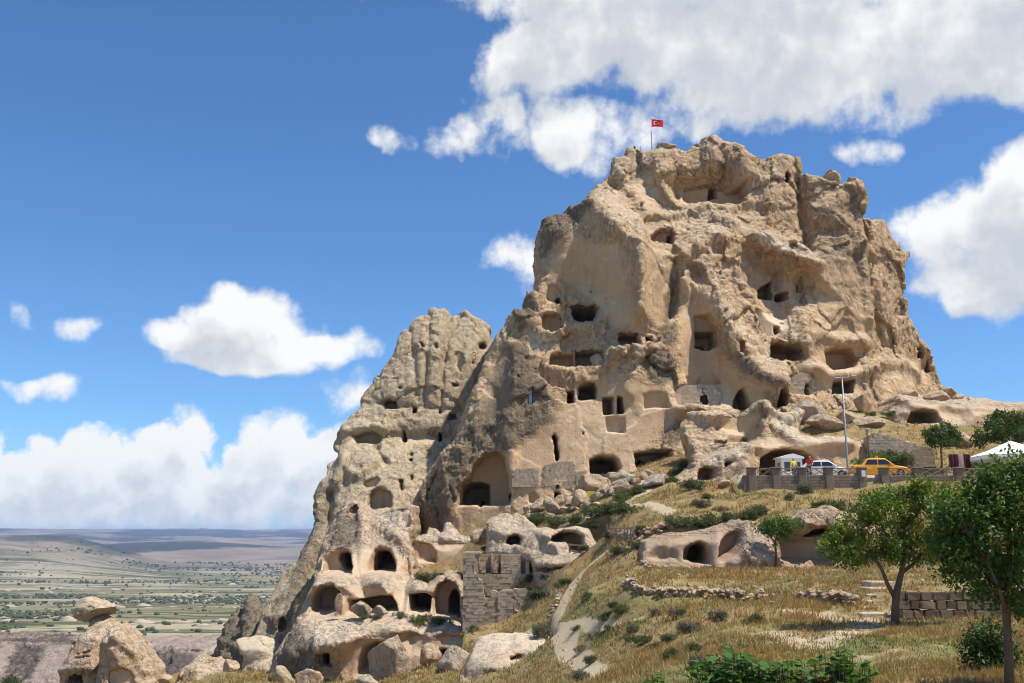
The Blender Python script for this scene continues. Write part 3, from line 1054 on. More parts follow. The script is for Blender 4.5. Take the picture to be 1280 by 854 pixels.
    ('mask', [(828, 380), (838, 340), (846, 350), (842, 395), (830, 412)], 0, 0.65, 0.6),  # shadow strip right of the prow, painted in with the crust tone
    ('mask', [(815, 545), (850, 518), (862, 535), (845, 555), (820, 556)], 0, 0.6, 0.8),
    ('mask', [(1015, 260), (1075, 230), (1085, 320), (1090, 395), (1050, 400), (1020, 340)], 0, 0.34, 2.0),
    ('mask', [(672, 268), (735, 250), (740, 262), (700, 300), (680, 320)], 0, 0.6, 1.2),
    ('mask', [(780, 190), (1000, 190), (1005, 230), (930, 225), (850, 215), (790, 225)], 0, 0.25, 2.0),
    ('mask', [(905, 430), (955, 470), (985, 478), (960, 485), (920, 462)], 0, 0.55, 0.8),
    ('mask', [(560, 560), (590, 560), (575, 620), (560, 690), (518, 690), (522, 620)], 0, 0.5, 1.5),
    ('mask', [(640, 390), (665, 365), (672, 390), (650, 420)], 0, 0.7, 0.6),
    ('mask', [(655, 418), (700, 415), (690, 440), (660, 445)], 1, 0.7, 0.8),
    ('mask', [(735, 250), (770, 238), (800, 270), (845, 300), (800, 290), (770, 288)], 1, 0.60, 0.9),
    ('mask', [(940, 300), (1010, 315), (1020, 335), (975, 325), (945, 310)], 1, 0.95, 0.5),
    ('mask', [(810, 268), (930, 258), (930, 300), (880, 320), (850, 320)], 1, 0.45, 1.0),
    ('mask', [(845, 335), (880, 355), (930, 400), (965, 440), (985, 470), (950, 460), (900, 410), (860, 365)], 1, 0.5, 1.0),
    ('mask', [(945, 385), (995, 400), (1000, 425), (965, 420)], 1, 0.75, 0.6),
    ('mask', [(790, 438), (808, 440), (800, 465), (790, 460)], 1, 0.7, 0.6),
    ('mask', [(990, 462), (1060, 465), (1140, 445), (1180, 480), (1100, 490), (1000, 500)], 1, 0.45, 1.4),
    ('mask', [(684, 335), (715, 290), (745, 300), (775, 300), (795, 380), (800, 410), (770, 412), (740, 372), (700, 350), (690, 390), (680, 380)], 2, 1.0, 1.0),
    ('mask', [(850, 345), (870, 345), (895, 400), (900, 440), (930, 470), (960, 500), (910, 510), (850, 475), (845, 420)], 2, 0.95, 1.0),
    ('mask', [(690, 510), (760, 470), (800, 470), (840, 480), (860, 520), (820, 560), (780, 600), (640, 640), (640, 560)], 2, 0.95, 1.5),
    ('mask', [(600, 440), (640, 440), (640, 500), (600, 540)], 2, 0.7, 1.2),
    ('mask', [(570, 640), (590, 580), (640, 560), (650, 640), (640, 680), (540, 690)], 2, 0.8, 1.0),
    ('mask', [(850, 230), (935, 230), (930, 258), (850, 258)], 2, 0.8, 0.5),
    ('mask', [(940, 335), (1000, 340), (1000, 400), (950, 390)], 2, 0.6, 0.6),
    ('mask', [(1030, 430), (1075, 430), (1075, 495), (980, 497), (980, 470)], 2, 0.6, 0.6),
    ('mask', [(802, 300), (840, 325), (838, 390), (815, 410), (802, 390)], 2, 0.65, 0.8),
    ('mask', [(780, 225), (815, 215), (825, 260), (805, 275)], 2, 0.6, 0.8),
    ('mask', [(1020, 330), (1080, 330), (1090, 430), (1040, 425), (1015, 390)], 2, 0.55, 1.2),
    ('mask', [(1100, 455), (1160, 440), (1170, 485), (1110, 490)], 2, 0.6, 1.0),
    ('mask', [(690, 520), (750, 500), (800, 505), (790, 555), (720, 570), (690, 560)], 1, 0.42, 1.2),
    ('cave', [(728, 540), (731, 540), (731, 545), (728, 545)], 0.8, 0.12), ('cave', [(645, 470), (650, 469), (650, 474), (645, 475)], 0.8, 0.12), ('cave', [(860, 355), (868, 352), (871, 372), (862, 378)], 0.6, 0.3), ('cave', [(870, 480), (885, 455), (900, 470), (905, 480)], 0.5, 0.4),
    ('cave', [(848, 340), (852, 338), (853, 348), (848, 350)], 0.5, 0.2), ('cave', [(800, 252), (805, 252), (805, 257), (800, 257)], 0.7, 0.15), ('cave', [(905, 255), (930, 245), (934, 256), (915, 262)], 1.4, 0.4),
    ('mask', [(880, 460), (960, 480), (960, 512), (880, 512)], 2, 0.8, 0.8),
]
castle = build_rock('castle_rock', C_CTRL, C_OUT, C_F, 0.16, ROCK, thick=18, edge_r=0.7, edge_out=0.12, macro=0.72, crag=0.20,
                    fine=0.11, seed=4, runnel=0.12,
                    label='huge tan rock fortress honeycombed with carved caves, flag flying on its summit', cat='rock castle')

# ------------------------------------------------------------------ grey spire beside the castle
S_CTRL = [(540, 388, 126), (580, 392, 126), (610, 405, 127), (505, 415, 124), (480, 460, 123), (540, 440, 121.5), (590, 450, 122), (630, 470, 124), (500, 490, 119.8), (560, 510, 119), (610, 540, 120),
          (455, 510, 121), (430, 545, 119), (470, 545, 118.2), (540, 550, 118), (590, 590, 117), (420, 575, 116), (440, 600, 113), (490, 590, 113.5), (540, 610, 113), (405, 610, 114), (420, 650, 110), (470, 640, 109), (530, 660, 110),
          (393, 650, 112), (380, 690, 108), (400, 720, 105), (360, 720, 106), (345, 760, 103), (370, 780, 100), (330, 800, 101), (400, 800, 99), (320, 840, 99), (400, 860, 97), (520, 760, 104)]
S_OUT = [(535, 391), (540, 384), (548, 386), (555, 385), (560, 389), (565, 394), (572, 392), (577, 388), (582, 387), (589, 394), (595, 396), (603, 399), (611, 402), (613, 408), (609, 414), (614, 424), (640, 440),
         (660, 520), (620, 640), (560, 740), (480, 860), (300, 870), (312, 800), (325, 773), (335, 750), (352, 720), (366, 706), (375, 695), (385, 670), (391, 655), (390, 635), (394, 622), (398, 612), (407, 595), (409, 582), (421, 568),
         (417, 556), (427, 535), (436, 520), (451, 512), (452, 503), (467, 475), (475, 462), (490, 445), (496, 432), (499, 419), (505, 411), (511, 413), (514, 404), (520, 396), (528, 394)]
S_F = [
    ('ridge', [(537, 395), (535, 430), (532, 470), (530, 505)], 0.4, -0.5), ('ridge', [(513, 414), (518, 450), (522, 500)], 0.4, -0.45),
    ('ridge', [(562, 396), (556, 440), (552, 480), (551, 515)], 0.35, -0.6), ('ridge', [(575, 394), (562, 420), (556, 450)], 0.4, -0.6),
    ('ridge', [(525, 400), (526, 440), (520, 480)], 1.0, 0.2), ('ridge', [(548, 392), (545, 440), (541, 490)], 1.0, 0.2), ('ridge', [(504, 418), (500, 450), (490, 490)], 1.2, 0.2),
    ('ridge', [(590, 400), (590, 450), (580, 500)], 1.4, 0.2),
    ('ridge', [(475, 505), (500, 508), (530, 508), (575, 514)], 0.35, -0.4), ('ridge', [(455, 520), (490, 525), (530, 530), (570, 535)], 1.0, 0.25),
    ('ridge', [(470, 546), (500, 545), (545, 546), (570, 550)], 0.7, -0.8), ('ridge', [(430, 540), (450, 535), (480, 540)], 0.9, 1.3), ('ridge', [(470, 560), (482, 580)], 0.4, -0.9),
    ('ridge', [(430, 570), (455, 580), (475, 570), (450, 592)], 0.8, 1.0), ('ridge', [(440, 560), (455, 565)], 0.9, 0.9), ('ridge', [(420, 600), (430, 580), (440, 590)], 0.7, 1.0),
    ('ridge', [(405, 600), (400, 640), (395, 680), (375, 720), (350, 770)], 1.0, 0.9), ('ridge', [(412, 620), (405, 670), (390, 720)], 0.7, -1.2),
    ('cave', [(477, 502), (486, 497), (498, 500), (497, 512), (480, 512)], 1.8, 0.4), ('cave', [(514, 508), (521, 508), (521, 517), (514, 517)], 3.0, 0.2), ('cave', [(548, 511), (551, 511), (551, 518), (548, 518)], 2.0, 0.12),
    ('cave', [(560, 517), (572, 515), (572, 524), (560, 526)], 1.3, 0.3), ('cave', [(502, 538), (507, 538), (507, 552), (502, 552)], 3.0, 0.15), ('cave', [(546, 541), (552, 540), (552, 551), (547, 552)], 3.0, 0.2),
    ('cave', [(596, 430), (603, 427), (609, 432), (606, 438), (598, 437)], 1.6, 0.3), ('cave', [(523, 428), (530, 428), (533, 437), (526, 436)], 1.0, 0.3), ('cave', [(543, 430), (548, 430), (548, 437), (543, 437)], 1.0, 0.3),
    ('cave', [(497, 483), (504, 483), (504, 488), (498, 488)], 1.0, 0.2), ('cave', [(563, 479), (574, 478), (574, 484), (565, 484)], 0.9, 0.2), ('cave', [(512, 566), (516, 566), (516, 570), (512, 570)], 1.2, 0.12),
    ('cave', [(512, 573), (516, 573), (516, 578), (512, 578)], 1.2, 0.12), ('cave', [(512, 594), (516, 592), (516, 600), (512, 602)], 1.2, 0.12), ('cave', [(498, 600), (504, 599), (504, 613), (499, 613)], 1.2, 0.15),
    ('cave', [(472, 462), (478, 462), (476, 474), (470, 473)], 0.9, 0.2), ('cave', [(531, 562), (540, 560), (542, 572), (535, 570)], 0.6, 0.2), ('cave', [(440, 545), (460, 538), (478, 542), (476, 555), (445, 556)], 1.3, 0.5),
    ('cave', [(566, 440), (578, 436), (582, 450), (575, 466), (568, 458)], 0.7, 0.5), ('cave', [(589, 440), (596, 440), (594, 456), (588, 458)], 0.6, 0.4),
    ('cave', [(457, 637), (458, 620), (466, 611), (476, 608), (488, 614), (492, 622), (490, 635), (470, 639)], 1.8, 0.4), ('cave', [(452, 606), (462, 598), (472, 595), (478, 600), (470, 610), (455, 612)], 0.8, 0.4),
    ('cave', [(345, 790), (350, 772), (358, 768), (361, 780), (356, 793)], 1.3, 0.3),
    ('mask', [(500, 400), (620, 400), (630, 500), (590, 600), (440, 620), (420, 560), (470, 480)], 1, 0.22, 3.0),
    ('mask', [(330, 800), (360, 715), (400, 600), (420, 600), (415, 660), (380, 760), (350, 850)], 0, 0.42, 1.5),  # left flank of the spire: its shade painted in with the crust tone
    ('mask', [(440, 535), (480, 540), (475, 556), (440, 556)], 2, 0.8, 0.6), ('mask', [(500, 545), (560, 548), (560, 556), (500, 556)], 2, 0.7, 0.5),
    ('mask', [(450, 560), (470, 566), (460, 585), (440, 580)], 1, 0.5, 0.5),
]
spire = build_rock('rock_spire', S_CTRL, S_OUT, S_F, 0.19, ROCK_GREY, thick=14, edge_r=0.5, edge_out=0.20, macro=0.42, crag=0.08, fine=0.09, seed=11, runnel=0.22,
                   label='pale grey fluted rock spire pierced by small square windows beside the fortress', cat='rock')

# ------------------------------------------------------------------ cave dwellings at the foot of the spire
L_CTRL = [(440, 632, 100), (470, 645, 100), (508, 636, 97), (508, 660, 95.5), (430, 660, 97.5), (480, 665, 97), (415, 680, 96), (445, 690, 94), (480, 692, 93.2), (510, 695, 93), (398, 712, 94.5),
          (400, 722, 91.6), (450, 722, 91.2), (510, 722, 91.2), (395, 731, 87.6), (430, 733, 86.6), (480, 731, 86.4), (520, 738, 86.0), (555, 735, 84.6), (385, 745, 88), (400, 752, 86.8), (460, 756, 86.2), (530, 755, 85.6), (560, 750, 84.2),
          (400, 771, 86.2), (450, 771, 85.4), (530, 771, 85.0), (575, 775, 84), (375, 770, 87.5), (390, 784, 84.2), (440, 786, 82.2), (500, 782, 81.6), (560, 783, 81.2), (595, 786, 81),
          (365, 790, 86), (380, 806, 82.2), (420, 801, 81.0), (455, 797, 80.9), (480, 800, 80.4), (540, 797, 80.3), (590, 800, 80.2), (350, 820, 83.5), (362, 850, 82), (385, 840, 81.2), (410, 845, 80.4), (480, 848, 79.8), (540, 830, 79.8), (590, 840, 79.6), (400, 880, 80), (560, 880, 79.4), (340, 860, 83), (600, 840, 79.5)]
L_OUT = [(499, 634), (508, 631), (516, 632), (516, 660), (512, 680), (514, 700), (516, 722), (535, 730), (545, 722), (558, 716), (570, 720), (578, 735), (600, 770), (602, 790), (596, 815), (592, 850), (580, 900), (320, 900), (330, 850), (345, 812), (362, 790), (372, 772),
         (376, 755), (383, 738), (388, 720), (393, 702), (404, 674), (419, 642), (430, 630), (443, 626), (452, 634), (470, 641), (488, 638)]
L_F = [
    ('ridge', [(448, 634), (455, 660), (453, 690), (448, 720)], 0.5, 0.7), ('ridge', [(455, 640), (480, 660), (505, 672), (513, 690)], 0.6, 0.7), ('ridge', [(430, 640), (420, 670), (404, 700)], 0.7, 0.6),
    ('ridge', [(395, 733), (430, 728), (445, 735), (470, 727), (500, 735), (535, 736)], 0.5, 0.9), ('ridge', [(400, 790), (410, 800), (425, 806), (432, 795)], 0.8, 1.0), ('ridge', [(440, 800), (455, 788), (480, 786), (510, 784)], 0.6, 0.7),
    ('ridge', [(375, 770), (372, 790), (365, 815)], 0.8, 0.8), ('ridge', [(400, 805), (395, 830), (385, 850)], 0.6, 0.9), ('bulge', (426, 805), 1.2, 1.0, 0.8), ('bulge', (425, 757), 0.5, 0.9, 0.8),
    ('ridge', [(430, 672), (425, 705)], 0.5, 0.5),
    ('cave', [(399, 718), (404, 700), (413, 689), (428, 683), (440, 688), (445, 708), (443, 721), (400, 721)], 2.0, 0.7), ('cave', [(419, 700), (424, 690), (436, 688), (441, 700), (440, 716), (422, 718)], 3.0, 0.5),
    ('cave', [(457, 717), (459, 703), (466, 687), (475, 681), (490, 684), (497, 700), (499, 716), (490, 719)], 3.0, 0.7), ('cave', [(460, 716), (464, 698), (470, 688), (482, 688), (487, 700), (487, 717)], 4.5, 0.4),
    ('cave', [(431, 644), (436, 634), (443, 629), (449, 636), (447, 644)], 1.4, 0.3), ('cave', [(500, 636), (514, 634), (514, 660), (505, 663), (500, 652)], 0.5, 0.2),
    ('cave', [(385, 766), (388, 745), (395, 733), (408, 727), (422, 728), (427, 740), (425, 764), (405, 771), (390, 770)], 2.6, 0.8), ('cave', [(414, 764), (415, 740), (425, 738), (425, 764)], 4.2, 0.3),
    ('cave', [(431, 767), (433, 748), (455, 747), (470, 744), (490, 744), (497, 755), (499, 765), (470, 770), (440, 770)], 4.0, 0.4),
    ('cave', [(510, 767), (511, 742), (533, 739), (540, 745), (537, 767)], 4.5, 0.35), ('cave', [(539, 773), (540, 746), (546, 731), (557, 723), (569, 727), (576, 742), (577, 776)], 2.4, 0.3), ('cave', [(557, 774), (558, 750), (563, 740), (570, 738), (576, 746), (577, 776)], 6.0, 0.3),
    ('cave', [(396, 836), (397, 813), (416, 812), (417, 837)], 0.9, 0.3), ('cave', [(404, 834), (404, 817), (412, 817), (412, 834)], 2.6, 0.12),
    ('cave', [(440, 850), (444, 826), (454, 807), (470, 799), (492, 800), (499, 812), (495, 830), (485, 850)], 2.2, 0.8), ('cave', [(466, 848), (467, 822), (474, 813), (483, 812), (490, 825), (490, 848)], 4.5, 0.4),
    ('cave', [(541, 826), (545, 812), (560, 810), (572, 815), (572, 828), (550, 830)], 1.6, 0.4),
    ('mask', [(395, 775), (400, 725), (520, 722), (540, 738), (470, 732), (430, 735), (400, 735)], 1, 0.8, 0.6), ('mask', [(385, 775), (450, 775), (520, 778), (600, 785), (560, 790), (470, 785), (440, 800), (400, 810), (380, 800)], 1, 0.8, 0.6),
    ('mask', [(455, 640), (515, 640), (513, 680), (490, 665)], 1, 0.7, 0.6), ('mask', [(400, 690), (500, 680), (515, 720), (400, 722)], 2, 0.9, 0.6), ('mask', [(385, 730), (560, 735), (580, 775), (385, 775)], 2, 0.9, 0.6),
    ('mask', [(430, 795), (600, 790), (600, 850), (430, 850)], 2, 0.85, 0.6), ('ridge', [(440, 797), (470, 786), (510, 787), (560, 789), (598, 791)], 0.35, 0.45), ('ridge', [(515, 790), (512, 815)], 0.3, -0.3), ('mask', [(345, 850), (365, 790), (400, 800), (395, 850)], 0, 0.55, 0.6), ('mask', [(440, 625), (450, 640), (455, 675), (430, 690), (410, 690), (420, 650)], 0, 0.45, 0.6), ('mask', [(335, 860), (370, 780), (395, 800), (385, 860)], 0, 0.5, 0.8),
]
cave_block = build_rock('cave_dwelling_rock', L_CTRL, L_OUT, L_F, 0.14, ROCK_PINK, thick=20, edge_r=1.2, edge_out=0.10, macro=0.20, crag=0.20, fine=0.10, seed=17,
                        label='stepped tan rock block carved with arched cave rooms and a framed doorway', cat='cave dwelling')

# carved wall with eroded knobs on top
K_CTRL = [(520, 676, 95.5), (590, 680, 95.2), (555, 668, 96.3), (560, 656, 97), (520, 700, 95), (590, 705, 94.6), (555, 690, 94.8), (540, 664, 97.5), (580, 672, 96.5), (550, 740, 94)]
K_OUT = [(515, 745), (516, 705), (516, 676), (520, 672), (533, 669), (536, 661), (545, 660), (550, 668), (555, 665), (556, 655), (562, 652), (566, 660), (574, 670), (588, 671), (594, 680), (594, 705), (592, 745)]
K_F = [('cave', [(517, 705), (518, 682), (528, 676), (540, 679), (546, 690), (546, 705)], 0.8, 0.5), ('ridge', [(518, 673), (555, 673), (592, 675)], 0.35, 0.5), ('mask', [(516, 672), (592, 672), (592, 678), (516, 678)], 1, 0.9, 0.3), ('mask', [(530, 650), (570, 650), (575, 675), (530, 675)], 1, 0.8, 0.3),
       ('mask', [(516, 678), (594, 678), (594, 710), (516, 710)], 2, 0.9, 0.3)]
knob = build_rock('knobbed_rock', K_CTRL, K_OUT, K_F, 0.14, ROCK_PINK, thick=3.5, edge_r=0.5, edge_out=0.08, macro=0.2, crag=0.2, fine=0.1, seed=23,
                  label='straight carved rock wall with two eroded knobs on its crest', cat='rock')

# ------------------------------------------------------------------ bleached humps with a fenced cave, mid slope
H_CTRL = [(615, 655, 89), (630, 645, 89.5), (650, 650, 88.6), (660, 660, 87), (620, 665, 87.6), (640, 672, 86.8), (670, 672, 84), (690, 672, 80.5), (720, 666, 81.5), (745, 676, 81), (680, 690, 81), (700, 695, 79.4), (740, 690, 79.5), (760, 700, 78.5),
          (660, 705, 81.4), (690, 706, 79), (720, 706, 78.2), (650, 720, 82), (700, 725, 78), (610, 690, 87), (600, 660, 89), (760, 720, 77)]
H_OUT = [(608, 665), (609, 652), (616, 647), (624, 644), (633, 641), (640, 645), (644, 640), (655, 645), (662, 652), (672, 660), (685, 659), (695, 662), (705, 661), (720, 660), (735, 664), (742, 672), (750, 690), (760, 695), (768, 705), (775, 730), (672, 735), (664, 702), (640, 696), (606, 694)]
H_F = [('cave', [(630, 680), (634, 669), (648, 667), (656, 672), (652, 683), (636, 684)], 2.8, 0.4), ('cave', [(684, 679), (688, 669), (700, 664), (720, 663), (731, 669), (733, 682), (730, 696), (712, 692), (708, 680), (695, 681)], 3.2, 0.4),
       ('cave', [(663, 716), (664, 708), (690, 708), (715, 707), (715, 716)], 1.6, 0.3), ('cave', [(689, 696), (692, 694), (694, 698), (690, 699)], 0.5, 0.12), ('ridge', [(610, 655), (625, 660), (640, 672)], 0.6, 0.5), ('ridge', [(660, 690), (668, 675), (680, 665)], 0.5, 0.6),
       ('ridge', [(664, 704), (690, 705), (720, 703)], 0.35, 0.5), ('mask', [(606, 640), (770, 640), (775, 720), (606, 720)], 1, 0.50, 0.5), ('mask', [(606, 640), (770, 640), (775, 720), (606, 720)], 2, 0.35, 0.5)]
hump = build_rock('bleached_cave_rock', H_CTRL, H_OUT, H_F, 0.13, ROCK_PINK, thick=9, edge_r=0.6, edge_out=0.08, macro=0.35, crag=0.2, fine=0.08, seed=29,
                  label='whitish rounded rock humps with a low cave closed by a wooden rail', cat='rock')

# bleached apron below the ruin
A_CTRL = [(612, 774, 68), (640, 778, 68), (670, 786, 67), (690, 800, 64), (600, 795, 65), (640, 800, 63.5), (590, 820, 62), (630, 818, 60.6), (660, 812, 60.5), (680, 820, 58), (580, 845, 61), (620, 835, 59), (600, 870, 58), (660, 850, 57), (700, 860, 54)]
A_OUT = [(572, 900), (574, 850), (585, 828), (597, 798), (607, 776), (613, 771), (625, 773), (640, 775), (660, 781), (672, 786), (690, 796), (705, 815), (706, 900)]
A_F = [('cave', [(604, 851), (606, 840), (614, 835), (624, 836), (625, 846), (615, 852)], 2.4, 0.4), ('cave', [(635, 830), (636, 819), (648, 815), (656, 818), (655, 825), (645, 830)], 1.2, 0.3), ('ridge', [(585, 833), (610, 830), (630, 818), (655, 813), (675, 815)], 0.5, 0.6),
       ('mask', [(600, 770), (710, 780), (690, 812), (640, 812), (585, 832)], 1, 0.9, 0.5), ('mask', [(570, 770), (710, 770), (710, 860), (570, 860)], 2, 0.6, 0.5)]
apron = build_rock('bleached_slope_rock', A_CTRL, A_OUT, A_F, 0.12, ROCK_PINK, thick=5, edge_r=0.5, edge_out=0.06, macro=0.18, crag=0.16, fine=0.08, seed=31,
                   label='smooth whitish sloping rock with a small burrow under its lip below the ruin', cat='rock')

# ------------------------------------------------------------------ cave wall across the lower terrace
T_CTRL = [(803, 668, 67), (850, 658, 67), (900, 652, 67), (930, 645, 67), (806, 690, 65.6), (850, 680, 65.2), (900, 680, 64.6), (935, 675, 65.5), (950, 690, 63.5), (806, 710, 65.2), (880, 712, 64.4), (940, 712, 63.6), (955, 665, 66.5), (965, 700, 63.8),
          (985, 690, 66.5), (1010, 655, 65.4), (1010, 668, 66.8), (1030, 690, 66.5), (1055, 660, 65.6), (1080, 680, 66), (1100, 700, 66), (1000, 640, 67), (1050, 635, 67.5), (1010, 712, 65.6), (1090, 730, 64), (900, 740, 63), (1000, 650, 65.6)]
T_OUT = [(800, 745), (802, 690), (804, 674), (815, 671), (840, 667), (870, 664), (900, 660), (925, 652), (940, 653), (955, 657), (970, 664), (985, 660), (1000, 648), (1020, 640), (1040, 634), (1062, 640), (1085, 648), (1110, 660), (1120, 745)]
T_F = [('cave', [(852, 704), (854, 686), (862, 678), (874, 674), (884, 680), (889, 692), (889, 706)], 1.4, 0.5), ('cave', [(863, 704), (866, 686), (875, 676), (884, 681), (889, 692), (889, 706)], 4.0, 0.35),
       ('cave', [(896, 702), (897, 678), (904, 667), (920, 661), (929, 664), (928, 680), (920, 695), (905, 704)], 1.6, 0.4), ('cave', [(897, 702), (898, 684), (902, 684), (902, 702)], 3.0, 0.15), ('cave', [(808, 700), (812, 682), (830, 680), (840, 690), (840, 704)], 0.5, 0.4), ('cave', [(824, 700), (838, 682), (848, 688), (850, 703)], 0.4, 0.4),
       ('cave', [(1000, 668), (1015, 658), (1035, 657), (1051, 664), (1045, 672), (1005, 672)], 1.8, 0.4), ('cave', [(1018, 703), (1020, 690), (1030, 688), (1036, 700), (1034, 706)], 0.8, 0.3), ('cave', [(975, 702), (978, 672), (1050, 674), (1060, 704)], 0.8, 0.4),
       ('ridge', [(998, 655), (1010, 648), (1035, 640), (1042, 650), (1055, 655)], 0.6, 0.9), ('ridge', [(927, 652), (932, 670), (925, 690), (915, 704)], 0.4, 0.5), ('ridge', [(895, 660), (893, 705)], 0.35, 0.4),
       ('mask', [(930, 650), (970, 660), (968, 704), (940, 700), (930, 680)], 1, 0.7, 0.4), ('mask', [(1000, 640), (1060, 640), (1060, 655), (1000, 655)], 1, 0.4, 0.4), ('mask', [(800, 672), (930, 660), (925, 710), (800, 710)], 2, 0.95, 0.4), ('mask', [(975, 670), (1060, 670), (1060, 705), (975, 705)], 2, 0.9, 0.4)]
terr = build_rock('terrace_cave_rock', T_CTRL, T_OUT, T_F, 0.12, ROCK_SHADE, thick=8, edge_r=0.15, edge_out=0.10, macro=0.22, crag=0.22, fine=0.09, seed=37,
                  label='low rock face across the grass terrace with two arched cave mouths', cat='rock')

# ------------------------------------------------------------------ flowing rock with the arch above the parking terrace
M_CTRL = [(850, 505, 97.5), (890, 512, 96.5), (920, 520, 96), (945, 505, 94.5), (955, 502, 94), (985, 515, 93.6), (1000, 508, 94.5), (900, 535, 95.5), (925, 540, 95), (880, 545, 94.5), (955, 530, 92.6), (980, 540, 91.6), (1000, 545, 91.4), (940, 555, 91.8), (900, 565, 92.5), (870, 580, 91.5), (890, 590, 89.5), (850, 595, 91), (845, 604, 89.5),
          (915, 575, 89.6), (925, 580, 88), (935, 560, 90), (960, 560, 89.6), (1000, 562, 89.4), (1040, 553, 90), (1060, 555, 90.2), (1080, 560, 90.5), (960, 585, 89.2), (1020, 585, 89.2), (1050, 585, 89.2), (1080, 590, 89.5), (905, 605, 86), (880, 610, 87.5), (920, 612, 85), (935, 608, 87), (1000, 620, 88), (1080, 620, 88), (840, 620, 88), (1090, 560, 91)]
M_OUT = [(826, 635), (834, 610), (845, 598), (856, 590), (870, 578), (862, 560), (852, 540), (846, 520), (850, 508), (866, 510), (885, 509), (905, 516), (930, 514), (944, 505), (954, 501), (962, 508), (972, 515), (985, 517), (998, 511), (1003, 516), (1000, 532), (1002, 545), (1018, 548), (1040, 547), (1058, 546), (1075, 548), (1090, 552), (1096, 570), (1098, 640)]
M_F = [('cave', [(949, 584), (952, 572), (962, 563), (985, 559), (1005, 561), (1018, 568), (1024, 580), (1025, 596), (949, 596)], 4.5, 0.4), ('cave', [(870, 599), (873, 586), (885, 582), (899, 584), (900, 598), (890, 604), (876, 604)], 3.0, 0.4), ('cave', [(902, 589), (903, 577), (915, 575), (917, 580), (908, 588)], 1.6, 0.25),
       ('cave', [(908, 522), (950, 520), (950, 548), (938, 556), (905, 556)], 0.5, 0.4), ('cave', [(898, 609), (900, 602), (904, 604), (908, 612), (900, 614)], 0.8, 0.2), ('cave', [(1033, 596), (1033, 566), (1043, 565), (1044, 596)], 0.35, 0.15),
       ('ridge', [(953, 503), (956, 520), (945, 545), (935, 560), (930, 590), (925, 610)], 0.5, 0.8), ('ridge', [(960, 510), (985, 520), (1000, 515)], 0.6, 0.9), ('ridge', [(970, 535), (985, 546), (1005, 552), (1040, 550), (1060, 553)], 0.6, 0.9), ('ridge', [(895, 566), (925, 560), (945, 558)], 0.6, 0.7),
       ('ridge', [(868, 578), (890, 575), (915, 570)], 0.5, 0.6), ('ridge', [(915, 572), (905, 590), (895, 610)], 0.6, 1.0), ('ridge', [(910, 600), (925, 575)], 0.3, -0.5), ('ridge', [(852, 515), (880, 522), (905, 520)], 0.5, 0.7), ('bulge', (893, 520), 1.2, 1.1, 0.9),
       ('mask', [(955, 503), (1003, 512), (1000, 545), (1060, 546), (1060, 556), (1000, 558), (965, 535)], 1, 0.85, 0.5), ('mask', [(868, 578), (900, 562), (940, 556), (925, 575), (890, 585)], 1, 0.8, 0.5), ('mask', [(848, 508), (905, 512), (930, 530), (870, 535)], 1, 0.5, 0.5),
       ('mask', [(945, 545), (1095, 555), (1095, 600), (945, 600)], 2, 0.8, 0.5), ('mask', [(900, 520), (950, 518), (950, 555), (900, 556)], 2, 0.8, 0.4), ('mask', [(895, 612), (905, 590), (925, 572), (932, 610)], 0, 0.4, 0.4), ('mask', [(950, 505), (958, 520), (940, 560), (932, 560), (945, 530)], 0, 0.55, 0.4)]
flow = build_rock('arched_rock', M_CTRL, M_OUT, M_F, 0.15, ROCK, thick=6, edge_r=0.8, edge_out=0.10, macro=0.28, crag=0.24, fine=0.11, seed=41,
                  label='flowing tan rock with a wide arched cave behind the white kiosk', cat='rock')

# long ledge slab right of the castle
R_CTRL = [(1100, 520, 104), (1125, 500, 103.5), (1160, 503, 104), (1200, 508, 104), (1250, 508, 105), (1290, 505, 107), (1130, 515, 101.4), (1170, 520, 100.8), (1220, 520, 101.2), (1260, 515, 103), (1140, 530, 101.5), (1200, 535, 101), (1260, 535, 103), (1120, 545, 101), (1200, 560, 100), (1280, 550, 103), (1230, 500, 108), (1280, 497, 110)]
R_OUT = [(1080, 580), (1084, 522), (1100, 520), (1117, 506), (1122, 495), (1140, 496), (1165, 500), (1185, 500), (1200, 500), (1215, 496), (1230, 497), (1245, 498), (1262, 501), (1280, 503), (1310, 505), (1310, 590)]
R_F = [('cave', [(1133, 529), (1136, 514), (1150, 513), (1172, 515), (1178, 528), (1165, 530)], 3.2, 0.3), ('ridge', [(1120, 498), (1135, 507), (1160, 511), (1178, 505), (1190, 510), (1230, 512), (1250, 508)], 0.6, 0.9), ('mask', [(1118, 494), (1310, 494), (1310, 506), (1180, 508), (1120, 503)], 1, 0.7, 0.4), ('mask', [(1118, 503), (1260, 510), (1250, 545), (1118, 530)], 2, 0.8, 0.4)]
slab = build_rock('rock_ledge', R_CTRL, R_OUT, R_F, 0.17, ROCK_PINK, thick=9, edge_r=0.8, edge_out=0.10, macro=0.3, crag=0.25, fine=0.1, seed=43,
                  label='long low rock ledge with a shaded hollow beneath, right of the fortress foot', cat='rock')

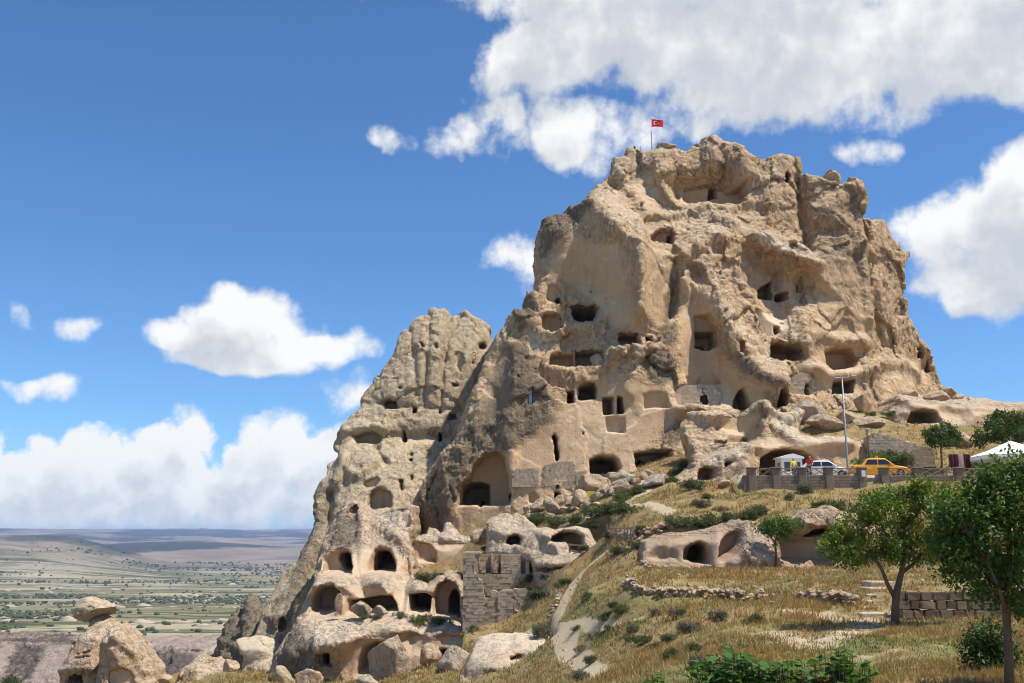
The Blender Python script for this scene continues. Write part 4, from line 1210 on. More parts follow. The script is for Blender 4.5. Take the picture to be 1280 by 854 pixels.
# ------------------------------------------------------------------ small formations down the valley edge
V_CTRL = [(110, 775, 97), (130, 770, 97.5), (100, 792, 95.4), (120, 800, 94.6), (138, 790, 96), (85, 822, 94.6), (110, 825, 93.8), (75, 840, 94.6), (100, 850, 94), (125, 845, 94.2), (100, 890, 93.5)]
V_OUT = [(70, 900), (72, 840), (80, 822), (88, 805), (97, 794), (104, 791), (110, 782), (113, 773), (128, 769), (134, 777), (140, 788), (140, 810), (138, 900)]
V_F = [('cave', [(82, 856), (84, 846), (92, 840), (102, 843), (104, 858)], 1.8, 0.3), ('cave', [(91, 818), (112, 813), (113, 816), (92, 821)], 0.5, 0.12), ('cave', [(89, 822), (112, 819), (112, 822), (89, 826)], 0.4, 0.12), ('ridge', [(73, 838), (90, 834), (118, 835)], 0.4, 0.6), ('ridge', [(84, 826), (118, 826)], 0.3, 0.3), ('mask', [(96, 790), (116, 790), (112, 806), (100, 806)], 1, 0.9, 0.3), ('mask', [(70, 810), (125, 805), (125, 860), (70, 860)], 1, 0.35, 0.4)]
chim = build_rock('fairy_chimney', V_CTRL, V_OUT, V_F, 0.15, ROCK_PINK, thick=5, edge_r=0.8, edge_out=0.08, macro=0.12, crag=0.12, fine=0.07, seed=51, label='fairy chimney balancing a dark boulder on a narrow neck', cat='rock')
V2_CTRL = [(144, 786, 92), (130, 800, 91), (155, 805, 90.8), (172, 822, 91.4), (122, 830, 91), (150, 835, 89.8), (185, 845, 91), (120, 850, 90.6), (155, 855, 89.4), (150, 890, 89), (140, 812, 90.2)]
V2_OUT = [(116, 900), (119, 840), (124, 805), (128, 797), (136, 788), (143, 782), (150, 786), (160, 800), (172, 815), (180, 828), (187, 842), (192, 900)]
V2_F = [('ridge', [(143, 788), (158, 803), (172, 819), (184, 838)], 0.35, 0.7), ('ridge', [(126, 806), (140, 795), (146, 797)], 0.4, 0.5), ('cave', [(132, 850), (135, 838), (150, 834), (166, 838), (170, 850), (168, 860), (134, 860)], 0.7, 0.4), ('mask', [(126, 803), (143, 782), (152, 788), (136, 806)], 1, 0.9, 0.3)]
chim2 = build_rock('tent_rock', V2_CTRL, V2_OUT, V2_F, 0.15, ROCK_PINK, thick=5, edge_r=0.7, edge_out=0.06, macro=0.10, crag=0.12, fine=0.07, seed=53, label='gable shaped tan rock peak beside the balanced boulder chimney', cat='rock')
Q_CTRL = [(313, 745, 112), (297, 762, 111), (320, 770, 109), (280, 800, 108), (305, 800, 106), (330, 800, 106), (270, 830, 107), (310, 840, 104)]
Q_OUT = [(262, 880), (264, 825), (267, 800), (275, 793), (282, 780), (290, 768), (296, 758), (301, 764), (306, 750), (312, 741), (318, 744), (326, 762), (338, 780), (350, 880)]
Q_F = [('ridge', [(313, 745), (315, 775), (305, 800)], 0.9, 0.9), ('ridge', [(300, 765), (300, 800)], 0.5, -0.8), ('mask', [(260, 740), (345, 740), (345, 850), (260, 850)], 0, 0.62, 1.0)]
pinn = build_rock('rock_pinnacle', Q_CTRL, Q_OUT, Q_F, 0.2, ROCK_GREY, thick=6, edge_r=1.2, edge_out=0.12, macro=0.4, crag=0.35, fine=0.12, seed=57, label='dark grey twin pointed pinnacle at the valley edge below the spire', cat='rock')
G_CTRL = [(294, 802, 96), (320, 797, 97), (343, 808, 97), (300, 812, 94.8), (325, 812, 94.2), (340, 818, 95.2), (318, 832, 94.2), (320, 850, 93.5), (300, 830, 95)]
G_OUT = [(296, 860), (298, 828), (294, 815), (290, 806), (292, 799), (305, 798), (318, 795), (330, 796), (342, 802), (348, 810), (350, 860)]
G_F = [('cave', [(296, 830), (298, 819), (303, 820), (303, 832)], 1.4, 0.2), ('mask', [(288, 790), (350, 790), (350, 812), (300, 812)], 1, 0.75, 0.4), ('mask', [(288, 790), (350, 790), (350, 830), (288, 830)], 2, 0.7, 0.4)]
pig = build_rock('rounded_rock', G_CTRL, G_OUT, G_F, 0.14, ROCK_PALE, thick=4, edge_r=0.9, edge_out=0.06, macro=0.25, crag=0.16, fine=0.08, seed=59, label='smooth rounded cream rock in front of the dark pinnacle', cat='rock')
E_CTRL = [(228, 838, 93), (250, 824, 94), (272, 830, 94), (245, 840, 91.5), (265, 845, 92), (225, 855, 92), (250, 870, 90.5)]
E_OUT = [(212, 900), (218, 852), (224, 842), (234, 834), (246, 823), (258, 826), (270, 824), (279, 832), (284, 850), (290, 900)]
E_F = [('ridge', [(226, 842), (240, 832), (250, 826)], 0.4, 0.6), ('mask', [(222, 842), (246, 822), (252, 828), (232, 845)], 1, 0.8, 0.3)]
wedge = build_rock('slanted_rock', E_CTRL, E_OUT, E_F, 0.15, ROCK_PINK, thick=5, edge_r=0.7, edge_out=0.08, macro=0.25, crag=0.25, fine=0.1, seed=61, label='broken slanting tan rock between the gable peak and the cream rock', cat='rock')
# cliff of the gorge beyond
Y_CTRL = [(0, 800, 225), (80, 802, 222), (200, 810, 215), (260, 818, 210), (0, 830, 216), (100, 832, 212), (230, 840, 204), (0, 870, 208), (250, 880, 198), (-60, 800, 225), (320, 815, 210), (150, 855, 208)]
Y_OUT = [(-70, 960), (-70, 797), (0, 797), (40, 799), (75, 801), (110, 804), (150, 806), (185, 808), (215, 808), (240, 808), (255, 812), (272, 818), (300, 822), (330, 840), (330, 960)]
Y_F = [('mask', [(170, 812), (250, 812), (235, 850), (190, 850)], 0, 0.5, 1.5), ('mask', [(200, 805), (268, 812), (255, 822), (215, 815)], 1, 0.8, 1.2), ('mask', [(-60, 797), (100, 800), (100, 806), (-60, 803)], 0, 0.6, 0.8), ('mask', [(20, 806), (60, 806), (40, 850), (0, 850)], 0, 0.5, 1.2), ('mask', [(90, 810), (110, 812), (100, 850), (80, 850)], 0, 0.5, 1.2)]
gorge = build_rock('gorge_cliff', Y_CTRL, Y_OUT, Y_F, 0.45, ROCK_MAUVE, thick=30, edge_r=0.8, edge_out=0.2, macro=1.0, crag=0.5, fine=0.2, seed=67, runnel=0.8, kind='structure')

# ------------------------------------------------------------------ hillside
GR = [  # (sighting x, y, distance)
    (1300, 854, 24), (1130, 854, 25.5), (1000, 854, 27), (900, 854, 28.5), (800, 854, 31), (740, 854, 37), (700, 854, 45), (640, 854, 54), (560, 854, 60), (500, 854, 66), (440, 858, 71),
    (1290, 800, 34), (1200, 790, 36.5), (1120, 782, 39), (1040, 795, 36), (960, 800, 36), (880, 806, 36.5), (820, 815, 39), (760, 830, 42), (740, 800, 53), (720, 825, 50), (690, 800, 63), (700, 770, 65), (672, 775, 75), (690, 716, 78.2), (664, 722, 82), (740, 707, 76), (720, 712, 75.5),
    (780, 742, 53), (860, 752, 50), (950, 754, 48), (1040, 757, 45.5), (1085, 770, 41), (790, 775, 47), (860, 775, 43.5), (930, 775, 42), (1000, 775, 41),
    (780, 735, 54), (860, 744, 51.4), (950, 745, 49.6), (1040, 746, 47.2), (1130, 776, 40), (1240, 776, 39.5), (1300, 776, 39), (1130, 746, 42.6), (1180, 742, 43), (1240, 740, 43.5), (1300, 738, 43.5), (1095, 727, 46.5), (1080, 745, 44.2),
    (800, 712, 63), (870, 714, 62), (940, 714, 61), (1010, 712, 61), (1090, 706, 61), (1180, 712, 55), (1290, 715, 52), (740, 705, 70), (705, 712, 76), (672, 735, 80), (640, 777, 79.6), (615, 779, 80), (662, 772, 78.4), (684, 752, 75), (640, 790, 75), (690, 740, 74), (730, 735, 62), (800, 725, 58), (900, 728, 56), (1000, 726, 54), (1150, 725, 50),
    (815, 655, 71.5), (870, 648, 72), (930, 642, 72), (1000, 634, 72), (1060, 636, 71.5), (1130, 650, 70), (1200, 660, 64), (1290, 660, 62),
    (780, 640, 78), (850, 625, 77), (930, 614, 78.5), (1000, 614, 78), (1060, 612, 77.5), (1130, 610, 77), (1210, 608, 76), (1300, 605, 75.5), (1000, 622, 75), (1100, 622, 74),
    (760, 670, 77), (760, 655, 80), (800, 615, 88), (840, 605, 88), (760, 605, 95), (720, 625, 94), (680, 640, 93), (650, 652, 93), (700, 655, 88), (740, 640, 87), (620, 655, 95), (600, 675, 94), (600, 700, 92),
    (540, 716, 93), (565, 706, 94), (578, 722, 92.2), (530, 728, 92.2), (592, 714, 91), (630, 692, 89),
    (1000, 512, 103), (1040, 515, 102), (1100, 520, 101.5), (1060, 540, 97), (1120, 540, 97), (1180, 548, 96), (1150, 560, 93.5), (1220, 560, 94), (1300, 545, 98), (1090, 568, 92), (1190, 582, 89),
]
_g = np.array(GR, float)
_gw = PX(_g[:, :2], _g[:, 2])
extra = []
PLAT_Z = 4.75
for x_, y_ in ((19, 80), (24, 80), (30, 80), (36, 80), (42, 80), (48, 80), (20, 87), (26, 87.5), (32, 88), (38, 88), (44, 88), (52, 86), (56, 80), (62, 84)):
    extra.append((x_, y_, PLAT_Z))
for x_, y_, z_ in ((0, 0, -1.75), (-12, 0, -2.2), (12, 0, -1.75), (0, 4, -2.2), (-10, 5, -3.4), (10, 5, -2.3), (0, 9, -3.3), (10, 10, -3.3), (-10, 12, -4.6), (5, 18, -3.7), (14, 18, -3.6), (-2, 22, -4.2), (-16, 22, -6.5),
                   (-16, 40, -8.5), (-25, 55, -11), (-32, 70, -13.5), (-38, 85, -14.5), (-45, 100, -17), (-60, 80, -22), (-60, 40, -20), (-50, 15, -14), (-30, 0, -6), (-30, 95, -12.5), (-22, 85, -10.5), (-18, 74, -10.0), (-12, 68, -9.6),
                   (-70, 120, -28), (-40, 130, -20), (-30, 118, -12), (-20, 100, -4), (-10, 100, -1.5), (0, 105, 2.5), (10, 108, 6), (20, 112, 9), (40, 118, 13), (60, 125, 15), (75, 120, 14.5), (75, 100, 11.5), (75, 80, 5), (75, 60, 1), (75, 40, -3), (60, 20, -3.2), (40, 0, -1.8),
                   (20, 135, 5), (60, 140, 12), (-20, 135, -10), (90, 140, 12), (5, 100, 3.5), (18, 100, 9), (28, 102, 12), (36, 106, 13.3)):
    extra.append((x_, y_, z_))
ex = np.array(extra)
gp = np.concatenate([_gw, ex])
g_fit = rbf_fit(gp[:, :2], gp[:, 2], 0.15)
GH = 0.28
g_x = np.arange(-72, 92, GH)
g_y = np.arange(-6, 142, GH)
GX, GY = np.meshgrid(g_x, g_y, indexing='ij')
GZ = rbf_eval(g_fit, np.stack([GX.ravel(), GY.ravel()], 1)).reshape(GX.shape)
_p = np.stack([GX.ravel(), GY.ravel(), np.zeros(GX.size)], 1)
n_big = fbm(_p / 5.0, 3, 0.5, seed=70).reshape(GX.shape)
n_sm = fbm(_p / 1.1, 4, 0.6, seed=71).reshape(GX.shape)
n_rg = fbm(_p / np.array([3.2, 1.6, 1]), 3, 0.5, seed=72, ridged=True).reshape(GX.shape)
# masks laid on the ground
gm = np.zeros(GX.shape + (3,))


def on_ground(px_list, Ys):
    return np.array([[P(x, y, Y).x, Y] for (x, y), Y in zip(px_list, Ys)])


def path(px_list, Ys, width, val=1.0, ch=0):
    d, _ = line_d(on_ground(px_list, Ys), GX, GY)
    gm[..., ch] = np.maximum(gm[..., ch], val * sstep(1.5 - d / width))


path([(755, 690), (740, 700), (720, 712), (700, 745), (690, 768), (680, 785), (690, 800)], [72, 71, 70, 66, 64, 62, 58], 0.45)
path([(660, 790), (700, 800), (725, 822), (740, 840), (746, 854)], [66, 58, 47, 41, 37], 0.55)
path([(690, 800), (750, 800), (800, 800)], [60, 53, 47], 0.4, 0.8)
path([(700, 654), (740, 638), (775, 634), (800, 622), (812, 610)], [88, 86, 85, 86, 89], 0.55)
path([(775, 634), (810, 636), (840, 650)], [85, 79, 74], 0.5)
path([(985, 765), (1040, 775), (1085, 782), (1060, 800), (1020, 810), (960, 790)], [43, 41, 39, 36, 33, 38], 0.7, 0.62)
path([(1150, 810), (1060, 835), (980, 845)], [32, 29, 28], 1.0, 0.4)
path([(900, 850), (1000, 835), (1100, 825), (1200, 820)], [29, 30, 30, 30], 4.6, 1.0, 1)
path([(1010, 770), (950, 790)], [42, 38], 2.0, 0.5, 1)
path([(830, 595), (800, 605), (760, 615), (700, 640)], [91, 92, 93, 92], 1.4, 0.7)
path([(1000, 512), (1060, 512), (1120, 520)], [103, 102, 101], 2.0, 0.45)
path([(690, 745), (720, 770), (760, 790)], [66, 57, 48], 2.2, 0.5, 1)
path([(1020, 790), (1080, 775), (1180, 770)], [36, 40, 41], 1.0, 0.5, 0)
# the paved parking terrace
inpl = (GX > 17.5) & (GX < 66) & (GY > 78.2 + 0.0 * GX) & (GY < 89.0)
gm[..., 0] = np.where(inpl, 1.0, gm[..., 0])
rough_g = 1 - 0.75 * np.clip(gm[..., 0], 0, 1)
GZ = GZ + rough_g * (0.24 * n_big + 0.18 * n_sm + 0.12 * n_rg) * np.clip((GY - 12) / 15, 0.2, 1)
GZ = np.where(inpl, PLAT_Z + 0.02 * n_big, GZ)
# floors cut into the slope in front of and inside the cave rocks
for (xa, xb, ya, yb, zf) in ((-30, -8.6, 70.5, 95, -10.8), (-9.4, -3.6, 71, 91.4, -10.2), (8.4, 22.8, 60.0, 70.0, -1.95), (3.2, 8.2, 77.6, 84.0, -2.7), (-3.2, 3.4, 83.5, 90.0, -2.3), (-4.2, 2.6, 57.2, 66.5, -8.2),
                              (14.0, 34.0, 84.0, 95.0, 4.6), (38, 56, 98.0, 105.0, 11.0), (-44, -20, 86, 112, -14.5)):
    w = sstep((GX - xa) / 0.8) * sstep((xb - GX) / 0.8) * sstep((GY - ya) / 1.2) * sstep((yb - GY) / 0.9)
    GZ = GZ * (1 - w) + np.minimum(GZ, zf + 0.1 * n_sm) * w
nX, nY = GX.shape
fi = np.arange(nX * nY).reshape(nX, nY)
gf = np.stack([fi[:-1, :-1].ravel(), fi[1:, :-1].ravel(), fi[1:, 1:].ravel(), fi[:-1, 1:].ravel()], 1)
me = mesh_from('ground', np.stack([GX.ravel(), GY.ravel(), GZ.ravel()], 1), gf, GROUND, True, gm.reshape(-1, 3))
tag(link('ground', me), kind='structure')


def gz(x, y):
    fx = min(max((x - g_x[0]) / GH, 0), nX - 1.001)
    fy = min(max((y - g_y[0]) / GH, 0), nY - 1.001)
    i, j = int(fx), int(fy)
    a, b = fx - i, fy - j
    return float((GZ[i, j] * (1 - a) + GZ[i + 1, j] * a) * (1 - b) + (GZ[i, j + 1] * (1 - a) + GZ[i + 1, j + 1] * a) * b)


def hit(px, py, near=15.0, far=125.0):
    """where the line of sight through a sighting meets the hillside"""
    Y = near
    while Y < far:
        p = P(px, py, Y)
        if p.z <= gz(p.x, p.y):
            return Vector((p.x, p.y, gz(p.x, p.y)))
        Y += 0.15
    p = P(px, py, far)
    return Vector((p.x, p.y, gz(p.x, p.y)))


# ------------------------------------------------------------------ plain and hills out to the horizon
def plain_mat():
    m, N, b = new_mat('valley_fields')
    pos = geo_pos(N)
    big = N.noise(pos, 0.0007, 4, 0.6)
    fld = N.voronoi(N.mapping(pos, (0.0030, 0.0075, 0.0)), 1.0, out='Color')
    fs = N.n.new('ShaderNodeSeparateColor')
    N.put(fs.inputs[0], fld)
    c = N.mix(fs.outputs[0], (0.30, 0.24, 0.13), (0.19, 0.18, 0.08))
    c = N.mix(N.ramp(fs.outputs[1], 0.55, 0.75), c, (0.40, 0.34, 0.20))
    c = N.mix(N.ramp(fs.outputs[2], 0.75, 0.9), c, (0.36, 0.30, 0.20))
    strp = N.noise(N.mapping(pos, (0.0022, 0.016, 0.0)), 1.0, 6, 0.68)
    c = N.mix(N.ramp(strp, 0.48, 0.58, 0, 0.85), c, (0.050, 0.064, 0.024))
    wh = N.noise(N.mapping(pos, (0.006, 0.018, 0.0), (31, 7, 0)), 1.0, 6, 0.7)
    c = N.mix(N.ramp(wh, 0.60, 0.72, 0, 0.75), c, (0.44, 0.38, 0.29))
    sc_ = N.noise(pos, 0.05, 4, 0.7)
    c = N.mix(N.ramp(sc_, 0.56, 0.66, 0, 0.7), c, (0.06, 0.08, 0.03))
    # hills above the plain: bare pinkish earth with cloud shadows painted as dark patches
    sz = N.n.new('ShaderNodeSeparateXYZ')
    N.put(sz.inputs[0], pos)
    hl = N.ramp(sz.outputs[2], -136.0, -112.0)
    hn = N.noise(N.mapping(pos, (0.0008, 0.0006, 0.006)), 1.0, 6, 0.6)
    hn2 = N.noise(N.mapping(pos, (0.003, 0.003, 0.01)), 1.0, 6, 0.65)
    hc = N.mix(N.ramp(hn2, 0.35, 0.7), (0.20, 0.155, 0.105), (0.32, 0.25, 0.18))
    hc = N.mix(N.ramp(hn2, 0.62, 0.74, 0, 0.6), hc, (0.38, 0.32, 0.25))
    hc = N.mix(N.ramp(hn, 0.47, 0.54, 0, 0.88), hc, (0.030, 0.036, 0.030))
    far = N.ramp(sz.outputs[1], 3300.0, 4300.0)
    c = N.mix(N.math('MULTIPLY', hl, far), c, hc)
    N.put(b.inputs['Base Color'], c)
    b.inputs['Roughness'].default_value = 1.0
    b.inputs['Specular IOR Level'].default_value = 0.0
    return m


az_ = np.radians(np.concatenate([np.arange(-75, -32, 1.5), np.arange(-32, 33, 0.16), np.arange(33, 76, 1.5)]))
rr = np.exp(np.linspace(math.log(150.0), math.log(34000.0), 330))
AZ, RR = np.meshgrid(az_, rr, indexing='ij')
FX, FY = RR * np.sin(AZ), RR * np.cos(AZ)
q = np.stack([FX.ravel(), FY.ravel(), np.zeros(FX.size)], 1)
base = np.interp(RR, [150, 300, 800, 2000, 3500, 6000, 34000], [-45, -62, -83, -115, -141, -142, -142])
nh = fbm(q / 2600.0, 5, 0.5, seed=80).reshape(FX.shape)
nr = fbm(q / 1700.0, 6, 0.52, seed=85, ridged=True).reshape(FX.shape)
nf = fbm(q / 120.0, 3, 0.5, seed=87).reshape(FX.shape)
mid_w = np.exp(-((RR - 4700) / 800.0) ** 2) * sstep((np.radians(-18.0) - AZ) / np.radians(6))
mid2_w = np.exp(-((RR - 6300) / 500.0) ** 2) * np.exp(-((AZ - np.radians(-18)) / np.radians(5)) ** 2)
rise = np.interp(RR, [2700, 3600, 5000, 7000, 9500, 12500, 16000, 34000], [0, 8, 38, 78, 132, 200, 190, 60])
und = np.interp(RR, [2900, 4200, 6000, 9000, 13000], [2, 16, 40, 75, 105])
FZ = base + rise + und * (0.55 * nh + 0.55 * nr) + mid_w * (80 + 42 * nr) + mid2_w * (22 + 10 * nr) + np.clip(RR / 900.0, 0.2, 1.6) * 2.2 * nf
nA, nR = FX.shape
fi = np.arange(nA * nR).reshape(nA, nR)
ff = np.stack([fi[:-1, :-1].ravel(), fi[:-1, 1:].ravel(), fi[1:, 1:].ravel(), fi[1:, :-1].ravel()], 1)
ff = ff[:, ::-1]
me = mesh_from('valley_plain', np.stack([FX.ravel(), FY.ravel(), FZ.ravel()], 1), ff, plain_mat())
tag(link('valley_plain', me), kind='structure')
plain_r, plain_a = rr, az_


def plain_z(x, y):
    r, a = math.hypot(x, y), math.atan2(x, y)
    j = min(max(np.searchsorted(rr, r), 1), nR - 1)
    i = min(max(np.searchsorted(az_, a), 1), nA - 1)
    return float(FZ[i, j])


# ------------------------------------------------------------------ air
def make_haze():
    bm = bmesh.new()
    bmesh.ops.create_cube(bm, size=1.0)
    for v in bm.verts:
        v.co = (v.co.x * 70000, v.co.y * 70200 , (v.co.z + 0.5) * 600 - 480)
    me = bpy.data.meshes.new('haze')
    bm.to_mesh(me)
    bm.free()
    m = bpy.data.materials.new('haze')
    m.use_nodes = True
    t = m.node_tree
    t.nodes.clear()
    o = t.nodes.new('ShaderNodeOutputMaterial')
    pv = t.nodes.new('ShaderNodeVolumePrincipled')
    pv.inputs['Color'].default_value = (0.46, 0.66, 1.0, 1)
    pv.inputs['Density'].default_value = 0.000066
    pv.inputs['Anisotropy'].default_value = 0.0
    t.links.new(pv.outputs[0], o.inputs['Volume'])
    me.materials.append(m)
    tag(link('haze', me), kind='stuff')


make_haze()

# ------------------------------------------------------------------ small mesh tools
class MB:
    """collects shapes into one mesh"""
    def __init__(self):
        self.v, self.f = [], []

    def add(self, vs, fs):
        o = len(self.v)
        self.v += [tuple(p) for p in vs]
        self.f += [tuple(i + o for i in f) for f in fs]
        return self

    def box(self, x0, x1, y0, y1, z0, z1):
        c = [(x, y, z) for z in (z0, z1) for y in (y0, y1) for x in (x0, x1)]
        return self.add(c, [(0, 2, 3, 1), (4, 5, 7, 6), (0, 1, 5, 4), (2, 6, 7, 3), (0, 4, 6, 2), (1, 3, 7, 5)])

    def bar(self, a, b, w, h=None):
        """square beam between two points"""
        a, b = Vector(a), Vector(b)
        h = h or w
        d = (b - a).normalized()
        s = d.cross(Vector((0, 0, 1)))
        s = s.normalized() if s.length > 1e-3 else Vector((1, 0, 0))
        u = s.cross(d).normalized()
        c = [p + s * (i * w / 2) + u * (j * h / 2) for p in (a, b) for j in (-1, 1) for i in (-1, 1)]
        return self.add(c, [(0, 1, 3, 2), (4, 6, 7, 5), (0, 4, 5, 1), (2, 3, 7, 6), (0, 2, 6, 4), (1, 5, 7, 3)])

    def tube(self, pts, rad, n=8, cap=True):
        pts = [Vector(p) for p in pts]
        rad = list(rad) if hasattr(rad, '__len__') else [rad] * len(pts)
        rings, ref = [], None
        for i, p in enumerate(pts):
            d = (pts[min(i + 1, len(pts) - 1)] - pts[max(i - 1, 0)]).normalized()
            if ref is None:
                ref = Vector((1, 0, 0)) if abs(d.x) < 0.8 else Vector((0, 1, 0))
            s = (ref - d * ref.dot(d)).normalized()
            ref = s
            u = d.cross(s)
            rings.append([p + (s * math.cos(2 * math.pi * k / n) + u * math.sin(2 * math.pi * k / n)) * rad[i] for k in range(n)])
        vs = [q for r in rings for q in r]
        fs = []
        for i in range(len(pts) - 1):
            for k in range(n):
                a, b = i * n + k, i * n + (k + 1) % n
                fs.append((a, b, b + n, a + n))
        if cap:
            fs.append(tuple(range(n - 1, -1, -1)))
            fs.append(tuple((len(pts) - 1) * n + k for k in range(n)))
        return self.add(vs, fs)

    def prism(self, poly, y0, y1):
        """polygon in x,z pulled from y0 to y1"""
        n = len(poly)
        vs = [(x, y0, z) for x, z in poly] + [(x, y1, z) for x, z in poly]
        fs = [tuple(range(n)), tuple(range(2 * n - 1, n - 1, -1))] + [(k, k + n, (k + 1) % n + n, (k + 1) % n) for k in range(n)]
        return self.add(vs, fs)

    def mesh(self, name, mat, smooth=False):
        me = bpy.data.meshes.new(name)
        me.from_pydata(self.v, [], self.f)
        bm = bmesh.new()
        bm.from_mesh(me)
        bmesh.ops.recalc_face_normals(bm, faces=bm.faces)
        bm.to_mesh(me)
        bm.free()
        if smooth:
            me.polygons.foreach_set('use_smooth', [True] * len(me.polygons))
        me.materials.append(mat)
        me.update()
        return me

    def build(self, name, mat, parent=None, smooth=False, bev=0.0):
        me = self.mesh(name, mat, smooth)
        if bev:
            bm = bmesh.new()
            bm.from_mesh(me)
            bmesh.ops.remove_doubles(bm, verts=bm.verts, dist=1e-5)
            bmesh.ops.bevel(bm, geom=list(bm.edges), offset=bev, segments=1, affect='EDGES', clamp_overlap=True)
            bm.to_mesh(me)
            bm.free()
        return link(name, me, parent)


def rel(px, py, Y, o):
    """sighting -> coordinates local to an unrotated thing at o"""
    return P(px, py, Y) - Vector(o)


WOOD = plain('weathered_wood', (0.30, 0.22, 0.15), 0.85, vary=0.3, scale=9)
WHITE = plain('white_paint', (0.78, 0.77, 0.74), 0.5, vary=0.05)
GREY_METAL = plain('galvanised_steel', (0.26, 0.28, 0.30), 0.5, 0.3, 0.1)
DARK = plain('dark_rubber', (0.03, 0.03, 0.032), 0.7)
GLASS = plain('dark_glass', (0.02, 0.025, 0.03), 0.08, spec=0.6)
STONE = cut_stone('wall_stone', (0.22, 0.16, 0.105), (0.36, 0.27, 0.18))
STONE_D = plain('parapet_stone', (0.23, 0.17, 0.125), 0.95, vary=0.35, scale=2.2)
STONE_L = plain('limestone_tread', (0.46, 0.385, 0.285), 0.95, vary=0.2, scale=2.5)
BARK = plain('bark', (0.12, 0.085, 0.06), 0.95, vary=0.4, scale=12)
RED = plain('red_cloth', (0.72, 0.02, 0.025), 0.7, vary=0.08)
YELLOW_P = plain('taxi_yellow', (0.80, 0.36, 0.02), 0.3, vary=0.03, spec=0.5)
CARWHITE = plain('car_white', (0.72, 0.73, 0.74), 0.3, vary=0.03, spec=0.5)
CANVAS = plain('white_canvas', (0.82, 0.81, 0.80), 0.8, vary=0.04)
SKIN = plain('skin', (0.45, 0.28, 0.20), 0.6)
YSHIRT = plain('yellow_shirt', (0.78, 0.60, 0.04), 0.8)
RSHIRT = plain('red_shirt', (0.62, 0.03, 0.03), 0.8)
DENIM = plain('dark_trousers', (0.04, 0.05, 0.08), 0.9)
HAIR = plain('dark_hair', (0.03, 0.02, 0.015), 0.7)
SIGN_Y = plain('sign_yellow', (0.68, 0.58, 0.05), 0.6)
MAROON = plain('maroon_cloth', (0.10, 0.018, 0.022), 0.9, vary=0.4)
CREAM = plain('cream_cloth', (0.60, 0.50, 0.38), 0.9, vary=0.2)
HEADL = plain('lamp_lens', (0.75, 0.75, 0.72), 0.1, spec=0.6)
TAILL = plain('tail_lens', (0.5, 0.02, 0.02), 0.2, spec=0.6)
RUSTY = plain('red_brick', (0.36, 0.13, 0.08), 0.9, vary=0.3)
SHUTTER = plain('grey_blue_shutter', (0.30, 0.36, 0.38), 0.7)

def in_poly(poly, x, z):
    return bool(poly_sd(np.array(poly), np.array([x]), np.array([z]))[0] > 0)


def block_fill(m, poly, yf, rng_, bw=(0.34, 0.6), bh=0.24, dep=0.16):
    """courses of cut stones filling an outline (x,z); yf(x,z) is the wall surface"""
    xs, zs = [p[0] for p in poly], [p[1] for p in poly]
    z = min(zs)
    while z < max(zs):
        h = bh * rng_.uniform(0.85, 1.15)
        x = min(xs) - rng_.uniform(0, 0.3)
        while x < max(xs):
            w = rng_.uniform(*bw)
            if in_poly(poly, x + w / 2, z + h / 2):
                x0, x1 = max(x, min(xs)), min(x + w, max(xs))
                y = yf(x + w / 2, z + h / 2) - rng_.uniform(0.0, 0.05)
                g = 0.007
                if x1 - x0 > 0.08:
                    m.box(x0 + g, x1 - g, y, y + dep, z + g, min(z + h, max(zs)) - g)
            x += w
        z += h
    return m


# ------------------------------------------------------------------ boulders
def boulder_mesh(name, seed, mat, sub=4, cuts=15, rough=0.07):
    bm = bmesh.new()
    bmesh.ops.create_icosphere(bm, subdivisions=sub, radius=1.0)
    v = np.array([x.co[:] for x in bm.verts])
    rng = np.random.default_rng(seed)
    for _ in range(cuts):
        n = rng.normal(size=3)
        n /= np.linalg.norm(n)
        h = rng.uniform(0.48, 0.82)
        d = v @ n - h
        v = v - np.clip(d, 0, None)[:, None] * n * 0.96
    nn = v / np.linalg.norm(v, axis=1, keepdims=True)
    v = v + nn * (rough * fbm(v * 1.7 + seed, 4, 0.55, seed=seed) + 0.05 * facets(v * 2.2 + seed, seed))[:, None]
    for x, c in zip(bm.verts, v):
        x.co = c
    me = bpy.data.meshes.new(name)
    bm.to_mesh(me)
    bm.free()
    me.polygons.foreach_set('use_smooth', [True] * len(me.polygons))
    a = me.color_attributes.new('mask', 'FLOAT_COLOR', 'POINT')
    a.data.foreach_set('color', np.tile(np.array([0.12, 0.3, 0.3, 1.0], np.float32), len(me.vertices)))
    me.materials.append(mat)
    return me


BM_ = {k: [boulder_mesh('boulder', 10 * s + i, m) for i in range(5)] for s, (k, m) in enumerate((('tan', ROCK), ('pale', ROCK_PALE), ('pink', ROCK_PINK), ('grey', ROCK_GREY)))}
brng = random.Random(5)


def boulder(px, py, w, h=None, kind='pale', Y=None, label='', group=None, tilt=0.3, sink=0.25, name='boulder', dep=None):
    h = h or w * brng.uniform(0.6, 0.8)
    if Y is None:
        base = hit(px, py + h * 0.45)
        Y = base.y
    k = Y / FPX
    c = P(px, py, Y)
    o = link(name, brng.choice(BM_[kind]))
    o.scale = (w * k * 0.68, (dep or w * brng.uniform(0.7, 0.95)) * k * 0.68, h * k * 0.72)
    o.location = (c.x, c.y + o.scale[1] * 0.3, c.z)
    o.rotation_euler = (brng.uniform(-tilt, tilt) * 0.5, brng.uniform(-tilt, tilt), brng.uniform(-0.6, 0.6))
    tag(o, label, 'boulder', group)
    return o


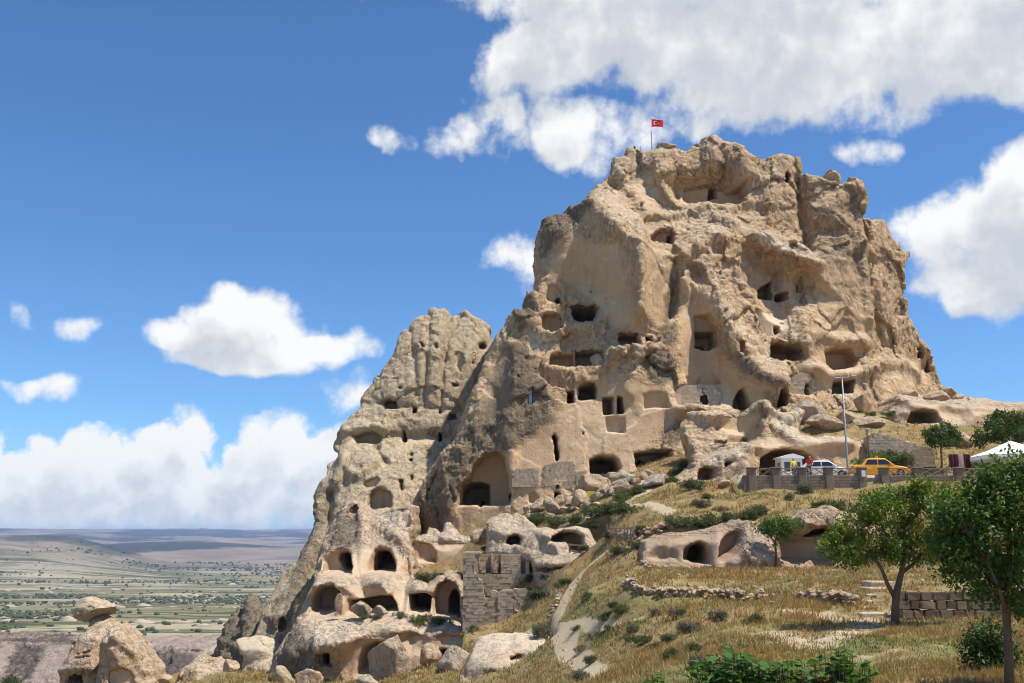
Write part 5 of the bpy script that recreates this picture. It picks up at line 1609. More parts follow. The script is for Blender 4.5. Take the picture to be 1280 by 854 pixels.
LR = 'angular pale boulder in the rubble heap under the fortress wall'
for (x, y, w) in ((692, 636, 24), (676, 634, 22), (725, 625, 26), (742, 610, 34), (755, 616, 20), (766, 615, 16), (776, 609, 22), (784, 599, 24), (765, 600, 22), (795, 601, 14), (712, 628, 16), (747, 622, 14), (704, 637, 11), (665, 647, 13),
                  (733, 633, 12), (718, 636, 11), (758, 606, 16), (688, 645, 12), (700, 628, 15), (735, 617, 15), (684, 627, 14), (771, 622, 10), (729, 609, 16), (752, 599, 14), (660, 638, 12), (672, 645, 10), (804, 596, 12), (812, 592, 14), (745, 630, 9), (787, 609, 10), (650, 650, 10), (707, 617, 12)):
    boulder(x, y, w, kind=brng.choice(['pale', 'pink', 'pale', 'tan']), label=LR, group='boulders of the rubble heap', tilt=0.6)
boulder(817, 602, 34, 16, 'pale', label='flat smooth pale slab with a small hole beside the footpath')
boulder(601, 671, 20, 15, 'pink', label='rounded pink boulder on the knobbed rock end', Y=90.5)
boulder(594, 676, 13, 10, 'pink', label='small pink boulder leaning on the rounded boulder by the knobbed rock', Y=90)
# above the parking terrace
for (x, y, w, h, kd, lb) in ((1078, 504, 20, 27, 'tan', 'upright tan boulder standing on the grass shelf'), (1131, 518, 26, 25, 'tan', 'leaning wedge boulder beside the shaded hollow'), (1055, 522, 20, 18, 'tan', 'round brown boulder behind the tall lamp post'),
                             (1032, 531, 48, 17, 'pink', 'long flat topped boulder on the slope over the arched cave'), (1086, 528, 34, 12, 'pink', 'low sloping slab lying on the dry shelf'), (1184, 520, 30, 18, 'pink', 'slanting slab propped against the rock ledge'),
                             (1046, 506, 24, 13, 'tan', 'brown boulder between the pale block and the upright boulder'), (1012, 514, 46, 28, 'pale', 'big pale block fallen below the fortress doorway'), (1205, 552, 24, 18, 'pink', 'pinkish block behind the small round tree'),
                             (1172, 496, 24, 13, 'pink', 'brown boulder at the right toe of the fortress'), (1187, 489, 15, 12, 'tan', 'squat boulder on the skyline at the fortress toe'), (1201, 497, 14, 9, 'tan', 'small boulder on the skyline next to the squat one'),
                             (1115, 514, 14, 12, 'tan', 'small brown boulder beside the leaning wedge'), (1098, 508, 30, 10, 'pink', 'low ledge block behind the upright boulder'), (1140, 492, 22, 12, 'tan', 'rough block under the fortress right flank'), (988, 508, 22, 12, 'pink', 'low block by the conical doorway'),
                             (905, 605, 14, 12, 'tan', 'brown stone tucked under the leaning rock by the parapet end')):
    boulder(x, y, w, h, kd, label=lb, Y={1172: 112, 1187: 113, 1201: 112, 1140: 110}.get(x))
# below the cave dwellings
boulder(490, 824, 46, 46, 'pale', Y=70, label='large tilted pale boulder before the lowest arched cave', tilt=0.5)
boulder(452, 760, 22, 14, 'pale', Y=84, label='wedge boulder lying in front of the wide low cave')
boulder(475, 763, 15, 10, 'pale', Y=83.6, label='small pale boulder next to the wedge boulder')
boulder(424, 757, 10, 20, 'pink', Y=84.2, label='upright stone pillar between the two cave rooms')
boulder(567, 830, 40, 40, 'pale', Y=66, label='cracked pale boulder left of the bleached slope', tilt=0.5)
boulder(536, 822, 28, 22, 'pink', Y=70, label='pinkish boulder between the tilted and cracked boulders')
boulder(462, 856, 28, 16, 'pale', Y=67, label='low pale boulder at the foot of the arched cave')
boulder(388, 852, 34, 22, 'pink', Y=74, label='sloping boulder below the framed doorway', tilt=0.5)
boulder(352, 850, 30, 26, 'grey', Y=80, label='grey boulder beside the dwelling rock foot')
boulder(303, 850, 20, 16, 'pale', Y=88, label='cream boulder under the rounded rock')
boulder(288, 836, 24, 18, 'tan', Y=90, label='brown boulder left of the cream boulder')
boulder(205, 851, 18, 14, 'tan', Y=90, label='small boulder between gable peak and slanted rock')
cap = boulder(116, 761, 38, 21, 'grey', Y=97.2, label='dark weathered boulder balanced on the chimney neck', tilt=0.0, name='balanced_boulder')
cap.data = boulder_mesh('balanced_boulder', 93, ROCK_GREY, 5, 5, 0.16)
cap.rotation_euler = (0, -0.18, 0.2)
boulder(646, 398, 22, 18, 'grey', Y=109, label='dark boulder perched on the fortress left shoulder')
boulder(663, 374, 14, 19, 'grey', Y=109.5, label='dark upright boulder higher on the fortress left shoulder')
boulder(750, 453, 20, 17, 'pale', Y=103.2, label='pale boulder resting in a cave ledge of the fortress')
for (x, y, w, h, lb) in ((788, 190, 12, 12, 'dark stump of rock at the summit left end'), (832, 186, 26, 14, 'broad brown block beside the flag pole'), (872, 184, 14, 10, 'pale block on the summit beside the highest crag'), (1041, 222, 17, 22, 'square stone block standing on the right battlement'), (1024, 228, 14, 12, 'small block left of the square battlement stone'), (1066, 228, 16, 12, 'small block right of the square battlement stone')):
    boulder(x, y, w, h, 'tan', Y=122 if x < 900 else 117.6, label=lb)

# ------------------------------------------------------------------ walls of loose stones
def stone_row(name, px_line, label, cat, height, mat_kind='pink', n=60, seed=1, spread=0.35, sz=(0.24, 0.5)):
    r = random.Random(seed)
    pts = [hit(x, y) for x, y in px_line]
    root = empty(name, pts[0])
    tag(root, label, cat)
    L = [(pts[i + 1] - pts[i]).length for i in range(len(pts) - 1)]
    T = sum(L)
    for k in range(n):
        s = (k + r.uniform(-0.3, 0.3)) / n * T
        i = 0
        while i < len(L) - 1 and s > L[i]:
            s -= L[i]
            i += 1
        p = pts[i].lerp(pts[i + 1], min(max(s / L[i], 0), 1))
        p.y += r.uniform(-spread, spread) * 0.6
        w = r.uniform(*sz)
        z = gz(p.x, p.y) + r.choice([0.05, 0.2, 0.38]) * height
        o = link('stone', r.choice(BM_[mat_kind]), root)
        o.location = Vector((p.x, p.y, z)) - root.location
        o.scale = (w * 0.62, w * 0.55, w * r.uniform(0.28, 0.42))
        o.rotation_euler = (r.uniform(-.2, .2), r.uniform(-.2, .2), r.uniform(0, 3))
    return root


stone_row('dry_stone_row', [(780, 738), (800, 742), (830, 746), (880, 748), (920, 750), (958, 750)], 'tumbled low dry stone wall along the grass terrace edge', 'wall', 0.9, n=120, seed=3)
stone_row('dry_stone_row', [(998, 748), (1020, 750), (1045, 753), (1068, 758)], 'short broken dry stone wall left of the stone steps', 'wall', 0.9, n=62, seed=4)
stone_row('dry_stone_row', [(800, 672), (815, 668), (835, 662), (850, 660)], 'rough stone crest wall over the left end of the terrace caves', 'wall', 0.9, 'pink', n=40, seed=5)
stone_row('rubble_bank', [(770, 668), (785, 672), (800, 675)], 'bank of loose stones under the wooden fence', 'rubble', 0.8, 'pale', n=36, seed=6, spread=1.0)
stone_row('stone_trail', [(705, 733), (700, 745), (694, 758), (686, 768)], 'trail of pale stones beside the steep footpath', 'rubble', 0.4, 'pale', n=44, seed=7, spread=0.9, sz=(0.15, 0.4))
stone_row('stone_heap', [(803, 702), (806, 708), (812, 712)], 'small heap of pale stones at the terrace cave rock corner', 'rubble', 0.6, 'pale', n=14, seed=8, spread=0.8)

# retaining wall of squared blocks
def block_mesh(seed):
    r = random.Random(seed)
    m = MB().box(-.5, .5, -.5, .5, -.5, .5)
    me = m.mesh('stone_block', STONE)
    bm = bmesh.new()
    bm.from_mesh(me)
    for v in bm.verts:
        v.co += Vector((r.uniform(-.06, .06), r.uniform(-.05, .05), r.uniform(-.07, .07)))
    bmesh.ops.bevel(bm, geom=list(bm.edges), offset=0.09, segments=2, affect='EDGES')
    bm.to_mesh(me)
    bm.free()
    return me


BLK = [block_mesh(s) for s in range(6)]


def block_wall(name, x0, x1, y0, y1, zb, rows, rh, bw, label, seed=0, mat=None):
    r = random.Random(seed)
    root = empty(name, (x0, y0, zb))
    tag(root, label, 'wall')
    for k in range(rows):
        x = x0 + r.uniform(-0.2, 0)
        while x < x1:
            w = r.uniform(*bw)
            t = (x - x0) / (x1 - x0)
            o = link('stone_block', r.choice(BLK), root)
            o.scale = (w * 0.97, 0.5 + r.uniform(0, 0.2), rh * r.uniform(0.88, 1.02))
            o.location = (x + w / 2 - x0, (y1 - y0) * t + k * 0.05 + r.uniform(-.04, .04), (k + 0.5) * rh)
            o.rotation_euler = (0, r.uniform(-.06, .06), r.choice([0, math.pi]) + math.atan2(y1 - y0, x1 - x0))
            x += w
    return root


p0, p1 = P(1127, 776, 40.2), P(1300, 776, 39.6)
block_wall('retaining_blocks', p0.x, p1.x, p0.y, p1.y, p0.z - 0.25, 4, 0.34, (0.32, 0.62), 'low retaining wall of squared brown blocks behind the leafy tree', 2)

# steps
root = empty('stone_steps', P(1090, 768, 41.2))
tag(root, 'short flight of worn stone steps up the grass bank', 'steps')
for k in range(6):
    t = k / 5.0
    a = P(1072 + 12 * t, 767 - 39 * t, 41.0 + 5.2 * t)
    b = P(1104 + 16 * t, 767 - 39 * t, 41.0 + 5.2 * t)
    m = MB().box(a.x - root.location.x, b.x - root.location.x, a.y - 0.45 - root.location.y, a.y + 0.75 - root.location.y, a.z - 0.35 - root.location.z, a.z + 0.05 - root.location.z)
    m.build('step', STONE_L, root, bev=0.04)

# ------------------------------------------------------------------ parapet of the parking terrace
root = empty('stone_parapet', P(930, 612, 78))
tag(root, 'brown stone parapet with square pillars and crossed wooden rails along the parking terrace', 'wall')
o0 = root.location
PW = []
for (xa, xb) in ((929, 1037), (1037, 1074), (1112, 1205), (1205, 1330), (1074, 1112)):
    a, b = P(xa, 590, 78).x, P(xb, 590, 78).x
    zt = P(xa, 594 if xa != 1074 else 597, 78).z
    dy = {1037: 0.04, 1205: 0.05, 1074: 0.09}.get(xa, 0)
    MB().box(a - o0.x, b - o0.x, dy, 0.55, -1.6, zt - o0.z).build('wall_section', masonry_mat('parapet_masonry', (0.22, 0.16, 0.115), (0.29, 0.215, 0.155), (0.14, 0.10, 0.075), 0.5, 0.24) if xa == 929 else bpy.data.materials['parapet_masonry'], root, bev=0.02)
pil = [940, 970.5, 1003, 1036.5, 1078, 1106, 1148, 1200, 1246, 1292]
for x in pil:
    c = P(x, 590, 78).x - o0.x
    w = 0.30
    zt = P(x, 586, 78).z - o0.z
    MB().box(c - w, c + w, -0.08, 0.63, -1.2, zt).build('pillar', STONE_D, root, bev=0.03)
    MB().box(c - w - 0.07, c + w + 0.07, -0.16, 0.70, zt + 0.002, zt + 0.13).build('pillar_cap', STONE_D, root, bev=0.04)
for a, b in zip(pil[:-1], pil[1:]):
    if a == 1078:
        continue
    xa, xb = P(a, 590, 78).x - o0.x + 0.28, P(b, 590, 78).x - o0.x - 0.28
    z0_, z1_ = P(a, 593, 78).z - o0.z, P(a, 585.5, 78).z - o0.z
    MB().bar((xa, 0.28, z1_), (xb, 0.28, z1_), 0.08).build('top_rail', WOOD, root)
    n = 2 if b - a < 36 else 3
    for k in range(n):
        u0, u1 = xa + (xb - xa) * k / n, xa + (xb - xa) * (k + 1) / n
        MB().bar((u0, 0.24, z0_), (u1, 0.24, z1_), 0.06).build('cross_rail', WOOD, root)
        MB().bar((u0, 0.32, z1_), (u1, 0.32, z0_), 0.06).build('cross_rail', WOOD, root)
c = P(1079, 590, 77.9)
m = MB().box(-0.15, 0.15, -0.02, 0.02, -0.24, 0.24).build('notice_board', WHITE)
m.location = (c.x, 77.86, P(1079, 592, 77.9).z)
tag(m, 'small white notice board fixed to a parapet pillar beside the taxi', 'sign')

# rubble retaining wall behind the car park
root = empty('rubble_terrace', P(1088, 570, 89.5))
tag(root, 'rough rubble wall with sloping top behind the yellow taxi', 'wall')
o0 = root.location
pl = [(1087, 584), (1087, 545), (1094, 542), (1108, 546), (1125, 550), (1140, 556), (1155, 560), (1166, 564), (1168, 584)]
MB().prism([((P(x, y, 89.5) - o0).x, (P(x, y, 89.5) - o0).z) for x, y in pl], -0.2, 1.6).build('wall_face', MORTAR, root)
RUBBLE_PL = [((P(x, y, 89.5) - o0).x, (P(x, y, 89.5) - o0).z) for x, y in pl]
tag(block_fill(MB(), RUBBLE_PL, lambda x, z: -0.25, random.Random(4), (0.22, 0.62), 0.27, 0.2).build('rubble_stone', CUT, root), kind='stuff')
r = random.Random(9)
for k in range(34):
    t = k / 33 * 7 + 1e-6
    i = min(int(t), 5) + 1
    a, b = pl[i], pl[i + 1]
    u = min(max(t - int(t), 0), 1)
    q_ = P(a[0] + (b[0] - a[0]) * u, a[1] + (b[1] - a[1]) * u, 89.6) - o0
    o = link('cap_stone', r.choice(BM_['pink']), root)
    o.location = q_ + Vector((0, r.uniform(0, 0.8), 0))
    s = r.uniform(0.16, 0.32)
    o.scale = (s * 1.2, s, s * 0.7)
    o.rotation_euler = (0, r.uniform(-.3, .3), r.uniform(0, 3))

# ------------------------------------------------------------------ cars
def loft(stations, n_side=None):
    """body from cross-sections: (x, [(y,z) ... half profile from bottom centre to top centre])"""
    m = MB()
    rings = []
    for x, half in stations:
        ring = [(x, y, z) for y, z in half] + [(x, -y, z) for y, z in half[::-1] if True]
        rings.append(ring)
    n = len(rings[0])
    vs = [p for r_ in rings for p in r_]
    fs = []
    for i in range(len(rings) - 1):
        for k in range(n):
            a, b = i * n + k, i * n + (k + 1) % n
            fs.append((a, b, b + n, a + n))
    fs.append(tuple(range(n)))
    fs.append(tuple((len(rings) - 1) * n + k for k in range(n - 1, -1, -1)))
    return m.add(vs, fs)


def make_car(name, label, loc, rz, paint, taxi=False, L=4.2, H=1.45):
    root = empty(name, loc, rz)
    tag(root, label, 'car')
    hw = 0.83

    def sec(x, zb, zt, w):
        return (x, [(w * 0.9, zb), (w, zb + 0.14), (w * 1.01, zb + (zt - zb) * 0.55), (w * 0.97, zt - 0.06), (w * 0.86, zt)])
    h = L / 2
    body = loft([sec(-h, 0.42, 0.74, hw * 0.86), sec(-h + 0.12, 0.28, 0.90, hw * 0.95), sec(-h + 0.5, 0.24, 0.95, hw), sec(-0.4, 0.22, 0.93, hw * 1.02), sec(0.7, 0.22, 0.92, hw), sec(h - 0.9, 0.24, 0.86, hw * 0.99), sec(h - 0.3, 0.26, 0.76, hw * 0.93), sec(h, 0.36, 0.62, hw * 0.8)])
    b = body.build('body', paint, root, smooth=False, bev=0.03)

    def cab(x, w, zt):
        return (x, [(hw * 0.96, 0.90), (hw * 0.95, 0.92), ((hw * 0.95 + w) / 2, (0.92 + zt) / 2), (w, zt - 0.05), (w * 0.88, zt)])
    back = -h + (0.35 if not taxi else 0.75)
    cabin = loft([cab(back, hw * 0.90, 0.96), cab(back + 0.45, hw * 0.76, H - 0.05), cab(-0.2, hw * 0.74, H), cab(0.35, hw * 0.74, H - 0.03), cab(1.05, hw * 0.92, 0.95)])
    cabin.build('roof', paint, root, bev=0.02)
    for sy in (-1, 1):
        def side(x, t):
            y0_, y1_ = hw * 0.965, hw * 0.78
            return (x, sy * (y0_ + (y1_ - y0_) * t + 0.015), 0.97 + (H - 0.14 - 0.97) * t)
        for xa, xb, xc, xd in ((back + 0.25, -0.28, back + 0.50, -0.28), (-0.2, 0.86, -0.2, 0.36)):
            q_ = [side(xa, 0), side(xb, 0), side(xd, 1), side(xc, 1)]
            MB().add(q_ + [(x, y - sy * 0.03, z) for x, y, z in q_], [(0, 1, 2, 3), (7, 6, 5, 4), (0, 4, 5, 1), (1, 5, 6, 2), (2, 6, 7, 3), (3, 7, 4, 0)]).build('side_window', GLASS, root)
        for xw in (-h + 0.75, h - 0.8):
            t = MB().tube([(xw, sy * (hw - 0.16), 0.30), (xw, sy * (hw + 0.03), 0.30)], 0.30, 18).build('wheel', DARK, root)
            MB().tube([(xw, sy * (hw + 0.028), 0.30), (xw, sy * (hw + 0.045), 0.30)], 0.18, 14).build('rim', GREY_METAL, t)
        MB().box(h - 0.10, h + 0.02, sy * 0.62 - 0.14, sy * 0.62 + 0.14, 0.56, 0.68).build('headlight', HEADL, root)
        MB().box(-h - 0.02, -h + 0.05, sy * 0.64 - 0.12, sy * 0.64 + 0.12, 0.62, 0.80).build('tail_light', TAILL, root)
        MB().box(0.62, 0.78, sy * (hw + 0.08) - 0.09, sy * (hw + 0.08) + 0.09, 0.95, 1.07).build('wing_mirror', paint, root)
        MB().box(-0.62, -0.45, sy * (hw * 1.03) - 0.012, sy * (hw * 1.03) + 0.012, 0.76, 0.80).build('door_handle', GREY_METAL, root)
    ws = [(1.03, -0.66, 0.98), (1.03, 0.66, 0.98), (0.42, 0.52, H - 0.07), (0.42, -0.52, H - 0.07)]
    MB().add([(x + 0.02, y, z + 0.02) for x, y, z in ws] + [(x - 0.02, y, z - 0.02) for x, y, z in ws], [(0, 1, 2, 3), (7, 6, 5, 4), (0, 4, 5, 1), (1, 5, 6, 2), (2, 6, 7, 3), (3, 7, 4, 0)]).build('windscreen', GLASS, root)
    rw = [(back + 0.04, -0.62, 1.0), (back + 0.04, 0.62, 1.0), (back + 0.42, 0.52, H - 0.10), (back + 0.42, -0.52, H - 0.10)]
    MB().add([(x - 0.02, y, z + 0.01) for x, y, z in rw] + [(x + 0.02, y, z - 0.02) for x, y, z in rw], [(0, 1, 2, 3), (7, 6, 5, 4), (0, 4, 5, 1), (1, 5, 6, 2), (2, 6, 7, 3), (3, 7, 4, 0)]).build('rear_window', GLASS, root)
    MB().box(h - 0.06, h + 0.05, -0.7, 0.7, 0.34, 0.48).build('bumper', paint if taxi else DARK, root, bev=0.02)
    if taxi:
        MB().box(-0.25, -0.05, -0.22, 0.22, H + 0.0, H + 0.13).build('roof_sign', YELLOW_P, root, bev=0.02)
    return root


c = P(1030, 590, 82.6)
make_car('white_car', 'white hatchback parked behind the parapet beside the kiosk', (c.x, c.y, PLAT_Z), math.radians(-12), CARWHITE)
c = P(1099, 590, 80.8)
make_car('yellow_taxi', 'orange yellow taxi parked behind the parapet', (c.x, c.y, PLAT_Z), math.radians(-6), YELLOW_P, True, 4.5, 1.5)

# ------------------------------------------------------------------ kiosk
c = P(986, 585, 89.2)
root = empty('ticket_kiosk', (c.x, c.y, PLAT_Z), math.radians(6))
tag(root, 'small white ticket kiosk standing in the arched cave mouth', 'kiosk')
root.scale = (0.92, 0.92, 0.88)
k = 1.02
b = MB()
b.box(-k, k, -0.9, 0.9, 0.0, 2.35)
b.build('walls', WHITE, root, bev=0.03)
MB().prism([(-k - 0.18, 2.352), (k + 0.18, 2.352), (k + 0.1, 2.55), (0.1, 2.85), (-k - 0.1, 2.5)], -1.05, 1.05).build('roof', WHITE, root)
for xa, xb, za in ((-0.78, -0.22, 1.05), (0.22, 0.80, 1.05)):
    w = MB().box(xa, xb, -0.93, -0.89, za, za + 0.95).build('window', GLASS, root)
    MB().box(xa - 0.06, xb + 0.06, -0.96, -0.902, za - 0.08, za - 0.002).build('sill', WHITE, w)
MB().box(-k - 0.02, -k + 0.02, -0.5, 0.2, 0.05, 2.0).build('door', GREY_METAL, root)

# ------------------------------------------------------------------ people
def make_person(name, label, loc, rz, shirt, lean=0.0, arm=0.3):
    root = empty(name, loc, rz)
    tag(root, label, 'person')

    def skin_mesh(nm, verts, edges, radii, mat, root_i=0, sub=2):
        me = bpy.data.meshes.new(nm)
        me.from_pydata(verts, edges, [])
        o = bpy.data.objects.new(nm, me)
        COL.objects.link(o)
        md = o.modifiers.new('skin', 'SKIN')
        for i, v in enumerate(me.skin_vertices[0].data):
            v.radius = (radii[i], radii[i])
            v.use_root = (i == root_i)
        sd_ = o.modifiers.new('sub', 'SUBSURF')
        sd_.levels = sd_.render_levels = sub
        dg = bpy.context.evaluated_depsgraph_get()
        m2 = bpy.data.meshes.new_from_object(o.evaluated_get(dg))
        bpy.data.objects.remove(o)
        m2.materials.clear()
        m2.materials.append(mat)
        m2.polygons.foreach_set('use_smooth', [True] * len(m2.polygons))
        return link(nm, m2, root)
    lx = lean
    body_v = [(0, 0, .95), (lx * .3, 0, 1.15), (lx * .7, 0, 1.38), (lx * .9, 0, 1.47), (lx, 0, 1.54), (lx * 1.1, -.02, 1.62), (lx * 1.1, -.02, 1.70),
              (lx * .75 - .19, 0, 1.40), (lx * .75 - .27, -.05, 1.14), (lx * .75 - .24, -.22 * arm * 2, .95), (lx * .75 - .23, -.28 * arm * 2, .88),
              (lx * .75 + .19, 0, 1.40), (lx * .75 + .27, -.05, 1.14), (lx * .75 + .24, -.26 * arm * 2, .98), (lx * .75 + .23, -.32 * arm * 2, .92),
              (-.10, 0, .86), (-.11, -.02, .48), (-.11, .02, .08), (-.11, -.14, .04), (.10, 0, .86), (.12, .02, .48), (.13, .05, .08), (.13, -.11, .04)]
    body_e = [(0, 1), (1, 2), (2, 3), (3, 4), (4, 5), (5, 6), (2, 7), (7, 8), (8, 9), (9, 10), (2, 11), (11, 12), (12, 13), (13, 14), (0, 15), (15, 16), (16, 17), (17, 18), (0, 19), (19, 20), (20, 21), (21, 22)]
    rad = [.13, .125, .14, .06, .055, .09, .075, .06, .045, .033, .038, .06, .045, .033, .038, .085, .06, .045, .035, .085, .06, .045, .035]
    skin_mesh('body', body_v, body_e, rad, SKIN)
    cl_v = body_v[:4] + [body_v[7], body_v[8], body_v[11], body_v[12]]
    skin_mesh('shirt', cl_v[:3] + [(lx * .88, 0, 1.45)] + cl_v[4:], [(0, 1), (1, 2), (2, 3), (2, 4), (4, 5), (2, 6), (6, 7)], [.145, .142, .155, .075, .075, .062, .075, .062], shirt)
    skin_mesh('trousers', [(0, 0, .96), body_v[15], body_v[16], (-.11, .02, .12), body_v[19], body_v[20], (.13, .05, .12)], [(0, 1), (1, 2), (2, 3), (0, 4), (4, 5), (5, 6)], [.14, .10, .075, .062, .10, .075, .062], DENIM)
    skin_mesh('hair', [(lx * 1.1, .01, 1.66), (lx * 1.1, .02, 1.735)], [(0, 1)], [.092, .07], HAIR)
    return root


c = P(992, 585, 83.4)
make_person('person', 'person in a yellow shirt standing beside the kiosk', (c.x, c.y, PLAT_Z), 0.3, YSHIRT)
c = P(1011, 585, 81.0)
make_person('person', 'person in a red shirt leaning towards the white car', (c.x, c.y, PLAT_Z), -0.5, RSHIRT, 0.12, 0.6)

# ------------------------------------------------------------------ lamp posts, sign, flag
c = P(1060, 590, 84.5)
root = empty('lamp_post', (c.x, c.y, PLAT_Z))
tag(root, 'tall grey steel lamp post with two heads behind the white car', 'lamp post')
MB().tube([(0, 0, 0), (0, 0, 0.5), (0, 0, 8.7)], [0.14, 0.10, 0.06], 10).build('pole', GREY_METAL, root, True)
MB().tube([(0, 0, 0), (0, 0, 0.08)], 0.25, 10).build('base_plate', GREY_METAL, root)
MB().tube([(-0.35, 0, 8.62), (0.75, -0.1, 8.72)], 0.035, 6).build('arm', GREY_METAL, root)
for x, y, z in ((-0.45, 0, 8.62), (0.95, -0.12, 8.76)):
    MB().box(x - 0.24, x + 0.24, y - 0.12, y + 0.12, z - 0.06, z + 0.06).build('lamp_head', GREY_METAL, root, bev=0.03)
c = P(1086, 572, 88.2)
root = empty('garden_lamp', (c.x, c.y, gz(c.x, c.y)))
tag(root, 'short dark lamp post in front of the rubble wall', 'lamp post')
hh = P(1086, 541, 88.2).z - gz(c.x, c.y)
MB().tube([(0, 0, 0), (0, 0, hh)], [0.06, 0.04], 8).build('pole', DARK, root, True)
MB().tube([(0, 0, hh), (0, 0, hh + 0.08), (0, 0, hh + 0.30), (0, 0, hh + 0.36)], [0.05, 0.14, 0.16, 0.05], 10).build('lamp_head', GREY_METAL, root)

p = hit(739, 630)
p = P(739, 626, 91.0)
root = empty('path_sign', (p.x, p.y, gz(p.x, p.y) - 0.05))
tag(root, 'small yellow sign on a post among the rubble boulders', 'sign')
zz = P(739, 618, 91.0).z - root.location.z
MB().tube([(0, 0.04, 0), (0, 0.04, zz)], 0.035, 6).build('post', GREY_METAL, root)
MB().box(-0.36, 0.36, -0.02, 0.02, zz - 0.28, zz + 0.28).build('board', SIGN_Y, root)

# flag
p = castle.at(815, 192)
Yf = 121.5
p = P(815, 190, Yf)
root = empty('flag_pole', (p.x, p.y, p.z - 0.6))
tag(root, 'red flag with white crescent and star flying from the summit pole', 'flag')
top = P(815, 149, Yf).z - root.location.z
MB().tube([(0, 0, 0), (0, 0, top)], [0.06, 0.04], 8).build('pole', GREY_METAL, root, True)
MB().tube([(0, 0, top - 0.005), (0, 0, top + 0.08)], 0.07, 8).build('finial', GREY_METAL, root)
FW, FHh = 1.62, 1.08


def flag_pt(u, v, off=0.0):
    x = 0.05 + u * FW * (0.94)
    y = 0.16 * math.sin(u * 6.5 + v * 1.0) * u + off
    z = top - 0.04 - v * FHh * (1 - 0.18 * u) - 0.16 * u * u + 0.05 * math.sin(u * 7.0)
    return (x, y, z)


m = MB()
nu, nv = 18, 10
for s, off in ((1, -0.006), (-1, 0.006)):
    vs = [flag_pt(i / nu, j / nv, off) for i in range(nu + 1) for j in range(nv + 1)]
    fs = [(i * (nv + 1) + j, (i + 1) * (nv + 1) + j, (i + 1) * (nv + 1) + j + 1, i * (nv + 1) + j + 1)[::s] for i in range(nu) for j in range(nv)]
    m.add(vs, fs)
fl = m.build('flag', RED, root, True)
cr = MB()
cu, cv, ro, ri, sh = 0.34, 0.5, 0.26, 0.208, 0.062
N_ = 40
outer = [(cu + ro * FHh / FW * math.cos(t), cv + ro * math.sin(t)) for t in np.linspace(math.radians(35), math.radians(325), N_)]
inner = [(cu + (sh + ri * math.cos(t) * 1.0) * FHh / FW, cv + ri * math.sin(t)) for t in np.linspace(math.radians(46), math.radians(314), N_)]
for off in (-0.016, 0.016):
    vs = [flag_pt(u, v, off) for u, v in outer + inner]
    cr.add(vs, [(i, i + 1, N_ + i + 1, N_ + i) for i in range(N_ - 1)])
cr.build('crescent', WHITE, fl)
st = MB()
pts = []
for i in range(10):
    r_ = 0.13 if i % 2 == 0 else 0.052
    t = math.pi + i * math.pi / 5
    pts.append((0.56 + r_ * math.cos(t) * FHh / FW, 0.5 + r_ * math.sin(t)))
for off in (-0.016, 0.016):
    st.add([flag_pt(u, v, off) for u, v in pts] + [flag_pt(0.56, 0.5, off)], [(i, (i + 1) % 10, 10) for i in range(10)])
st.build('star', WHITE, fl)
p = P(824, 186, 121)
root = empty('instrument_post', (p.x, p.y, p.z - 0.4))
tag(root, 'small grey instrument on a post beside the flag pole', 'instrument')
MB().tube([(0, 0, 0), (0, 0, 0.95)], 0.05, 6).build('post', GREY_METAL, root)
MB().box(-0.2, 0.22, -0.12, 0.12, 0.95, 1.2).build('head', GREY_METAL, root, bev=0.03)
for x, lb in ((801, 'thin steel railing post on the summit left of the flag'), (848, 'thin steel railing post on the summit right of the flag')):
    p = P(x, 190, 121)
    o = MB().tube([(0, 0, 0), (0, 0, 0.95)], [0.05, 0.03], 6).build('railing_post', GREY_METAL)
    o.location = (p.x, p.y, p.z - 0.2)
    tag(o, lb, 'post')

# ------------------------------------------------------------------ white tent, rugs
c = P(1265, 575, 80.5)
root = empty('canopy_tent', (c.x, c.y, PLAT_Z))
tag(root, 'white pyramid canopy tent on the terrace behind the trees', 'tent')
hw = 2.75
ze = P(1225, 571, 80.5).z - PLAT_Z
za = P(1265, 551, 80.5).z - PLAT_Z
ap = (0, 0, za)
cn = [(-hw, -hw, ze), (hw, -hw, ze), (hw, hw, ze), (-hw, hw, ze)]
m = MB()
for i in range(4):
    a, b = Vector(cn[i]), Vector(cn[(i + 1) % 4])
    mid = (a + b) / 2 + Vector((0, 0, 0.05))
    A = Vector(ap)
    q1, q2, q3 = a.lerp(A, 0.5) - Vector((0, 0, 0.10)), mid.lerp(A, 0.5) - Vector((0, 0, 0.14)), b.lerp(A, 0.5) - Vector((0, 0, 0.10))
    m.add([a, mid, b, q1, q2, q3, A], [(0, 1, 4, 3), (1, 2, 5, 4), (3, 4, 6), (4, 5, 6)])
m.build('canopy', CANVAS, root)
m = MB()
for i in range(4):
    a, b = Vector(cn[i]), Vector(cn[(i + 1) % 4])
    nseg = 10
    for k_ in range(nseg):
        u0, u1 = a.lerp(b, k_ / nseg), a.lerp(b, (k_ + 1) / nseg)
        um = (u0 + u1) / 2
        d = Vector((0, 0, -0.28))
        m.add([u0, u1, u1 + d * 0.8, um + d * 1.2, u0 + d * 0.8], [(0, 1, 2, 3, 4)])
m.build('valance', CANVAS, root)
for x, y, z in cn:
    MB().tube([(x * 0.99, y * 0.99, 0), (x * 0.99, y * 0.99, ze)], 0.045, 8).build('leg', GREY_METAL, root)
c = P(1200, 580, 82)
root = empty('rug_rack', (c.x, c.y, PLAT_Z))
tag(root, 'rail hung with maroon and cream cloths beside the white tent', 'rack')
zt = P(1200, 569, 82).z - PLAT_Z
root.scale = (0.8, 0.8, 1.0)
for x in (-1.1, 1.1):
    MB().tube([(x, 0, 0), (x, 0, zt)], 0.05, 6).build('post', WOOD, root)
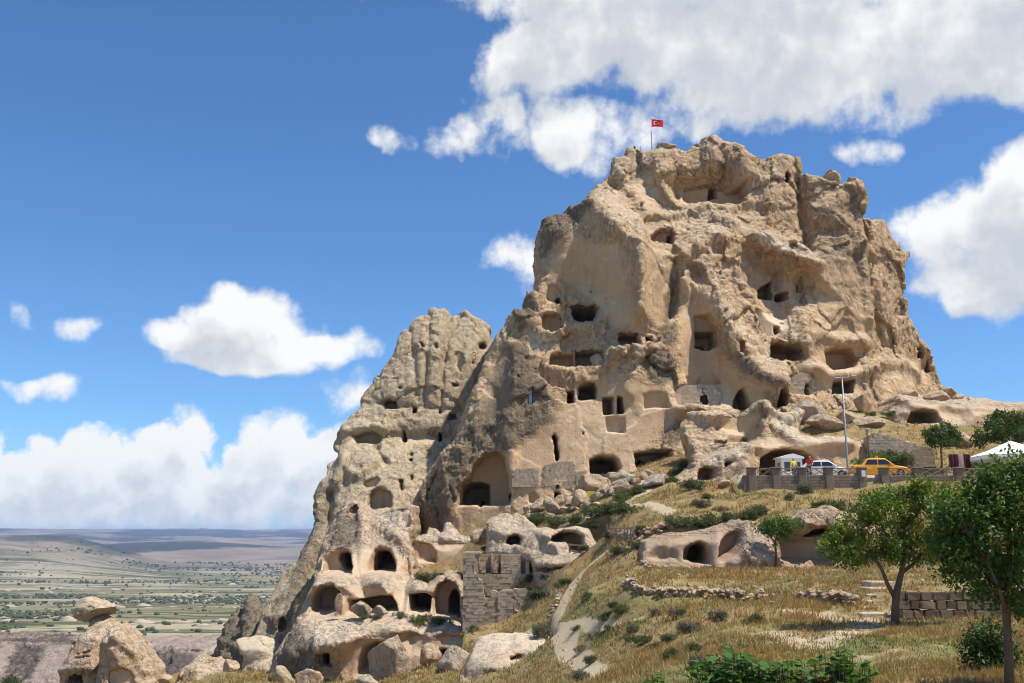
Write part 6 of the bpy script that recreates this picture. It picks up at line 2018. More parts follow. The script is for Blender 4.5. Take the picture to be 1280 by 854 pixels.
MB().tube([(-1.15, 0, zt), (1.15, 0, zt + 0.05)], 0.04, 6).build('rail', WOOD, root)
for i, (xa, xb, mt, ln) in enumerate(((-1.05, -0.2, MAROON, 1.2), (-0.15, 0.35, CREAM, 1.0), (0.4, 1.0, MAROON, 1.3))):
    m = MB()
    n = 8
    vs, fs = [], []
    for k_ in range(n + 1):
        x = xa + (xb - xa) * k_ / n
        wv_ = 0.05 * math.sin(k_ * 1.9 + i)
        vs += [(x, -0.10 + wv_, zt + 0.06), (x, -0.16 + wv_ * 2, zt - ln), (x, 0.10, zt + 0.06), (x, 0.14, zt - ln * 0.8)]
    for k_ in range(n):
        a, b = k_ * 4, k_ * 4 + 4
        fs += [(a, b, b + 1, a + 1), (a + 2, a, b, b + 2), (a + 2, a + 3, b + 3, b + 2)]
    m.add(vs, fs).build('hanging_cloth', mt, root)

# ------------------------------------------------------------------ wooden rails and fences
root = empty('cave_rail', P(712, 695, 79))
tag(root, 'grey wooden rails closing the mouth of the bleached rock cave', 'fence')
for (a, b) in (((710, 681), (734, 682)), ((711, 687), (733, 692)), ((711, 694), (733, 687)), ((712, 696), (732, 698))):
    MB().bar(P(*a, 79.4) - root.location, P(*b, 79.4) - root.location, 0.10).build('rail', WOOD, root)
for x in (712, 733):
    MB().bar(P(x, 702, 79.5) - root.location, P(x, 679, 79.5) - root.location, 0.12).build('post', WOOD, root)
h0 = hit(778, 672)
root = empty('wooden_fence', h0)
tag(root, 'crooked wooden stake fence on the stony bank', 'fence')
r = random.Random(3)
for k_ in range(9):
    x = 760 + k_ * 4.0
    g = hit(x, 676)
    MB().bar(Vector((g.x, g.y, gz(g.x, g.y) - 0.2)) - h0, Vector((g.x + r.uniform(-.1, .1), g.y, gz(g.x, g.y) + r.uniform(0.8, 1.4))) - h0, 0.08).build('stake', WOOD, root)
for dz in (0.4, 0.85):
    a, b = hit(759, 676), hit(793, 676)
    MB().bar(Vector((a.x, a.y - 0.07, gz(a.x, a.y) + dz)) - h0, Vector((b.x, b.y - 0.07, gz(b.x, b.y) + dz)) - h0, 0.07).build('rail', WOOD, root)

# ------------------------------------------------------------------ masonry fronts set into the castle (parts of it)
def castle_wall(px_poly, mat, dy, name='masonry_wall', thick=0.35, rock=castle, blocks=False):
    """a thin front that follows the rock face behind it"""
    pts = [rock.at(x, y, dy) for x, y in px_poly]
    ys = [p.y for p in pts]
    ymed = sorted(ys)[len(ys) // 2]
    pts = [Vector((p.x, min(max(p.y, ymed - 0.5), ymed + 0.5), p.z)) for p in pts]
    n = len(pts)
    A_ = np.array([[p.x, p.z, 1.0] for p in pts])
    co = np.linalg.lstsq(A_, np.array([p.y for p in pts]), rcond=None)[0]
    yf = lambda x, z: float(co[0] * x + co[1] * z + co[2])
    pl = [Vector((p.x, yf(p.x, p.z), p.z)) for p in pts]
    m = MB().add([p[:] for p in pl] + [(p.x, p.y + thick, p.z) for p in pl], [tuple(range(n)), tuple(range(2 * n - 1, n - 1, -1))] + [(k, k + n, (k + 1) % n + n, (k + 1) % n) for k in range(n)])
    o = m.build(name, MORTAR if blocks else mat, rock.o)
    if blocks:
        q = MB()
        block_fill(q, [(p.x, p.z) for p in pl], lambda x, z: yf(x, z) - 0.05, random.Random(int(px_poly[0][0])))
        if q.v:
            tag(q.build('cut_stone', CUT, o), kind='stuff')
    return o


def arch(x0, x1, y0, y1):
    n = 7
    return [(x0, y1)] + [((x0 + x1) / 2 - (x1 - x0) / 2 * math.cos(math.pi * k_ / n), y0 + (x1 - x0) / 2 * (1 - math.sin(math.pi * k_ / n))) for k_ in range(n + 1)] + [(x1, y1)]


BLACKISH = plain('shadowed_interior_plaster', (0.10, 0.075, 0.055), 1.0, vary=0.2)
w = castle_wall([(846, 509), (846, 484), (858, 480), (879, 481), (879, 492), (877, 495), (877, 509)], MASON_RUBBLE, -0.40, blocks=True)
w = castle_wall([(887.5, 509), (887.5, 495), (885, 491.5), (880, 491.5), (879, 481), (892, 481), (899, 486), (903, 494), (903, 509)], MASON_RUBBLE, -0.403, blocks=True)
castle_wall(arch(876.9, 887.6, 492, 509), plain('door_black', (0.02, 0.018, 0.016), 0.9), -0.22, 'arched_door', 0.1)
castle_wall([(846.5, 508), (846.5, 491), (853, 491), (853, 508)], WOOD, -0.50, 'wooden_door', 0.08)
castle_wall([(861, 485), (864, 485), (864, 489), (861, 489)], DARK, -0.47, 'window', 0.05)
castle_wall([(985, 494), (984, 478), (992, 468), (1003, 466), (1012, 470), (1012, 479.6), (1005.6, 479.6), (1005.6, 494)], MASON_RUBBLE, -0.3, blocks=True)
castle_wall([(1012.5, 494), (1012.5, 471), (1019, 476), (1020, 494)], MASON_RUBBLE, -0.303, blocks=True)
castle_wall([(640, 609), (641, 590), (646, 586), (670, 586), (673, 592), (671, 609)], MASON, -0.12, blocks=True)
castle_wall([(662, 587.5), (667, 587.5), (667, 592), (662, 592)], DARK, -0.15, 'window', 0.06)
castle_wall([(679, 605), (678, 590), (683, 581), (700, 577), (716, 577), (720, 590), (719, 611), (690, 610)], MASON, -0.12, blocks=True)
castle_wall([(686, 586), (689, 586), (689, 590), (686, 590)], DARK, -0.15, 'window', 0.06)
castle_wall([(695, 606), (699, 606), (699, 611), (695, 611)], DARK, -0.15, 'window', 0.06)
castle_wall([(721, 611), (720, 590), (733, 588), (736, 600), (734, 610)], MASON_RUBBLE, -0.1, blocks=True)
castle_wall([(661, 506), (661, 487), (665, 486.5), (665, 506)], SHUTTER, 0.15, 'shutter', 0.08)
castle_wall([(768, 518), (768.2, 496), (771, 496), (771, 518)], MASON, -0.05, 'pillar', 0.5)
castle_wall([(975, 509), (975.5, 500), (978, 499), (979, 509)], WHITE, 0.6, 'white_post', 0.3)
# framed doorway low in the cave dwellings
fx = [cave_block.at(408, 824)]
Yd = cave_block.D([(408, 824)])[0] + 0.45
for nm, (xa, xb, ya, yb) in (('door_jamb', (401.5, 404, 817, 834)), ('door_jamb', (412, 414.5, 817, 834)), ('lintel', (400.5, 415.5, 813.5, 816.9))):
    a, b = P(xa, yb, Yd), P(xb, ya, Yd)
    MB().box(a.x, b.x, Yd - 0.15, Yd + 0.5, a.z, b.z).build(nm, STONE, cave_block.o)

# ------------------------------------------------------------------ ruined tower
YT = 81.0
o0 = P(620, 776, YT)
root = empty('ruined_tower', o0)
tag(root, 'roofless ruined tower of cut tan stone with stepped broken walls', 'ruin')


def tw(px_poly, Y, th, name, mat=None):
    pl_ = [((P(x, y, Y) - o0).x, (P(x, y, Y) - o0).z) for x, y in px_poly]
    o = MB().prism(pl_, Y - YT, Y - YT + th).build(name, mat or MORTAR, root)
    if mat is None:
        q = block_fill(MB(), pl_, lambda x, z: Y - YT - 0.05, random.Random(int(px_poly[0][0] * 7 + px_poly[0][1])))
        if q.v:
            tag(q.build('cut_stone', CUT, o), kind='stuff')
    return o



tw([(579, 790), (579, 692), (586, 691), (593, 692), (593, 716), (597, 719), (598, 724), (603, 726), (604, 740), (606, 749), (606, 790)], YT - 1.0, 1.4, 'front_wall')
tw([(606.2, 790), (606, 748), (612, 749), (612, 741), (616, 738), (622, 740), (622, 790)], YT - 0.9, 1.2, 'broken_wall')
tw([(622.2, 790), (622, 742), (628, 738), (641, 738), (642, 790)], YT - 0.95, 1.3, 'panel_wall')
tw([(642.2, 790), (642, 736), (650, 737), (658, 735), (663, 740), (668, 747), (670, 790)], YT - 0.85, 1.5, 'corner_wall')
tw([(624, 775), (625, 752), (628, 749), (630, 754), (629.5, 775)], YT - 1.03, 0.2, 'light_slit', STONE_L)
# upper storey, set back
tw([(593, 745), (593, 716), (606, 717), (650, 718), (658, 719), (660, 745)], YT + 1.6, 0.8, 'upper_wall')
for poly in ([(593, 716.2), (593, 692), (599, 692), (599, 716.2)], [(599.2, 716.2), (599.2, 704), (607, 704), (607, 716.2)], [(613.5, 716.4), (613.5, 692), (616, 692), (616, 716.4)], [(616.2, 716.5), (616.2, 704), (623, 704), (623, 716.5)], [(626, 716.6), (626, 692), (633, 694), (637, 700), (639, 717)],
             [(639.2, 717), (639.2, 708), (646, 702), (651, 700), (651, 717.6)], [(657, 718.2), (657, 699), (662, 702), (662, 718.2)]):
    tw(poly, YT + 1.6, 0.8, 'merlon')
tw([(593, 716), (593, 692.5), (662, 694), (662, 718)], YT + 2.5, 0.5, 'back_wall')
tw([(579.5, 693), (579.5, 690.4), (600, 690.4), (600, 693)], YT - 0.8, 3.6, 'coping', STONE_L)
# terrace grass bank handled with the plants

# ------------------------------------------------------------------ foliage
LEAF_A = leaf_mat('tree_leaf', (0.070, 0.135, 0.018), (0.125, 0.195, 0.028), (0.25, 0.26, 0.035))
LEAF_D = leaf_mat('dark_leaf', (0.038, 0.075, 0.018), (0.075, 0.120, 0.026))
LEAF_D2 = leaf_mat('shade_tree_leaf', (0.045, 0.100, 0.020), (0.085, 0.165, 0.030), (0.12, 0.19, 0.04))
LEAF_S = leaf_mat('shrub_leaf', (0.075, 0.092, 0.036), (0.125, 0.145, 0.058))
LEAF_G = leaf_mat('grey_shrub_leaf', (0.13, 0.125, 0.085), (0.19, 0.175, 0.12))
LEAF_B = leaf_mat('bright_leaf', (0.060, 0.125, 0.020), (0.105, 0.19, 0.03))
STRAW = leaf_mat('dry_grass', (0.28, 0.20, 0.082), (0.43, 0.33, 0.165))
STRAW_O = leaf_mat('rust_grass', (0.30, 0.17, 0.06), (0.42, 0.27, 0.11))
GREENG = leaf_mat('green_grass', (0.12, 0.14, 0.04), (0.22, 0.22, 0.08))


def leaf_quads(c, d, n, L, Wd, fold=0.25):
    """kite shaped leaves: base c, direction d, normal n (all (k,3)); returns verts, faces"""
    s = np.cross(d, n)
    s /= np.linalg.norm(s, axis=1, keepdims=True) + 1e-9
    L = L[:, None]
    W_ = Wd[:, None]
    a = c
    b = c + d * L * 0.45 + s * W_ * 0.5 + n * W_ * fold
    e = c + d * L
    f_ = c + d * L * 0.45 - s * W_ * 0.5 + n * W_ * fold
    k = len(c)
    v = np.stack([a, b, e, f_], 1).reshape(-1, 3)
    i = np.arange(k) * 4
    f = np.concatenate([np.stack([i, i + 1, i + 2], 1), np.stack([i, i + 2, i + 3], 1)])
    return v, f


def rand_unit(rng, k):
    v = rng.normal(size=(k, 3))
    return v / np.linalg.norm(v, axis=1, keepdims=True)


def crown_mesh(name, blobs, per, leaf, mat, seed, droop=0.2, clump=14, csize=0.32, shell=0.75):
    """leaves gathered in sprays through the volume of several lobes; blobs: (x,y,z,rx,ry,rz)"""
    rng = np.random.default_rng(seed)
    C, Dd, Nn = [], [], []
    for (x, y, z, rx, ry, rz) in blobs:
        nb = max(3, int(per * rx * rz))
        u = rand_unit(rng, nb)
        r = rng.uniform(0, 1, nb) ** (1 / 3.0)
        r = np.where(rng.uniform(size=nb) < shell, 0.72 + 0.36 * rng.uniform(size=nb), r)
        q = u * r[:, None] * np.array([rx, ry, rz]) + np.array([x, y, z])
        keep = vnoise(q / 0.55, seed + 3) > -0.42
        q, u = q[keep], u[keep]
        for c0, u0 in zip(q, u):
            k = rng.integers(int(clump * 0.6), int(clump * 1.4) + 1)
            ax = u0 * 0.7 + rand_unit(rng, 1)[0] * 0.7 + np.array([0, 0, 0.15])
            ax /= np.linalg.norm(ax)
            t = rng.uniform(-0.5, 0.5, k)
            base = c0 + ax * t[:, None] * csize * 1.6 + rng.normal(size=(k, 3)) * csize * 0.22
            d = rand_unit(rng, k) * 0.8 + ax * 0.6
            d[:, 2] -= droop
            d /= np.linalg.norm(d, axis=1, keepdims=True)
            n = rand_unit(rng, k) * 0.7 + np.array([0, 0, 0.9])
            n -= d * (n * d).sum(1, keepdims=True)
            n /= np.linalg.norm(n, axis=1, keepdims=True) + 1e-9
            C.append(base)
            Dd.append(d)
            Nn.append(n)
    C, Dd, Nn = np.concatenate(C), np.concatenate(Dd), np.concatenate(Nn)
    k = len(C)
    v, f = leaf_quads(C, Dd, Nn, leaf * rng.uniform(0.7, 1.3, k), leaf * 0.48 * rng.uniform(0.7, 1.3, k))
    return mesh_from(name, v, f, mat, False)


def make_tree(name, label, base, limbs, blobs, mat, per, leaf, seed, cat='tree', r0=0.12, clump=14, csize=0.32, group=None, twigs=3):
    """limbs: list of polylines [(p, radius), ...] in local metres"""
    root = empty(name, base)
    tag(root, label, cat, group)
    m = MB()
    for ln in limbs:
        m.tube([p for p, r_ in ln], [r_ for p, r_ in ln], 9)
    rng = random.Random(seed)
    ends = [Vector(p) for ln in limbs[:] for p, _ in ln[1:]]
    for (x, y, z, rx, ry, rz) in blobs:
        c = Vector((x, y, z))
        e = min(ends, key=lambda q_: (q_ - c).length)
        for _ in range(twigs):
            t = c + Vector((rng.uniform(-rx, rx), rng.uniform(-ry, ry), rng.uniform(-rz, rz))) * 0.6
            mid = e.lerp(t, 0.5) + Vector((0, 0, 0.06))
            m.tube([e, mid, t], [0.035, 0.022, 0.008], 5)
    m.build('trunk', BARK, root, True)
    link('crown', crown_mesh('crown', blobs, per, leaf, mat, seed), root)
    return root


# -- the leafy tree on the lawn
b1 = hit(1119, 782)
kk = b1.y / FPX


def loc_blobs(lst, base, Y, depth=0.9):
    r = random.Random(int(base.x * 100))
    out = []
    for x, y, rx, rz in lst:
        p = P(x, y, Y) - base
        k = Y / FPX
        out.append((p.x, p.y + r.uniform(-0.6, 0.6) * rx * k * 1.2, p.z, rx * k, rx * k * depth, rz * k))
    return out


Yb = b1.y
L1 = loc_blobs([(1050, 684, 24, 15), (1075, 660, 26, 17), (1100, 638, 26, 17), (1132, 628, 27, 18), (1160, 620, 26, 18), (1185, 648, 28, 22), (1130, 660, 30, 20), (1095, 682, 28, 16), (1150, 690, 24, 14), (1180, 680, 26, 18), (1068, 700, 18, 9), (1200, 625, 18, 16), (1120, 695, 20, 10), (1145, 610, 14, 9), (1090, 625, 14, 8), (1210, 660, 18, 22), (1045, 672, 14, 9)], b1, Yb)
LM = lambda *a: [((P(x, y, Yb) - b1) + Vector((0, dy, 0)), r_) for x, y, dy, r_ in a]
make_tree('lawn_tree', 'leafy yellow green tree with forked trunk on the lawn by the steps', b1,
          [LM((1119, 784, 0, .16), (1119, 760, 0, .14), (1121, 740, 0, .13), (1127, 716, 0, .10), (1130, 690, 0, .07), (1133, 660, .2, .05)), LM((1119, 748, 0, .09), (1108, 730, -.1, .075), (1100, 712, -.2, .06), (1092, 700, -.2, .05), (1076, 688, -.3, .03)),
           LM((1127, 716, 0, .08), (1145, 705, .2, .06), (1160, 690, .4, .045), (1180, 670, .4, .03)), LM((1130, 700, 0, .05), (1112, 670, .3, .04), (1104, 650, .4, .025))],
          L1, LEAF_A, 290, 0.14, 21)

# -- darker tree at the right edge
b2 = hit(1262, 866, 12)
Yb = b2.y
L2 = loc_blobs([(1205, 690, 26, 22), (1225, 650, 28, 24), (1250, 620, 30, 22), (1285, 640, 34, 34), (1240, 690, 34, 28), (1275, 700, 34, 30), (1215, 725, 22, 18), (1250, 740, 28, 18), (1290, 750, 26, 24), (1268, 585, 18, 14), (1235, 600, 14, 12), (1190, 712, 14, 12), (1300, 600, 24, 24), (1200, 665, 22, 20), (1185, 640, 16, 18), (1195, 690, 20, 20), (1220, 620, 18, 14)], b2, Yb)
make_tree('shade_tree', 'tall dark green tree with slender grey trunk over the retaining blocks', b2,
          [LM_ for LM_ in ([[((P(x, y, Yb) - b2) + Vector((0, dy, 0)), r_) for x, y, dy, r_ in ((1262, 870, 0, .11), (1261, 820, 0, .095), (1258, 770, 0, .085), (1262, 720, 0, .07), (1264, 660, .1, .05), (1262, 610, .1, .03))],
                             [((P(x, y, Yb) - b2) + Vector((0, dy, 0)), r_) for x, y, dy, r_ in ((1259, 770, 0, .06), (1245, 740, -.2, .045), (1225, 700, -.3, .03))],
                             [((P(x, y, Yb) - b2) + Vector((0, dy, 0)), r_) for x, y, dy, r_ in ((1262, 730, 0, .05), (1278, 700, .2, .04), (1292, 660, .3, .03))]])],
          L2, LEAF_D2, 370, 0.13, 22)
b = hit(1236, 838, 12)
bl = [(p.x, p.y, p.z, 0.45, 0.4, 0.35) for p in (P(1225, 815, b.y) - b, P(1245, 822, b.y) - b, P(1236, 800, b.y) - b)]
make_tree('dark_shrub', 'dark leafy shrub at the foot of the slender trunk', b, [[(Vector((0, 0, 0)), .04), (Vector((0, 0, .5)), .02)]], bl, LEAF_D, 500, 0.12, 23, 'shrub')

# -- sapling before the terrace caves
b3 = hit(970, 712)
Yb = b3.y
L3 = loc_blobs([(955, 656, 14, 6), (972, 652, 16, 6), (990, 656, 13, 6), (968, 664, 14, 6), (982, 666, 10, 5), (972, 678, 9, 6)], b3, Yb)
make_tree('sapling', 'young flat crowned tree standing before the pale rock face', b3, [[((P(x, y, Yb) - b3), r_) for x, y, r_ in ((970, 714, .09), (970, 695, .075), (969, 678, .06), (972, 664, .04))], [((P(x, y, Yb) - b3), r_) for x, y, r_ in ((969, 680, .04), (960, 665, .03), (952, 657, .02))]],
          L3, LEAF_B, 260, 0.15, 24)
# -- trees behind the car park
b4 = P(1176, 575, 88.5)
b4.z = gz(b4.x, b4.y)
L4 = loc_blobs([(1165, 545, 14, 9), (1180, 538, 15, 9), (1190, 548, 11, 9), (1172, 552, 14, 7)], b4, b4.y)
make_tree('round_tree', 'small round green tree behind the parapet near the rug rail', b4, [[(Vector((0, 0, 0)), .10), ((P(1176, 555, b4.y) - b4), .07), ((P(1177, 545, b4.y) - b4), .04)]], L4, LEAF_D, 140, 0.24, 25)
b5 = P(1252, 575, 90)
b5.z = gz(b5.x, b5.y)
L5 = loc_blobs([(1235, 540, 20, 12), (1255, 528, 22, 13), (1278, 530, 20, 14), (1262, 545, 24, 10), (1225, 550, 12, 8), (1290, 545, 16, 14)], b5, b5.y)
make_tree('broad_tree', 'broad green tree rising behind the white tent', b5, [[(Vector((0, 0, 0)), .14), ((P(1253, 555, b5.y) - b5), .10), ((P(1256, 535, b5.y) - b5), .06)]], L5, LEAF_D, 120, 0.24, 26)
b6 = P(1208, 640, 66)
b6.z = gz(b6.x, b6.y)

# -- shrubs on the slope
def shrub_mesh(seed, mat, leaf=0.13, per=330):
    rng = np.random.default_rng(seed)
    blobs = [(rng.uniform(-.8, .8), rng.uniform(-.4, .4), 0.18 + rng.uniform(0, .22), rng.uniform(.22, .5), rng.uniform(.25, .45), rng.uniform(.16, .36)) for _ in range(7)]
    return crown_mesh('foliage', blobs, per, leaf, mat, seed, droop=-0.25, clump=10, csize=0.22)


SH = {'g': [shrub_mesh(100 + i, LEAF_S) for i in range(5)], 'y': [shrub_mesh(120 + i, LEAF_G) for i in range(3)], 'b': [shrub_mesh(140 + i, LEAF_B, 0.14, 160) for i in range(2)]}
stem_me = MB().tube([(0, 0, -0.2), (0.02, 0, 0.15), (0.1, 0, 0.4)], [0.04, 0.03, 0.01], 5).tube([(0, 0, 0), (-0.2, 0.05, 0.35)], [0.03, 0.01], 5).mesh('stem', BARK)
srng = random.Random(8)


def shrub(px, py, w, kind='g', Y=None, label='', group=None):
    if Y is None:
        b_ = hit(px, py)
    else:
        b_ = P(px, py, Y)
    s = w * b_.y / FPX / 1.15
    root = empty('shrub', b_, srng.uniform(0, 6.28))
    root.scale = (s, s, s * srng.uniform(0.8, 1.1))
    tag(root, label, 'shrub', group)
    link('foliage', srng.choice(SH[kind]), root)
    link('stem', stem_me, root)
    return root


A_ = 'dark green shrub among the boulders and footpaths under the fortress'
for x, y, w in ((671, 657, 20), (696, 659, 24), (720, 655, 16), (736, 668, 16), (750, 648, 26), (784, 642, 24), (780, 628, 24), (790, 618, 18), (766, 640, 16), (832, 604, 16), (842, 598, 14), (852, 588, 12), (712, 641, 9), (800, 612, 10)):
    shrub(x, y, w, 'g', label=A_, group='shrubs under the fortress')
B_ = 'dark shrub on the crest above the terrace cave mouths'
for x, y, w in ((857, 662, 24), (892, 660, 24), (908, 657, 20), (925, 652, 18), (947, 646, 20), (880, 660, 16), (1017, 638, 16), (1035, 636, 16), (1053, 643, 26), (938, 650, 12), (1070, 645, 16)):
    shrub(x, y - 1, w, 'g', label=B_, group='shrubs above the terrace caves')
C_ = 'rounded shrub on the dry slope below the parapet'
for x, y, w, k_ in ((869, 612, 24, 'g'), (876, 633, 15, 'y'), (887, 624, 13, 'g'), (900, 640, 12, 'y'), (985, 626, 12, 'y'), (1003, 617, 18, 'y')):
    shrub(x, y, w, k_, label=C_, group='shrubs below the parapet')
D_ = 'green shrub growing on the bank between the ruin and the fenced cave'
for x, y, w in ((662, 688, 26), (625, 684, 18), (611, 688, 10), (660, 730, 14), (681, 729, 20), (712, 730, 14), (682, 749, 22), (700, 736, 12), (776, 693, 16), (799, 668, 18), (794, 686, 13), (672, 712, 12), (762, 672, 12), (735, 688, 12)):
    shrub(x, y, w, 'g', label=D_, group='shrubs round the fenced cave')
E_ = 'tufty shrub on the rough bank below the low stone row'
for x, y, w, k_ in ((776, 769, 16, 'g'), (754, 776, 18, 'g'), (768, 759, 12, 'g'), (733, 751, 15, 'g'), (940, 780, 18, 'g'), (841, 823, 20, 'g'), (750, 800, 18, 'g'), (727, 815, 13, 'y'), (740, 828, 15, 'g'), (785, 805, 13, 'g'), (804, 806, 15, 'g'), (817, 811, 13, 'g'),
                    (833, 804, 16, 'g'), (870, 815, 16, 'g'), (875, 838, 22, 'y'), (790, 790, 14, 'y'), (860, 790, 18, 'y'), (900, 775, 16, 'y'), (820, 770, 14, 'y'), (720, 790, 12, 'g'), (765, 790, 12, 'g'), (905, 815, 14, 'y'), (850, 772, 16, 'y')):
    shrub(x, y, w, k_, label=E_, group='shrubs on the rough bank')
for x, y, w, k_, Y, lb in ((678, 795, 20, 'y', 63.5, 'grey brown bush on the bleached slope'), (529, 781, 18, 'g', 82.5, 'green tuft on the ledge before the masonry arch'), (554, 781, 15, 'g', 82, 'second green tuft on the arch ledge'), (596, 788, 16, 'g', 80, 'green bush at the ruin foot'),
                           (521, 727, 18, 'g', 89, 'green bush beside the right alcove'), (725, 850, 20, 'y', None, 'grey bush beside the pale footpath'), (455, 773, 14, 'g', 83.4, 'weeds before the wide low cave'), (470, 776, 12, 'y', 83, 'dry weeds beside the wedge boulder'), (871, 703, 14, 'b', None, 'bright green plant in front of the arched cave mouth'),
                           (500, 775, 14, 'g', 83, 'weeds by the square cave'), (1100, 580, 22, 'b', 88, 'bright bush behind the yellow taxi'), (1120, 578, 24, 'g', 88, 'dark bush at the rubble terrace foot'), (1140, 582, 24, 'g', 87, 'dark bush behind the parapet gap'), (1075, 582, 14, 'b', 87.5, 'bright bush by the tall lamp post'),
                           (1110, 520, 12, 'g', 100.5, 'dark shrub by the leaning wedge boulder'), (1088, 520, 10, 'g', 101, 'small shrub by the sloping slab'), (545, 724, 16, 'y', 88.4, 'dry weeds on the grass bank by the knobbed rock'), (15, 862, 22, 'g', 160, 'dark bush at the gorge edge'), (36, 866, 20, 'g', 158, 'second dark bush at the gorge edge'), (200, 860, 24, 'g', 120, 'green bush in the gorge'),
                           (900, 555, 10, 'g', 92.3, 'green tuft on the dressed rock panel'), (930, 553, 10, 'g', 91.6, 'green tuft at the right of the dressed panel'), (838, 655, 12, 'g', None, 'small shrub at the left end of the cave crest')):
    shrub(x, y, w, k_, Y, lb)

# -- leafy shoots close by, below the viewpoint
def shoots(px, py, w, h, n, seed, label):
    rng = np.random.default_rng(seed)
    Y = 11.0
    k = Y / FPX
    top = P(px, py, Y)
    g = gz(top.x, Y)
    root = empty('leafy_vine', (top.x, Y, g))
    tag(root, label, 'plant')
    m = MB()
    C, Dd, Nn = [], [], []
    for i in range(n):
        tx = rng.uniform(-w, w) * k
        tz = top.z - g - abs(tx) / (w * k) * h * k * 0.5 - rng.uniform(0, 0.5) * h * k
        bx = tx * 0.5
        ty = rng.uniform(-.35, .35)
        pts = [(bx * (1 - t) + tx * t + 0.04 * math.sin(t * 5 + i), ty * t, tz * t) for t in np.linspace(0, 1, 6)]
        m.tube(pts, [0.012, .011, .010, .008, .006, .004], 5)
        for t in np.linspace(0.45, 1.0, 16):
            p = np.array([bx * (1 - t) + tx * t + 0.04 * math.sin(t * 5 + i), ty * t, tz * t])
            a = rng.uniform(0, 6.28)
            d = np.array([math.cos(a), math.sin(a), rng.uniform(-0.5, 0.35)])
            C.append(p)
            Dd.append(d / np.linalg.norm(d))
            nn = np.array([rng.normal() * .3, rng.normal() * .3, 1.0])
            nn -= Dd[-1] * nn.dot(Dd[-1])
            Nn.append(nn / np.linalg.norm(nn))
    m.build('stem', BARK, root)
    C, Dd, Nn = map(np.array, (C, Dd, Nn))
    q_ = len(C)
    v, f = leaf_quads(C, Dd, Nn, 0.13 * rng.uniform(.7, 1.3, q_), 0.105 * rng.uniform(.7, 1.2, q_), 0.15)
    link('leaves', mesh_from('leaves', v, f, LEAF_V, False), root)


LEAF_V = leaf_mat('vine_leaf', (0.045, 0.11, 0.018), (0.09, 0.19, 0.03))
shoots(920, 811, 54, 44, 110, 31, 'dense bright green vine shoots in the foreground')
shoots(980, 816, 16, 36, 26, 34, 'tall vine shoot beside the dense foreground vine')
shoots(1048, 806, 34, 48, 60, 32, 'separate bright vine shoots right of the dense foreground vine')
shoots(826, 845, 12, 12, 12, 33, 'small vine tip left of the dense foreground vine')

# -- grass over the slope: too many blades to count
def grass(name, n, seed, mat, dens, h0, h1, label, spread=0.10, blades=6):
    rng = np.random.default_rng(seed)
    # nearer ground gets more tufts
    a = rng.uniform(-0.56, 0.62, n * 3)
    Y = np.exp(rng.uniform(math.log(23), math.log(104), n * 3))
    x = a * Y
    ix = np.clip(((x - g_x[0]) / GH).astype(int), 0, nX - 2)
    iy = np.clip(((Y - g_y[0]) / GH).astype(int), 0, nY - 2)
    w = dens(x, Y, gm[ix, iy])
    keep = rng.uniform(size=len(x)) < w
    x, Y, ix, iy = x[keep][:n], Y[keep][:n], ix[keep][:n], iy[keep][:n]
    fx, fy = (x - g_x[0]) / GH - ix, (Y - g_y[0]) / GH - iy
    z = (GZ[ix, iy] * (1 - fx) + GZ[ix + 1, iy] * fx) * (1 - fy) + (GZ[ix, iy + 1] * (1 - fx) + GZ[ix + 1, iy + 1] * fx) * fy
    k = len(x)
    sc_ = np.repeat(np.clip(Y / 45, 0.7, 1.5), blades)
    base = np.repeat(np.stack([x, Y, z - 0.03], 1), blades, 0)
    base[:, :2] += rng.normal(size=(k * blades, 2)) * spread * sc_[:, None]
    d = np.stack([rng.normal(size=k * blades) * .45, rng.normal(size=k * blades) * .45, np.ones(k * blades)], 1)
    d /= np.linalg.norm(d, axis=1, keepdims=True)
    H = rng.uniform(h0, h1, k * blades) * np.sqrt(sc_)
    wd = rng.uniform(0.018, 0.035, k * blades) * sc_
    s = np.stack([np.cos(t := rng.uniform(0, 6.28, k * blades)), np.sin(t), 0 * t], 1)
    v = np.stack([base - s * wd[:, None], base + s * wd[:, None], base + d * H[:, None] + np.stack([0 * H, 0 * H, -0.1 * H], 1)], 1).reshape(-1, 3)
    f = np.arange(k * blades * 3).reshape(-1, 3)
    o = link(name, mesh_from(name, v, f, mat, False))
    tag(o, label, 'grass', kind='stuff')


nz = lambda x, Y, s, sd_: fbm(np.stack([x / s, Y / s, 0 * x], 1), 3, seed=sd_)
grass('dry_grass', 42000, 1, STRAW, lambda x, Y, m_: np.clip(0.55 + 0.9 * nz(x, Y, 3.0, 5), 0, 1) * (1 - np.clip(m_[:, 0] * 1.3, 0, 1)) * np.where(m_[:, 1] > 0.4, 0.3, 1), 0.10, 0.34, 'golden dry grass over the whole slope')
grass('rust_grass', 30000, 2, STRAW_O, lambda x, Y, m_: np.clip(0.1 + 1.6 * nz(x, Y, 4.0, 15), 0, 1) * (1 - np.clip(m_[:, 0] * 1.3, 0, 1)) * np.where((Y < 60), 1, 0.5), 0.12, 0.42, 'rust coloured dry tufts on the rough bank')
grass('green_grass', 34000, 3, GREENG, lambda x, Y, m_: np.clip(-0.15 + 1.4 * nz(x, Y, 3.5, 25) + m_[:, 1] * 0.7, 0, 1) * (1 - np.clip(m_[:, 0] * 1.3, 0, 1)), 0.06, 0.26, 'patches of short green grass on the lawn and slope')
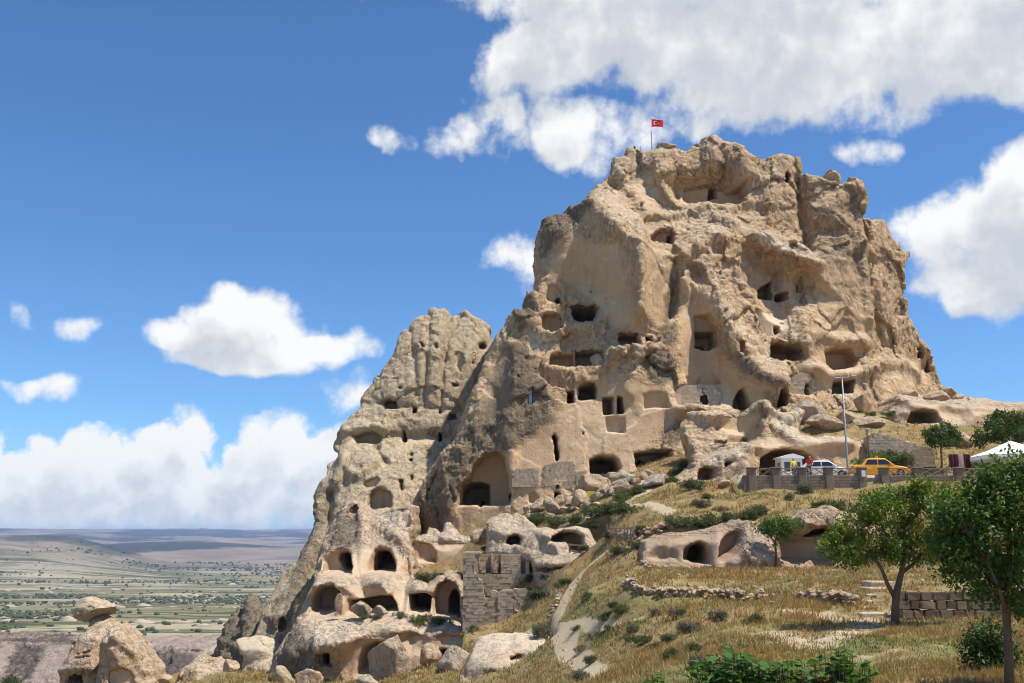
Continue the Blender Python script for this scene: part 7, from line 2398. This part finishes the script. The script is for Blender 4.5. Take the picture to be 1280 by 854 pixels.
# scattered stones
rng = random.Random(77)
for i in range(90):
    px, py = rng.uniform(640, 1270), rng.uniform(600, 850)
    p = hit(px, py)
    if p.y > 100 or p.z > 4.2:
        continue
    s = rng.uniform(0.06, 0.2) * (p.y / 45)
    o = link('loose_stone', rng.choice(BM_['pale']))
    o.location = (p.x, p.y, gz(p.x, p.y) + s * 0.15)
    o.scale = (s, s * 0.8, s * 0.6)
    o.rotation_euler = (0, 0, rng.uniform(0, 3))
    tag(o, 'loose pale stone lying on the dry grass slope', 'stone', 'loose stones on the slope')

# -- trees and hedges of the plain: a mass too far to count
rng = np.random.default_rng(9)
V_, F_ = [], []
ico = bmesh.new()
bmesh.ops.create_icosphere(ico, subdivisions=1, radius=1.0)
iv = np.array([v.co[:] for v in ico.verts])
ifc = np.array([[v.index for v in f.verts] for f in ico.faces])
ico.free()
cnt = 0
for k in range(9000):
    r_ = math.exp(rng.uniform(math.log(820), math.log(4600)))
    a = math.radians(rng.uniform(-30, -11))
    x, y = r_ * math.sin(a), r_ * math.cos(a)
    nzv = fbm(np.array([[x / 330, y / 150, 0.0]]), 3, seed=91)[0]
    if nzv < 0.20 and rng.uniform() > 0.05:
        continue
    s = rng.uniform(1.0, 2.6) * (1 + r_ / 4500)
    z = plain_z(x, y)
    v = iv * (1 + 0.3 * rng.uniform(-1, 1, (len(iv), 1))) * np.array([s * rng.uniform(.8, 1.6), s, s * rng.uniform(.7, 1.1)]) + np.array([x, y, z + s * 0.5])
    F_.append(ifc + len(iv) * cnt)
    V_.append(v)
    cnt += 1
o = link('distant_trees', mesh_from('distant_trees', np.concatenate(V_), np.concatenate(F_), LEAF_S, True))
tag(o, 'far hedges and orchards scattered over the valley plain', 'trees', kind='stuff')
V_, F_ = [], []
for k in range(260):
    r_ = math.exp(rng.uniform(math.log(830), math.log(3000)))
    a = math.radians(rng.uniform(-30, -11))
    x, y = r_ * math.sin(a), r_ * math.cos(a)
    if fbm(np.array([[x / 300, y / 90, 3.0]]), 3, seed=95)[0] < 0.15:
        continue
    s = rng.uniform(3, 9)
    v = iv * (1 + 0.4 * rng.uniform(-1, 1, (len(iv), 1))) * np.array([s * 1.8, s, s * 0.55]) + np.array([x, y, plain_z(x, y)])
    F_.append(ifc + len(iv) * len(V_))
    V_.append(v)
o = link('distant_outcrops', mesh_from('distant_outcrops', np.concatenate(V_), np.concatenate(F_), ROCK_PALE, False))
tag(o, 'far white rock outcrops dotted over the valley plain', 'rocks', kind='stuff')
